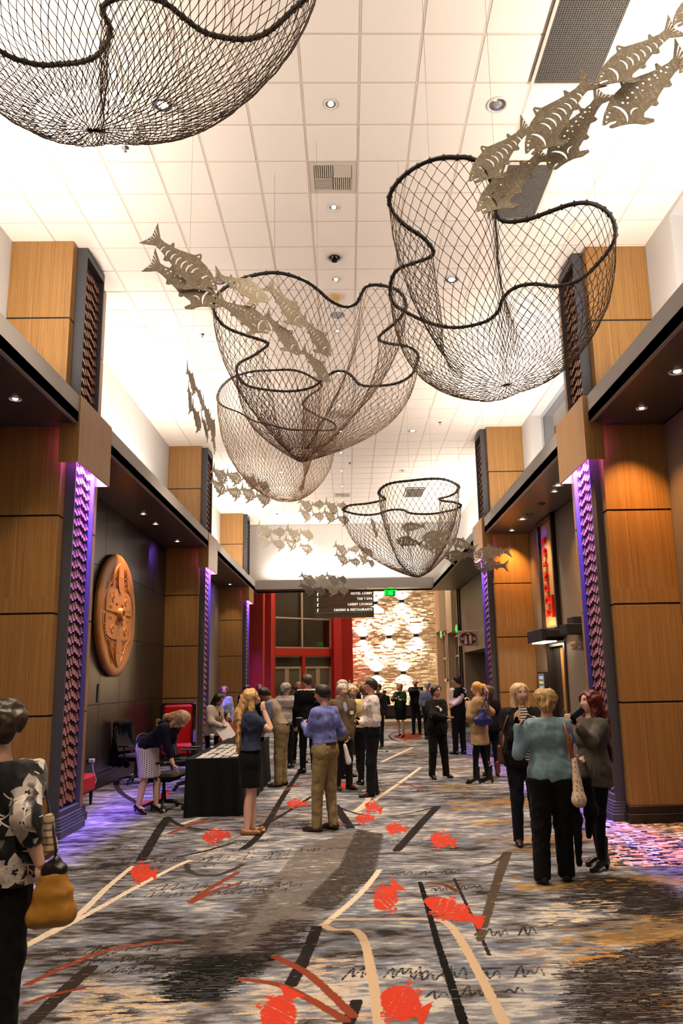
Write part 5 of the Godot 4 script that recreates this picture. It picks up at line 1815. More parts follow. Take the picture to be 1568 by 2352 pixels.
func cup(at: Vector3, tilt: Vector3, label: String, r := 0.042, h := 0.115, lidded := true) -> void:
	var t := thing("coffee_cup", label, "cup", at)
	var y := tilt.normalized()
	var x := y.cross(Vector3.BACK).normalized()
	t.basis = Basis(x, y, x.cross(y))
	var m := MB.new()
	m.lathe([[0.0, -h * 0.5], [r * 0.74, -h * 0.5], [r * 0.78, -h * 0.46], [r * 0.98, h * 0.45], [r * 1.03, h * 0.48], [r * 1.0, h * 0.5], [r * 0.93, h * 0.47], [r * 0.72, -h * 0.42], [0.0, -h * 0.43]], 20)
	put("vessel", m, mat("black cup", Color(0.045, 0.042, 0.04), 0.35), t)
	if lidded:
		var c := MB.new()
		c.lathe([[r * 1.04, h * 0.47], [r * 1.05, h * 0.52], [r * 0.9, h * 0.55], [0.0, h * 0.54]], 20)
		put("lid", c, mat("cup lid", Color(0.34, 0.30, 0.26), 0.4), t)

func build_furniture() -> void:
	# registration table with draped black cloth
	var d0 := 10.72
	var d1 := 14.6
	var xl := -2.24
	var xr := -1.50
	var tb := thing("registration_table", "long registration table, bare legs hidden under the black cloth", "table", V((xl + xr) * 0.5, 0, (d0 + d1) * 0.5))
	var hw := (xr - xl) * 0.5
	var hl := (d1 - d0) * 0.5
	put("tabletop", bx(Vector3(-hw + 0.02, 0.71, -hl + 0.02), Vector3(hw - 0.02, 0.742, hl - 0.02), 0.005), M_base, tb)
	for sx in [-1, 1]:
		for sz in [-1, 1]:
			put("leg", bx(Vector3(sx * (hw - 0.12) - 0.02, 0, sz * (hl - 0.2) - 0.02), Vector3(sx * (hw - 0.12) + 0.02, 0.71, sz * (hl - 0.2) + 0.02), 0.004), M_steel, tb)
	var cl := MB.new()
	var per := PackedVector2Array()
	var ns := 150
	var rc := 0.05
	for i in ns:
		var u := float(i) / ns * 4.0
		var e := int(u)
		var k := u - e
		var cs := [Vector2(-hw, hl), Vector2(hw, hl), Vector2(hw, -hl), Vector2(-hw, -hl)]
		per.append(cs[e].lerp(cs[(e + 1) % 4], k))
	for j in 9:
		var v := j / 8.0
		for i in ns:
			var u := float(i) / ns * 4.0
			var k := u - int(u)
			var edge := minf(k, 1.0 - k) 
			var seg := 2 * hw if int(u) % 2 == 0 else 2 * hl
			var nrm: Vector2 = [Vector2(0, 1), Vector2(1, 0), Vector2(0, -1), Vector2(-1, 0)][int(u)]
			var wv := sin(k * seg * 26.0) * 0.022 * v + 0.012 * v * sin(k * seg * 11.0 + 1.0)
			var p := per[i] + nrm * (0.012 + wv + 0.03 * v)
			if edge * seg < 0.06:
				p += per[i].normalized() * 0.02 * v
			cl.vert(Vector3(p.x, 0.752 - v * 0.745, p.y), Vector3(nrm.x, 0, nrm.y), Vector2(u, v))
	for j in 8:
		for i in ns:
			var i2 := (i + 1) % ns
			cl.tri_i(j * ns + i, (j + 1) * ns + i, (j + 1) * ns + i2)
			cl.tri_i(j * ns + i, (j + 1) * ns + i2, j * ns + i2)
	for i in cl.n.size():
		cl.n[i] = Vector3.ZERO
	for q in range(0, cl.ix.size(), 3):
		var fn := (cl.v[cl.ix[q + 2]] - cl.v[cl.ix[q]]).cross(cl.v[cl.ix[q + 1]] - cl.v[cl.ix[q]])
		for w in 3:
			cl.n[cl.ix[q + w]] += fn
	for i in cl.n.size():
		cl.n[i] = cl.n[i].normalized()
	var cloth_t := thing("tablecloth", "black floor-length cloth draped over the registration table", "tablecloth", tb.position)
	put("skirt", cl, cloth("black tablecloth", Color(0.022, 0.021, 0.024), 0.8), cloth_t)
	put("top", bx(Vector3(-hw - 0.012, 0.744, -hl - 0.012), Vector3(hw + 0.012, 0.754, hl + 0.012), 0.004), cloth("black tablecloth", Color(0.022, 0.021, 0.024), 0.8), cloth_t)
	# name badges laid out in rows
	var r := RandomNumberGenerator.new()
	r.seed = 4
	for row in 20:
		for c in 5:
			if r.randf() < 0.10:
				continue
			var o := inst("name_badge", badge_mesh(), mat("badge card", Color(0.86, 0.84, 0.82), 0.5), null, Transform3D(Basis(Vector3.UP, r.randf_range(-0.12, 0.12)), V(xl + 0.16 + c * 0.115 + r.randf_range(-0.01, 0.01), 0.756, d0 + 0.12 + row * 0.115 + r.randf_range(-0.01, 0.01))))
			tag(o, "white name badge lying in rows on the black registration table", "badge", "name badges on the registration table")
	var mint := thing("striped_tube", "white and silver striped tube standing on the registration table", "container", V(-2.17, 0.754, 12.3))
	for k in 5:
		var m := MB.new()
		m.lathe([[0.0, k * 0.045], [0.032, k * 0.045], [0.032, k * 0.045 + 0.043], [0.0, k * 0.045 + 0.043]], 14)
		put("band", m, mat("tube white", Color(0.8, 0.78, 0.8), 0.3) if k % 2 == 0 else mat("tube grey", Color(0.35, 0.33, 0.36), 0.3), mint)
	caster_chair("black office chair being pulled out by the woman in a navy cardigan", V(-2.68, 0, 11.35), 80, false)
	caster_chair("black mesh office chair tucked behind the registration table", V(-2.72, 0, 13.4), 95, false)
	caster_chair("black office chair with a coat on it by the panelled wall", V(-3.92, 0, 14.4), 60, true)
	# red wing chair
	var a := thing("wing_chair", "red high-back upholstered armchair in front of the wood column", "armchair", V(-3.84, 0, 17.40))
	a.rotation.y = deg_to_rad(12)
	var M_r := cloth("red upholstery", Color(0.66, 0.055, 0.04), 0.6)
	var M_rp := cloth("dark upholstery", Color(0.045, 0.03, 0.035), 0.6)
	put("seat", bx(Vector3(-0.33, 0.24, -0.28), Vector3(0.33, 0.46, 0.36), 0.04), M_r, a)
	put("back_cushion", bx(Vector3(-0.33, 0.42, -0.36), Vector3(0.33, 1.30, -0.20), 0.05), M_r, a)
	put("back_shell", bx(Vector3(-0.40, 0.16, -0.42), Vector3(0.40, 1.34, -0.36), 0.02), M_rp, a)
	for sd in [-1, 1]:
		var wg := MB.new()
		wg.plate(PackedVector2Array([Vector2(-0.40, 0.16), Vector2(0.34, 0.16), Vector2(0.34, 0.50), Vector2(0.10, 0.56), Vector2(-0.12, 0.74), Vector2(-0.20, 1.0), Vector2(-0.22, 1.30), Vector2(-0.40, 1.34)]), [], 0.06, Transform3D(Basis(Vector3(0, 0, 1), Vector3(0, 1, 0), Vector3(-1, 0, 0)), Vector3(sd * 0.37 + 0.03, 0, 0)))
		put("wing", wg, M_rp, a)
		for z in [-0.34, 0.28]:
			var lg := MB.new()
			lg.lathe([[0.016, 0.0], [0.026, 0.16], [0.0, 0.16]], 10, Transform3D(Basis(), Vector3(sd * 0.32, 0, z)))
			put("leg", lg, M_black, a)
	# red bench half behind the near column
	var b := thing("upholstered_bench", "low red upholstered bench with dark legs beside the violet column", "bench", V(-4.13, 0, 11.55))
	put("cushion", bx(Vector3(-0.26, 0.20, -0.5), Vector3(0.25, 0.46, 0.5), 0.04), M_r, b)
	for sx in [-0.2, 0.2]:
		for z in [-0.44, 0.44]:
			var lg := MB.new()
			lg.lathe([[0.018, 0.0], [0.030, 0.20], [0.0, 0.20]], 10, Transform3D(Basis(), Vector3(sx, 0, z)))
			put("leg", lg, M_black, b)
	var pp := inst("paper_sheet", cbox(Vector3.ZERO, Vector3(0.24, 0.006, 0.24)).mesh(), mat("paper", Color(0.86, 0.84, 0.84), 0.6), null, Transform3D(Basis(Vector3.UP, 0.3), b.position + Vector3(0.05, 0.464, 0.22)))
	tag(pp, "white paper sheets lying on the low red bench", "paper")
	# wall outlet, charger, cord
	var op := on_x(203, 1747, WL + 0.02)
	var ol := thing("wall_outlet", "dark wall outlet plate on the panelled wall above the red bench", "outlet", op)
	put("plate", bx(Vector3(-0.01, -0.06, -0.04), Vector3(0.012, 0.06, 0.04), 0.004), M_black, ol)
	var ch := thing("phone_charger", "white plug-in charger with a hanging white cord", "charger", op + Vector3(0.012, 0, 0))
	put("plug", bx(Vector3(0.0, -0.03, -0.03), Vector3(0.09, 0.03, 0.05), 0.008), mat("white plastic", Color(0.8, 0.78, 0.76), 0.4), ch)
	var cd := MB.new()
	cd.tube(smooth_path([Vector3(0.06, -0.02, 0.0), Vector3(0.09, -0.15, 0.05), Vector3(0.14, -0.32, 0.02), Vector3(0.10, -0.45, 0.1), Vector3(0.08, -0.62, 0.12)]), [0.006], 6)
	put("cord", cd, mat("white plastic", Color(0.8, 0.78, 0.76), 0.4), ch)
	# coffee urn on a small stand in the far lobby
	var up := on_d(803, 1600, 19.0)
	var st := thing("coffee_stand", "narrow dark service stand carrying the coffee urn", "stand", V(up.x, 0, 19.0))
	put("top", bx(Vector3(-0.3, 0.90, -0.3), Vector3(0.3, 0.94, 0.3), 0.006), M_base, st)
	put("cabinet", bx(Vector3(-0.27, 0, -0.27), Vector3(0.27, 0.90, 0.27), 0.006), M_black, st)
	var u := thing("coffee_urn", "polished silver coffee urn on the service stand", "urn", V(up.x, 0.94, 19.0))
	var M_ch := mat("urn chrome", Color(0.75, 0.74, 0.74), 0.12, 1.0)
	var ub := MB.new()
	ub.lathe([[0.0, 0.26], [0.15, 0.26], [0.165, 0.28], [0.165, 0.62], [0.15, 0.64]], 28)
	put("tank", ub, M_ch, u)
	var ul := MB.new()
	ul.lathe([[0.17, 0.64], [0.14, 0.69], [0.06, 0.74], [0.02, 0.75], [0.02, 0.79], [0.028, 0.81], [0.0, 0.83]], 28)
	put("lid", ul, M_ch, u)
	var uf := MB.new()
	uf.lathe([[0.19, 0.0], [0.19, 0.02], [0.05, 0.06], [0.05, 0.20], [0.20, 0.24], [0.20, 0.26], [0.0, 0.26]], 28)
	put("base", uf, M_ch, u)
	for sd in [-1, 1]:
		var hn := MB.new()
		hn.tube(PackedVector3Array([Vector3(sd * 0.16, 0.56, 0), Vector3(sd * 0.21, 0.56, 0), Vector3(sd * 0.21, 0.50, 0), Vector3(sd * 0.16, 0.50, 0)]), [0.010], 6)
		put("handle", hn, M_black, u)
	put("tap", bx(Vector3(-0.015, 0.30, 0.165), Vector3(0.015, 0.36, 0.23), 0.005), M_black, u)

var _badge: ArrayMesh
func badge_mesh() -> ArrayMesh:
	if _badge == null:
		_badge = cbox(Vector3.ZERO, Vector3(0.092, 0.004, 0.062)).mesh()
	return _badge
# ---------------------------------------------------------------- people: fields, meshes, poses
# bone: [a, b, ra, rb, flat, n]  a tapered capsule, squashed to flat along n
static func field_mesh(bones: Array, subs: Array, cuts: Array, cell: float, k: float) -> Array:
	var lo := Vector3(1e9, 1e9, 1e9)
	var hi := -lo
	for b in bones:
		var r: float = maxf(b[2], b[3]) + cell * 2.0 + k * 0.3
		lo = lo.min(b[0] - Vector3(r, r, r)).min(b[1] - Vector3(r, r, r))
		hi = hi.max(b[0] + Vector3(r, r, r)).max(b[1] + Vector3(r, r, r))
	var nx := int((hi.x - lo.x) / cell) + 2
	var ny := int((hi.y - lo.y) / cell) + 2
	var nz := int((hi.z - lo.z) / cell) + 2
	var g := PackedFloat32Array()
	g.resize(nx * ny * nz)
	g.fill(1.0)
	for pass_no in 2:
		for b in (bones if pass_no == 0 else subs):
			var A: Vector3 = b[0]
			var ba: Vector3 = b[1] - A
			var bb := maxf(ba.length_squared(), 1e-9)
			var ra: float = b[2]
			var dr: float = b[3] - b[2]
			var flat: float = b[4] if b.size() > 4 else 1.0
			var nn: Vector3 = b[5] if b.size() > 5 else Vector3.ZERO
			var sq := 1.0 / flat - 1.0
			var R := maxf(b[2], b[3]) * maxf(1.0, flat) + k + cell * 1.5
			var l := (A.min(b[1]) - Vector3(R, R, R) - lo) / cell
			var h := (A.max(b[1]) + Vector3(R, R, R) - lo) / cell
			var x0 := maxi(0, int(l.x))
			var x1 := mini(nx - 1, int(h.x) + 1)
			for iz in range(maxi(0, int(l.z)), mini(nz - 1, int(h.z) + 1) + 1):
				for iy in range(maxi(0, int(l.y)), mini(ny - 1, int(h.y) + 1) + 1):
					var row := (iz * ny + iy) * nx
					var p := Vector3(lo.x + x0 * cell, lo.y + iy * cell, lo.z + iz * cell) - A
					for ixx in range(x0, x1 + 1):
						var t := clampf(p.dot(ba) / bb, 0.0, 1.0)
						var q := p - ba * t
						if sq != 0.0:
							q += nn * (q.dot(nn) * sq)
						var d := q.length() - ra - dr * t
						var f := g[row + ixx]
						if pass_no == 1:
							if -d > f:
								g[row + ixx] = -d
						elif f >= 1.0:
							g[row + ixx] = minf(d, 0.99)
						else:
							var e := maxf(k - absf(f - d), 0.0)
							g[row + ixx] = minf(f, d) - e * e / (4.0 * k)
						p.x += cell
	if cuts.size():
		for iz in nz:
			for iy in ny:
				var row := (iz * ny + iy) * nx
				for ixx in nx:
					if g[row + ixx] < 0.99:
						var p := Vector3(lo.x + ixx * cell, lo.y + iy * cell, lo.z + iz * cell)
						for c in cuts:
							var d: float = p.dot(c[0]) - c[1]
							if d > g[row + ixx]:
								g[row + ixx] = d
	# surface nets
	var id := PackedInt32Array()
	id.resize(g.size())
	id.fill(-1)
	var V := PackedVector3Array()
	var off := [0, 1, nx, nx + 1, nx * ny, nx * ny + 1, nx * ny + nx, nx * ny + nx + 1]
	var o1 := nx
	var o2 := nx * ny
	for iz in nz - 1:
		for iy in ny - 1:
			var row := (iz * ny + iy) * nx
			for ixx in nx - 1:
				var c := row + ixx
				var n := 0
				if g[c] < 0: n += 1
				if g[c + 1] < 0: n += 1
				if g[c + o1] < 0: n += 1
				if g[c + o1 + 1] < 0: n += 1
				if g[c + o2] < 0: n += 1
				if g[c + o2 + 1] < 0: n += 1
				if g[c + o2 + o1] < 0: n += 1
				if g[c + o2 + o1 + 1] < 0: n += 1
				if n == 0 or n == 8:
					continue
				var s := Vector3.ZERO
				var m := 0
				for a in 8:
					var fa := g[c + off[a]]
					for ax in 3:
						var bit := 1 << ax
						if a & bit:
							continue
						var fb := g[c + off[a | bit]]
						if (fa < 0) != (fb < 0):
							var t := fa / (fa - fb)
							var p := Vector3(a & 1, (a >> 1) & 1, (a >> 2) & 1)
							p[ax] += t
							s += p
							m += 1
				id[c] = V.size()
				V.append(lo + (Vector3(ixx, iy, iz) + s / m) * cell)
	var I := PackedInt32Array()
	var step := [1, o1, o2]
	for iz in range(1, nz - 1):
		for iy in range(1, ny - 1):
			var row := (iz * ny + iy) * nx
			for ixx in range(1, nx - 1):
				var c := row + ixx
				var fa := g[c] < 0
				for ax in 3:
					var fb := g[c + step[ax]] < 0
					if fa == fb:
						continue
					var u: int = step[(ax + 1) % 3]
					var w: int = step[(ax + 2) % 3]
					var a := id[c]
					var b := id[c - u]
					var d := id[c - u - w]
					var e := id[c - w]
					if a < 0 or b < 0 or d < 0 or e < 0:
						continue
					if fa:
						I.append_array(PackedInt32Array([a, d, b, a, e, d]))
					else:
						I.append_array(PackedInt32Array([a, b, d, a, d, e]))
	var N := PackedVector3Array()
	N.resize(V.size())
	for q in range(0, I.size(), 3):
		var fn := (V[I[q + 2]] - V[I[q]]).cross(V[I[q + 1]] - V[I[q]])
		N[I[q]] += fn
		N[I[q + 1]] += fn
		N[I[q + 2]] += fn
	for q in N.size():
		N[q] = N[q].normalized()
	return [V, N, I]

var tasks := []       # {bones, subs, cuts, cell, k, wrinkle, name, mat, parent, out}

func field(called: String, parent: Node3D, m: Material, bones: Array, cuts := [], subs := [], cell := 0.016, k := 0.04, wrinkle := 0.0, label := "") -> void:
	tasks.append({"name": called, "parent": parent, "mat": m, "bones": bones, "cuts": cuts, "subs": subs, "cell": cell, "k": k, "wrinkle": wrinkle, "label": label, "out": []})

func run_task(i: int) -> void:
	var t: Dictionary = tasks[i]
	var o := field_mesh(t.bones, t.subs, t.cuts, t.cell, t.k)
	if t.wrinkle > 0.0:
		var f := noise(6.0, 2, 5 + i)
		var v: PackedVector3Array = o[0]
		var n: PackedVector3Array = o[1]
		for q in v.size():
			var p := v[q]
			var w := 0.6 - absf(f.get_noise_3d(p.x * 1.3 + p.y * 0.5, p.y * 0.9 - p.x * 0.5, p.z * 1.3 + p.y * 0.3)) * 2.6
			v[q] = p + n[q] * (w * t.wrinkle)
		var I: PackedInt32Array = o[2]
		n.fill(Vector3.ZERO)
		for q in range(0, I.size(), 3):
			var fn := (v[I[q + 2]] - v[I[q]]).cross(v[I[q + 1]] - v[I[q]])
			n[I[q]] += fn
			n[I[q + 1]] += fn
			n[I[q + 2]] += fn
		for q in n.size():
			n[q] = n[q].normalized()
		o[0] = v
		o[1] = n
	t.out = o

func finish_tasks() -> void:
	var id := WorkerThreadPool.add_group_task(run_task, tasks.size(), -1, true)
	WorkerThreadPool.wait_for_group_task_completion(id)
	for t in tasks:
		if t.out[0].size() == 0:
			print("empty garment ", t.name)
			continue
		var am := ArrayMesh.new()
		var arr := []
		arr.resize(Mesh.ARRAY_MAX)
		arr[Mesh.ARRAY_VERTEX] = t.out[0]
		arr[Mesh.ARRAY_NORMAL] = t.out[1]
		arr[Mesh.ARRAY_INDEX] = t.out[2]
		am.add_surface_from_arrays(Mesh.PRIMITIVE_TRIANGLES, arr)
		var o := inst(t.name, am, t.mat, t.parent)
		if t.label:
			o.set_meta("label", t.label)

# ---------------------------------------------------------------- head and hands
func head(mb: MB, T: Transform3D, skin: Color, lip: Color, brow: Color, fine: bool, beard := Color(0, 0, 0, 0)) -> void:
	var rows := 46 if fine else 26
	var cols := 52 if fine else 30
	var base := mb.v.size()
	var pts := PackedVector3Array()
	for i in rows + 1:
		var th := PI * i / rows
		for j in cols:
			var ph := TAU * j / cols
			var y := cos(th)
			var x := sin(th) * sin(ph)
			var z := sin(th) * cos(ph)
			var low := clampf(-y, 0.0, 1.0)
			var P := Vector3(x * 0.077 * (1.0 - 0.30 * pow(low, 1.4)), y * 0.118, z * (0.088 if z > 0 else 0.104 * (1.0 - 0.50 * low)))
			if z > 0:
				P.z *= 1.0 - 0.05 * low
				P.z += 0.008
				var gx := func(c: float, w: float) -> float: return exp(-pow((P.x - c) / w, 2.0))
				var gy := func(c: float, w: float) -> float: return exp(-pow((P.y - c) / w, 2.0))
				if z > 0.4:
					P.z += 0.022 * gx.call(0.0, 0.011) * (clampf((0.022 - P.y) / 0.048, 0.0, 1.0) if P.y > -0.028 else clampf((P.y + 0.040) / 0.012, 0.0, 1.0))
					P.z += 0.004 * gx.call(0.0, 0.016) * gy.call(-0.026, 0.010)
					P.z -= 0.009 * (gx.call(0.032, 0.017) + gx.call(-0.032, 0.017)) * gy.call(0.014, 0.014)
					P.z += 0.004 * (gx.call(0.032, 0.022) + gx.call(-0.032, 0.022)) * gy.call(0.036, 0.009)
					P.z += 0.006 * gx.call(0.0, 0.022) * (gy.call(-0.057, 0.006) + gy.call(-0.067, 0.006))
					P.z += 0.010 * gx.call(0.0, 0.026) * gy.call(-0.098, 0.016)
					P.z += 0.004 * (gx.call(0.045, 0.02) + gx.call(-0.045, 0.02)) * gy.call(-0.022, 0.02)
			pts.append(P)
			var c := skin
			if z > 0.35:
				var ax := absf(P.x)
				if beard.a > 0 and P.y < -0.040 and not (ax < 0.020 and absf(P.y + 0.062) < 0.006):
					c = beard
				if beard.a > 0 and absf(P.y + 0.046) < 0.007 and ax < 0.028:
					c = beard
				if absf(P.y + 0.062) < 0.0085 and ax < 0.023:
					c = lip
				if absf(P.y - 0.036 + (ax - 0.03) * 0.1) < 0.0052 and absf(ax - 0.033) < 0.017:
					c = brow
				var e := Vector2((ax - 0.032) / 0.0135, (P.y - 0.015) / 0.0062)
				if e.length() < 1.0:
					c = Color(0.06, 0.04, 0.03) if absf(e.x) < 0.45 else Color(0.55, 0.52, 0.48)
				elif e.length() < 1.25 and P.y > 0.015:
					c = brow
				if ax < 0.020 and ax > 0.004 and absf(P.y + 0.036) < 0.003:
					c = skin * 0.55
			elif beard.a > 0 and z > -0.05 and P.y < -0.045:
				c = beard
			mb.col = c
			mb.vert(T * P, Vector3.ZERO)
	for i in rows:
		for j in cols:
			var j2 := (j + 1) % cols
			mb.tri_i(base + i * cols + j, base + (i + 1) * cols + j, base + (i + 1) * cols + j2)
			mb.tri_i(base + i * cols + j, base + (i + 1) * cols + j2, base + i * cols + j2)
	for q in range(base, mb.v.size()):
		mb.n[q] = Vector3.ZERO
	for i in rows:
		for j in cols:
			var a := base + i * cols + j
			var b := base + (i + 1) * cols + j
			var cc := base + (i + 1) * cols + (j + 1) % cols
			var d := base + i * cols + (j + 1) % cols
			var fn := (mb.v[cc] - mb.v[a]).cross(mb.v[d] - mb.v[b])
			for q in [a, b, cc, d]:
				mb.n[q] += fn
	for q in range(base, mb.v.size()):
		mb.n[q] = mb.n[q].normalized()
		if mb.n[q] == Vector3.ZERO:
			mb.n[q] = Vector3.UP
	mb.col = skin
	for s in [-1, 1]:                                 # ears
		blob(mb, T * Transform3D(Basis(Vector3.UP, s * 0.35).scaled_local(Vector3(0.008, 0.030, 0.018)), Vector3(s * 0.077, -0.002, -0.012)), 8)

func blob(mb: MB, T: Transform3D, n := 8) -> void:      # unit ball through T
	var base := mb.v.size()
	var inv := T.basis.inverse().transposed()
	for i in n + 1:
		var th := PI * i / n
		for j in n * 2:
			var ph := TAU * j / (n * 2)
			var p := Vector3(sin(th) * sin(ph), cos(th), sin(th) * cos(ph))
			mb.vert(T * p, (inv * p).normalized())
	for i in n:
		for j in n * 2:
			var j2 := (j + 1) % (n * 2)
			mb.tri_i(base + i * n * 2 + j, base + (i + 1) * n * 2 + j, base + (i + 1) * n * 2 + j2)
			mb.tri_i(base + i * n * 2 + j, base + (i + 1) * n * 2 + j2, base + i * n * 2 + j2)

func hand(mb: MB, W: Vector3, dir: Vector3, pn: Vector3, side: int, curl: float, s: float) -> void:
	var f := dir.normalized()
	var n := (pn - f * pn.dot(f)).normalized()
	var l := n.cross(f) * side                          # towards the thumb
	blob(mb, Transform3D(Basis(l * 0.040 * s, f * 0.052 * s, n * 0.016 * s), W + f * 0.042 * s), 7)
	var lens := [0.068, 0.078, 0.072, 0.056]
	for i in 4:
		var b: Vector3 = W + (f * (0.078 - 0.004 * absf(i - 1.3)) + l * (0.029 - 0.0195 * i)) * s
		var a1 := curl * 0.55
		var a2 := curl * 1.25
		var d1 := f * cos(a1) + n * sin(a1)
		var d2 := f * cos(a2) + n * sin(a2)
		var L: float = lens[i] * s
		mb.tube(PackedVector3Array([b - f * 0.02 * s, b, b + d1 * L * 0.45, b + d1 * L * 0.5 + d2 * L * 0.22, b + d1 * L * 0.5 + d2 * L * 0.5]), [0.0085 * s, 0.009 * s, 0.0085 * s, 0.008 * s, 0.0062 * s], 6)
	var tb := W + (f * 0.022 + l * 0.030) * s
	var td := (f * 0.72 + l * 0.55 + n * (0.25 + curl * 0.3)).normalized()
	mb.tube(PackedVector3Array([tb - td * 0.015 * s, tb, tb + td * 0.034 * s, tb + (td * 0.034 + (td + f * 0.5).normalized() * 0.03) * s]), [0.012 * s, 0.0125 * s, 0.010 * s, 0.007 * s], 6)

func smooth_path(a: Array) -> PackedVector3Array:
	var cv := Curve3D.new()
	for i in a.size():
		var tg := Vector3.ZERO
		if i > 0 and i < a.size() - 1:
			tg = (a[i + 1] - a[i - 1]) * 0.14
		cv.add_point(a[i], -tg, tg)
	var o := PackedVector3Array()
	var n := (a.size() - 1) * 4
	for i in n + 1:
		o.append(cv.sample(int(minf(i / 4.0, a.size() - 1.001)), fmod(i / 4.0, 1.0) if i < n else 1.0))
	return o

func radii(keys: Array, n: int) -> Array:
	var o := []
	for i in n:
		var t := float(i) / (n - 1) * (keys.size() - 1)
		var k := mini(int(t), keys.size() - 2)
		o.append(lerpf(keys[k], keys[k + 1], smoothstep(0, 1, t - k)))
	return o

# ---------------------------------------------------------------- one person
func cloth(called: String, c: Color, rough := 0.85, tex: Texture2D = null, scale := 3.0) -> StandardMaterial3D:
	if mats.has(called):
		return mats[called]
	var m := mat(called, c, rough, 0.0, 0.3)
	m.rim_enabled = true
	m.rim = 0.25
	m.rim_tint = 0.6
	if tex:
		tri_tex(m, tex, Vector3(scale, scale, scale), false)
	return m

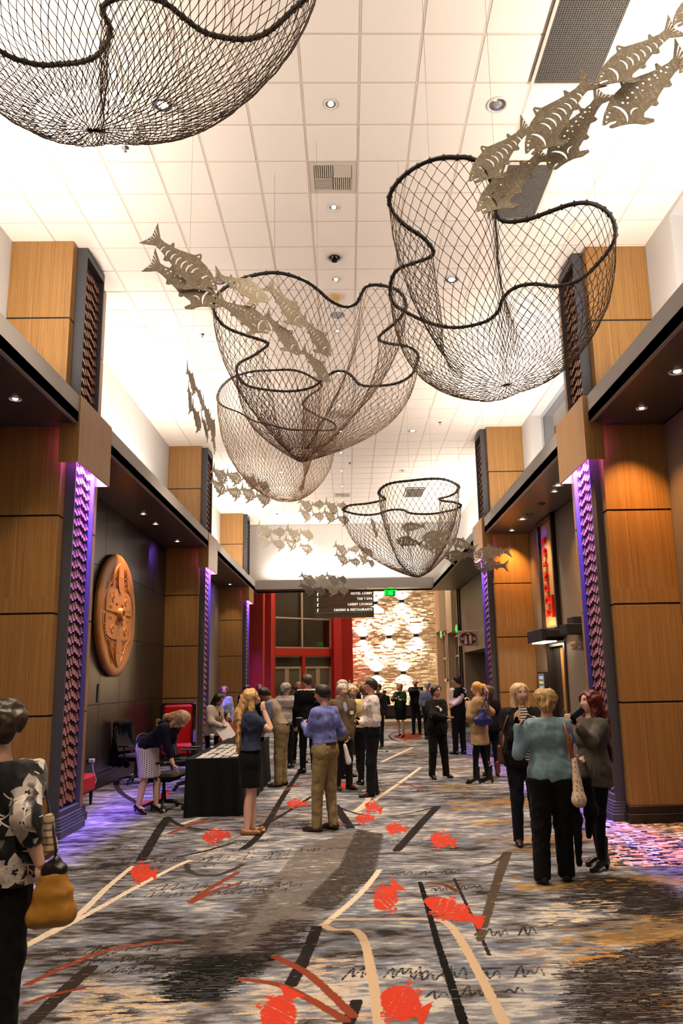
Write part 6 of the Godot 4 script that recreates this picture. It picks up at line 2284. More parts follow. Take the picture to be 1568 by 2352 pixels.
func person(S: Dictionary) -> Node3D:
	var f: bool = S.get("f", false)
	var s: float = S.h / 1.75
	var t := thing("person", S.label, "person", V(S.x, 0, S.d))
	t.rotation.y = deg_to_rad(S.yaw)
	var inv := t.transform.affine_inverse()
	var lean := deg_to_rad(S.get("lean", 0.0))
	var fat: float = S.get("fat", 1.0)
	var drop: float = 0.45 * s if S.get("sit", false) else 0.0
	var cell: float = S.get("cell", clampf(S.d * 0.0016, 0.0135, 0.026))
	var fine: bool = S.d < 14.5
	var piv := Vector3(0, 0.96 * s - drop, 0)
	var rl := Basis(Vector3.RIGHT, lean)
	var U := func(x: float, y: float, z: float) -> Vector3:      # upper-body point
		return piv + rl * (Vector3(x, y, z) * s - Vector3(0, 0.96 * s, 0))
	var fwd := rl * Vector3(0, 0, 1)
	var up := rl * Vector3.UP
	var shw := (0.150 if f else 0.172) * lerpf(1.0, fat, 0.5)
	var skin: Color = S.get("skin", Color(0.56, 0.34, 0.24))
	var hd: Array = S.get("head", [0.0, 0.0])                    # turn left (+), nod down (+)
	var neck: Vector3 = U.call(0, 1.475, -0.012)
	var hb := Basis(Vector3.RIGHT, lean * 0.75) * Basis(Vector3.UP, deg_to_rad(hd[0])) * Basis(Vector3.RIGHT, deg_to_rad(hd[1]))
	var hc: Vector3 = neck + hb * (Vector3(0, 0.155, 0.022) * s)
	var HT := Transform3D(hb.scaled_local(Vector3.ONE * s), hc)
	# legs
	var feet: Array = S.get("feet", [[0.10, 0.02], [-0.10, -0.02]])
	var legs := []
	var sk: Dictionary = S.get("shoe", {})
	var rise: float = sk.get("heel", 0.0)
	for i in 2:
		var sd := 1 if i == 0 else -1
		var hip := Vector3(sd * 0.088 * s * fat, 0.90 * s - drop, -0.01)
		var ank := Vector3(feet[i][0] * s, (0.075 + rise) * s, feet[i][1] * s)
		var kn := hip.lerp(ank, 0.49) + Vector3(0, 0, 0.018 * s)
		if drop > 0:
			ank = Vector3(sd * 0.11, 0.08, 0.42 * s)
			kn = Vector3(sd * 0.11, 0.50 * s, 0.42 * s)
		if S.get("knee", 0.0) > 0:
			kn += Vector3(0, -0.02, S.knee) * s
		legs.append([hip, kn, ank])
	# arms
	var arms := []
	for i in 2:
		var sd := 1 if i == 0 else -1
		var sh: Vector3 = U.call(sd * shw, 1.405, -0.008)
		var key := "L" if i == 0 else "R"
		var tgt: Vector3 = U.call(sd * (shw + 0.065), 0.86, 0.06)
		if S.has(key):
			var a: Array = S[key]
			tgt = inv * on_d(a[0], a[1], a[2])
		var dirv := tgt - sh
		var L1 := 0.285 * s
		var L2 := 0.255 * s
		var dist := clampf(dirv.length(), 0.12 * s, (L1 + L2) * 0.995)
		dirv = dirv.normalized()
		var ca := (L1 * L1 + dist * dist - L2 * L2) / (2 * L1 * dist)
		var pole: Vector3 = S.get("pole" + key, Vector3(sd * 0.45, -0.7, -0.5))
		pole = (pole - dirv * pole.dot(dirv)).normalized()
		var el := sh + dirv * (L1 * ca) + pole * (L1 * sqrt(maxf(0.0, 1 - ca * ca)))
		var wr := sh + dirv * dist
		arms.append([sh, el, wr])
	# ---- body: one mesh with skin, face, hands
	var mb := MB.new()
	mb.col = skin
	mb.tube(PackedVector3Array([U.call(0, 1.0, 0), U.call(0, 1.2, 0), U.call(0, 1.36, 0), neck - up * 0.02 * s, neck + up * 0.045 * s, hc - hb.y * 0.055 * s - hb.z * 0.02 * s]), [0.09 * s, 0.085 * s, 0.085 * s, 0.066 * s, 0.052 * s, 0.05 * s], 14)
	for i in 2:
		var A: Array = arms[i]
		var ap := smooth_path([A[0], A[0].lerp(A[1], 0.5), A[1], A[1].lerp(A[2], 0.5), A[2]])
		var cov := 0.0
		for g in S.tops:
			cov = maxf(cov, g.get("sleeve", 1.0))
		var c1 := 0.8 if cov > 0.5 else 1.0
		var c2 := 0.8 if cov > 0.84 else 1.0
		mb.tube(ap, radii([0.046 * s * c1, 0.042 * s * c1, 0.036 * s * c1, 0.036 * s * c2, 0.025 * s * c2], ap.size()), 10)
		var Lg: Array = legs[i]
		var lp := smooth_path([Lg[0], Lg[0].lerp(Lg[1], 0.5), Lg[1], Lg[1].lerp(Lg[2], 0.4) + Vector3(0, 0, -0.008), Lg[2] - Vector3(0, 0.02, 0)])
		var lc := 0.72 if S.bottom.kind == "trousers" else 1.0
		mb.tube(lp, radii([0.078 * s * lc, 0.070 * s * lc, 0.050 * s * lc, 0.054 * s * lc, 0.033 * s * lc], lp.size()), 12)
		if S.get("bare_feet", false):
			mb.tube(PackedVector3Array([Lg[2] - Vector3(0, 0.03, 0.02), Lg[2] + Vector3(0, -0.055 + 0.0, 0.06) * s, Lg[2] + Vector3(0, -0.06 - rise, 0.15) * s]), [0.028 * s, 0.026 * s, 0.016 * s], 8)
		var sd := 1 if i == 0 else -1
		var curl: float = S.get("curl" + ("L" if i == 0 else "R"), 0.45)
		var pn: Vector3 = S.get("palm" + ("L" if i == 0 else "R"), Vector3(-sd * 0.8, 0, 0.4) if not S.has("L" if i == 0 else "R") else Vector3(-sd * 0.7, 0.1, 0.5))
		hand(mb, A[2], A[2] - A[1], pn, sd, curl, s)
	var bc: Color = S.hair.get("beard", Color(0, 0, 0, 0))
	head(mb, HT, skin, S.get("lip", Color(0.42, 0.16, 0.13)), S.hair.get("brow", S.hair.col * 0.7), fine, bc)
	var sm := mat("skin", Color(1, 1, 1), 0.5, 0.0, 0.4)
	sm.vertex_color_use_as_albedo = true
	sm.subsurf_scatter_enabled = true
	sm.subsurf_scatter_strength = 0.05
	put("body", mb, sm, t)
	# ---- hair
	hair(S, t, HT, hb, hc, s, neck, fwd, up, cell)
	# ---- clothes
	var N := fwd
	var tops: Array = S.tops
	for ti in tops.size():
		var g: Dictionary = tops[ti]
		var ls: float = g.get("loose", 0.012)
		var b := []
		var bw := (0.085 if f else 0.092) * fat
		b.append([U.call(-bw, 1.30, 0.0), U.call(bw, 1.30, 0.0), (0.112 * fat + ls) * s, (0.112 * fat + ls) * s, 0.92, N])
		b.append([U.call(-0.062 * fat, 1.12, 0.0), U.call(0.062 * fat, 1.12, 0.0), (0.098 * fat + ls) * s, (0.098 * fat + ls) * s, 0.95, N])
		var pw := 0.075 if f else 0.065
		b.append([U.call(-pw * fat, 0.97, -0.005), U.call(pw * fat, 0.97, -0.005), (0.116 * fat + ls) * s, (0.116 * fat + ls) * s, 0.95, N])
		b.append([U.call(-shw + 0.02, 1.405, -0.012), U.call(shw - 0.02, 1.405, -0.012), (0.056 + ls * 0.8) * s, (0.056 + ls * 0.8) * s])
		b.append([U.call(0, 1.40, -0.012), U.call(0, 1.46, -0.012), (0.085 + ls) * s, (0.062 + ls) * s])
		if f:
			for sd in [-1, 1]:
				b.append([U.call(sd * 0.075, 1.27, 0.075), U.call(sd * 0.07, 1.25, 0.08), (0.062 * fat + ls * 0.5) * s, (0.062 * fat + ls * 0.5) * s])
		var hem: float = g.get("hem", 0.94)
		if hem < 0.93:
			var fl: float = g.get("flare", 0.0)
			b.append([U.call(0, 0.97, -0.005), U.call(0, hem - 0.05, -0.005), (0.17 * fat + ls) * s, (0.175 * fat + ls + fl) * s, 0.72, N])
		var sl: float = g.get("sleeve", 1.0)
		if sl > 0.0:
			for i in 2:
				var A: Array = arms[i]
				var l1: float = minf(1.0, sl * 2.0)
				b.append([A[0], A[0].lerp(A[1], l1), (0.050 * lerpf(1, fat, 0.6) + ls) * s, ((0.042 * lerpf(1, fat, 0.5) + ls) * s)])
				if sl > 0.5:
					b.append([A[1], A[1].lerp(A[2], (sl - 0.5) * 2.0 * 0.97), (0.041 + ls) * s, (0.030 + ls) * s])
		var cuts := [[-up, -(U.call(0, hem, 0) as Vector3).dot(up)], [up, (U.call(0, 1.485 - g.get("neck", 0.0), 0) as Vector3).dot(up)]]
		var subs := []
		if g.get("open", 0.0) > 0:
			var o: float = g.open
			subs.append([U.call(0, 1.46, 0.13), U.call(0, 1.15, 0.19), o * s, o * 0.55 * s])
			if g.get("open_low", false):
				subs.append([U.call(0, 1.15, 0.19), U.call(0, hem - 0.1, 0.20), o * 0.55 * s, o * 0.8 * s])
		if g.get("v", 0.0) > 0:
			subs.append([U.call(0, 1.50, 0.10), U.call(0, 1.50 - g.v, 0.135), 0.06 * s, 0.02 * s])
		field(g.get("part", "shirt"), t, g.mat, b, cuts, subs, cell, 0.055 * s, g.get("wrinkle", 0.006) * s, g.get("label", ""))
	var bt: Dictionary = S.bottom
	var bl: float = bt.get("loose", 0.010)
	var pb := []
	var pw2 := (0.082 if f else 0.070) * fat
	var low_hem := 9.0
	for g in tops:
		low_hem = minf(low_hem, g.get("hem", 0.94))
	var wy: float = minf(1.045, low_hem + 0.035) * s - drop if lean < 0.2 else 1.045 * s - drop
	if bt.kind == "trousers":
		pb.append([Vector3(-pw2 * s, 0.955 * s - drop, -0.008), Vector3(pw2 * s, 0.955 * s - drop, -0.008), (0.112 * fat + bl) * s, (0.112 * fat + bl) * s, 0.95, Vector3.BACK])
		pb.append([Vector3(-0.05 * s, 1.04 * s - drop, 0), Vector3(0.05 * s, 1.04 * s - drop, 0), (0.106 * fat + bl) * s, (0.106 * fat + bl) * s, 0.95, Vector3.BACK])
		for i in 2:
			var Lg: Array = legs[i]
			pb.append([Lg[0], Lg[1], (0.088 * fat + bl) * s, (0.058 * lerpf(1, fat, 0.6) + bl) * s])
			pb.append([Lg[1], Lg[2] - Vector3(0, 0.03, 0), (0.057 * lerpf(1, fat, 0.6) + bl) * s, (0.040 + bl * bt.get("flare", 1.4)) * s])
		field("trousers", t, bt.mat, pb, [[Vector3.UP, wy], [Vector3.DOWN, -bt.get("hem", 0.035) * s]], [], cell, 0.035 * s, bt.get("wrinkle", 0.006) * s, bt.get("label", ""))
	else:
		var hem: float = bt.hem
		pb.append([Vector3(0, 1.05, 0) * s, Vector3(0, 0.90, -0.01) * s, (0.145 * fat + bl) * s, (0.185 * fat + bl) * s, 0.72, Vector3.BACK])
		pb.append([Vector3(0, 0.90, -0.01) * s, Vector3(bt.get("shift", 0.0), hem - 0.03, bt.get("front", 0.0)) * s, (0.185 * fat + bl) * s, (0.165 * fat + bl + bt.get("flare", 0.0)) * s, 0.74, Vector3.BACK])
		field("skirt", t, bt.mat, pb, [[Vector3.UP, wy], [Vector3.DOWN, -hem * s]], [], cell, 0.03 * s, bt.get("wrinkle", 0.004) * s, bt.get("label", ""))
	if bt.has("belt"):
		var be := MB.new()
		var ring := PackedVector3Array()
		for q in 28:
			var an := TAU * q / 28
			ring.append(Vector3(cos(an) * (0.163 * fat + bl), 1.030, sin(an) * (0.116 * fat + bl) - 0.002) * s)
		for q in 28:
			var a := ring[q]
			var c := ring[(q + 1) % 28]
			var out := Vector3(a.x, 0, a.z).normalized() * 0.004
			var out2 := Vector3(c.x, 0, c.z).normalized() * 0.004
			be.quad(a + out - Vector3(0, 0.017, 0), a + out + Vector3(0, 0.017, 0), c + out2 + Vector3(0, 0.017, 0), c + out2 - Vector3(0, 0.017, 0))
			be.quad(a + out + Vector3(0, 0.017, 0), a - out + Vector3(0, 0.017, 0), c - out2 + Vector3(0, 0.017, 0), c + out2 + Vector3(0, 0.017, 0))
		put("belt", be, bt.belt, t)
	# ---- shoes
	if sk.size():
		for i in 2:
			var sd := 1 if i == 0 else -1
			var an: Vector3 = legs[i][2]
			var tb := Basis(Vector3.UP, sd * 0.22) 
			var G := func(x: float, y: float, z: float) -> Vector3: return Vector3(an.x, 0, an.z) + tb * (Vector3(x, y, z) * s)
			var b := [[G.call(0, 0.042 + rise, -0.045), G.call(0, 0.034 + rise * 0.25, 0.09), 0.040 * s, 0.040 * s], [G.call(0, 0.034 + rise * 0.25, 0.09), G.call(0, 0.026, 0.15 if f else 0.17), 0.040 * s, 0.026 * s]]
			var cuts := [[Vector3.DOWN, 0.0]]
			var subs := []
			if sk.kind == "boot":
				b.append([G.call(0, 0.05 + rise, -0.03), G.call(0, 0.20 + rise, -0.035), 0.046 * s, 0.052 * s])
			elif sk.kind == "pump":
				subs.append([G.call(0, 0.10 + rise, -0.02), G.call(0, 0.062 + rise * 0.3, 0.085), 0.036 * s, 0.030 * s])
			else:
				b.append([G.call(0, 0.05 + rise, -0.03), G.call(0, 0.075 + rise, -0.02), 0.043 * s, 0.040 * s])
			if rise > 0.02:
				b.append([G.call(0, rise, -0.070), G.call(0, 0.0, -0.075), (0.026 if sk.kind == "boot" else 0.014) * s, (0.018 if sk.kind == "boot" else 0.007) * s])
				subs.append([G.call(-0.06, rise * 0.32, -0.025), G.call(0.06, rise * 0.32, -0.025), rise * 0.50 * s, rise * 0.50 * s])
			field("shoe", t, sk.mat, b, cuts, subs, minf(cell, 0.014), 0.02 * s, 0.0)
	# ---- name tag and glasses
	if S.has("tag"):
		var q: Array = S.tag
		var tm := MB.new()
		var o: Vector3 = U.call(q[0], q[1], q[2])
		tm.box(Vector3(-0.043, -0.029, 0), Vector3(0.043, 0.029, 0.003), 0.001, Transform3D(rl * Basis(Vector3.UP, q[3]) * Basis(Vector3.BACK, q[4] if q.size() > 4 else 0.0), o))
		put("name_tag", tm, mat("name tag white", Color(0.88, 0.86, 0.84), 0.5), t)
	if S.get("glasses", false):
		var gm := MB.new()
		for sd in [-1, 1]:
			var pts := PackedVector3Array()
			for q in 14:
				var an := TAU * q / 14
				pts.append(HT * Vector3(sd * 0.032 + cos(an) * 0.023, 0.013 + sin(an) * 0.017, 0.098 - absf(cos(an)) * 0.003))
			gm.tube(pts, [0.0018], 4, false, true)
			gm.tube(PackedVector3Array([HT * Vector3(sd * 0.055, 0.018, 0.095), HT * Vector3(sd * 0.080, 0.016, 0.04), HT * Vector3(sd * 0.083, 0.008, -0.02)]), [0.0022], 4)
		gm.tube(PackedVector3Array([HT * Vector3(-0.010, 0.018, 0.102), HT * Vector3(0.010, 0.018, 0.102)]), [0.002], 4)
		put("glasses", gm, M_black, t)
	S.arms = arms
	S.node = t
	S.s = s
	S.HT = HT
	return t

func hair(S: Dictionary, t: Node3D, HT: Transform3D, hb: Basis, hc: Vector3, s: float, neck: Vector3, fwd: Vector3, up: Vector3, cell: float) -> void:
	var H: Dictionary = S.hair
	var m := hair_mat(H)
	var st: String = H.style
	var hcell: float = clampf(S.d * 0.0011, 0.0075, 0.016)
	var P := func(x: float, y: float, z: float) -> Vector3: return HT * Vector3(x, y, z)
	var th: float = H.get("thick", 0.012)
	var b := []
	var subs := [[P.call(0, -0.16, 0.115), P.call(0, 0.012 if H.get("fringe", false) else 0.022, 0.130), 0.100 * s, 0.082 * s]]
	var cuts := []
	if st == "bald":
		b.append([P.call(-0.045, 0.0, -0.05), P.call(0.045, 0.0, -0.05), 0.058 * s, 0.058 * s])
		cuts = [[hb.y, hc.dot(hb.y) + 0.025 * s], [-hb.y, -(hc.dot(hb.y) - 0.06 * s)]]
	else:
		b.append([P.call(-0.018, 0.035, -0.012), P.call(0.018, 0.035, -0.012), (0.079 + th) * s, (0.079 + th) * s, 1.10, hb.z])
		b.append([P.call(0, 0.01, -0.045), P.call(0, -0.03, -0.055), (0.070 + th) * s, (0.058 + th) * s])
		if st == "short":
			cuts = [[-hb.y, -(hc.dot(hb.y) - H.get("nape", 0.075) * s)]]
			subs.append([P.call(-0.12, -0.03, 0.07), P.call(0.12, -0.03, 0.07), 0.062 * s, 0.062 * s])
			subs.append([P.call(-0.11, -0.09, 0.0), P.call(0.11, -0.09, 0.0), 0.055 * s, 0.055 * s])
		elif st == "bob":
			for sd in [-1, 1]:
				b.append([P.call(sd * 0.062, 0.02, 0.0), P.call(sd * 0.072, -0.10, 0.0), 0.040 * s, 0.030 * s])
			b.append([P.call(0, -0.02, -0.06), P.call(0, -0.11, -0.055), 0.07 * s, 0.062 * s])
		elif st == "long":
			var L: float = H.len
			for sd in [-1, 1]:
				b.append([P.call(sd * 0.060, 0.03, -0.01), P.call(sd * 0.075, -0.12, -0.01), 0.042 * s, 0.036 * s])
				b.append([P.call(sd * 0.075, -0.12, -0.01), hc - up * (0.24 * s) + hb.x * (sd * 0.085 * s) + fwd * (H.get("front", 0.01) * s), 0.036 * s, 0.030 * s])
			var back := hc - fwd * 0.150 * s
			b.append([P.call(0, 0.0, -0.06), back - up * 0.20 * s, 0.082 * s, 0.070 * s])
			if L > 0.30:
				b.append([back - up * 0.20 * s, back - up * L * s, 0.085 * s, 0.055 * s, 0.60, fwd])
				for q in 5:
					b.append([back - up * 0.20 * s + hb.x * (q - 2) * 0.036 * s, back - up * (L + 0.03 * (q % 2)) * s - fwd * (0.02 - 0.006 * q) * s + hb.x * (q - 2) * 0.046 * s, 0.030 * s, 0.012 * s])
		elif st == "pony":
			cuts = []
			subs.append([P.call(-0.12, -0.09, 0.0), P.call(0.12, -0.09, 0.0), 0.055 * s, 0.055 * s])
			b.append([P.call(0, 0.045, -0.10), P.call(0, 0.04, -0.135), 0.030 * s, 0.034 * s])
			b.append([P.call(0, 0.04, -0.135), P.call(0, -0.06, -0.165), 0.034 * s, 0.045 * s])
			b.append([P.call(0, -0.06, -0.165), P.call(0, -0.26, -0.150), 0.045 * s, 0.036 * s])
			b.append([P.call(0, -0.26, -0.150), P.call(0, -0.38, -0.135), 0.036 * s, 0.012 * s])
		if H.get("fringe", false):
			b.append([P.call(-0.05, 0.055, 0.072), P.call(0.05, 0.055, 0.072), 0.022 * s, 0.022 * s])
	field("hair", t, m, b, cuts, subs, hcell, 0.022 * s, H.get("wave", 0.005) * s)

func hair_mat(H: Dictionary) -> StandardMaterial3D:
	var key: String = "hair " + str(H.col)
	if mats.has(key):
		return mats[key]
	var c: Color = H.col
	var m := mat(key, Color(1, 1, 1), 0.45, 0.0, 0.4)
	tri_tex(m, wood_image(c.linear_to_srgb(), 0.24, 128, 128, int(c.r * 1000) + 7), Vector3(4, 1.2, 4), false)
	return m
# ---------------------------------------------------------------- patterns for clothes
func floral_image() -> ImageTexture:
	var im := Image.create(512, 512, false, Image.FORMAT_RGB8)
	im.fill(Color(0.035, 0.03, 0.03))
	var r := RandomNumberGenerator.new()
	r.seed = 19
	for k in 22:
		var c := Vector2(r.randf_range(0, 512), r.randf_range(0, 512))
		var tone: Color = [Color(0.74, 0.70, 0.66), Color(0.30, 0.28, 0.27), Color(0.62, 0.58, 0.55), Color(0.24, 0.22, 0.21)][k % 4]
		var a0 := r.randf_range(0, TAU)
		for p in 5:
			var dir := Vector2.from_angle(a0 + p * TAU / 5)
			var sd := dir.orthogonal()
			for q in 60:
				var t := q / 60.0
				var w := sin(PI * pow(t, 0.7)) * 21.0
				for z in range(-int(w), int(w) + 1, 2):
					if k % 4 == 0 and absf(z) < w - 5 and r.randf() < 0.45:
						continue
					var o := c + dir * (10 + t * 62) + sd * z
					im.fill_rect(Rect2i(posmod(int(o.x), 512), posmod(int(o.y), 512), 3, 3), tone)
		for p in 2:
			var pt := c
			var an := r.randf_range(0, TAU)
			for q in 46:
				an += r.randf_range(-0.16, 0.16)
				pt += Vector2.from_angle(an) * 2.4
				im.fill_rect(Rect2i(posmod(int(pt.x), 512), posmod(int(pt.y), 512), 5, 5), Color(0.78, 0.74, 0.70))
	return ImageTexture.create_from_image(im)

func lattice_image() -> ImageTexture:
	var im := Image.create(64, 64, false, Image.FORMAT_RGB8)
	im.fill(Color(0.78, 0.74, 0.78))
	for y in 64:
		for x in 64:
			var u := absf(fmod(x / 32.0, 1.0) - 0.5) + absf(fmod(y / 32.0 + (0.5 if int(x / 32.0) % 2 else 0.0), 1.0) - 0.5)
			if u < 0.32:
				im.set_pixel(x, y, Color(0.06, 0.045, 0.12))
	return ImageTexture.create_from_image(im)

func stripe_image(a: Color, b: Color, frac: float) -> ImageTexture:
	var im := Image.create(16, 64, false, Image.FORMAT_RGB8)
	im.fill(a)
	im.fill_rect(Rect2i(0, 0, 16, int(64 * frac)), b)
	return ImageTexture.create_from_image(im)

func tote_image() -> ImageTexture:
	var im := Image.create(128, 128, false, Image.FORMAT_RGB8)
	im.fill(Color(0.80, 0.74, 0.64))
	var r := RandomNumberGenerator.new()
	r.seed = 9
	for k in 60:
		var c: Color = [Color(0.75, 0.25, 0.18), Color(0.35, 0.55, 0.55), Color(0.75, 0.60, 0.25), Color(0.55, 0.25, 0.35)][k % 4]
		var x := (k % 8) * 16 + r.randi_range(0, 5)
		var y := int(k / 8.0) * 16 + r.randi_range(0, 5)
		im.fill_rect(Rect2i(x, y, 7, 2), c)
		im.fill_rect(Rect2i(x + 2, y, 2, 8), c)
		im.fill_rect(Rect2i(x + 2, y + 6, 6, 2), c)
	return ImageTexture.create_from_image(im)

const SKIN_A := Color(0.60, 0.36, 0.26)
const SKIN_B := Color(0.50, 0.27, 0.18)
const SKIN_D := Color(0.16, 0.075, 0.045)

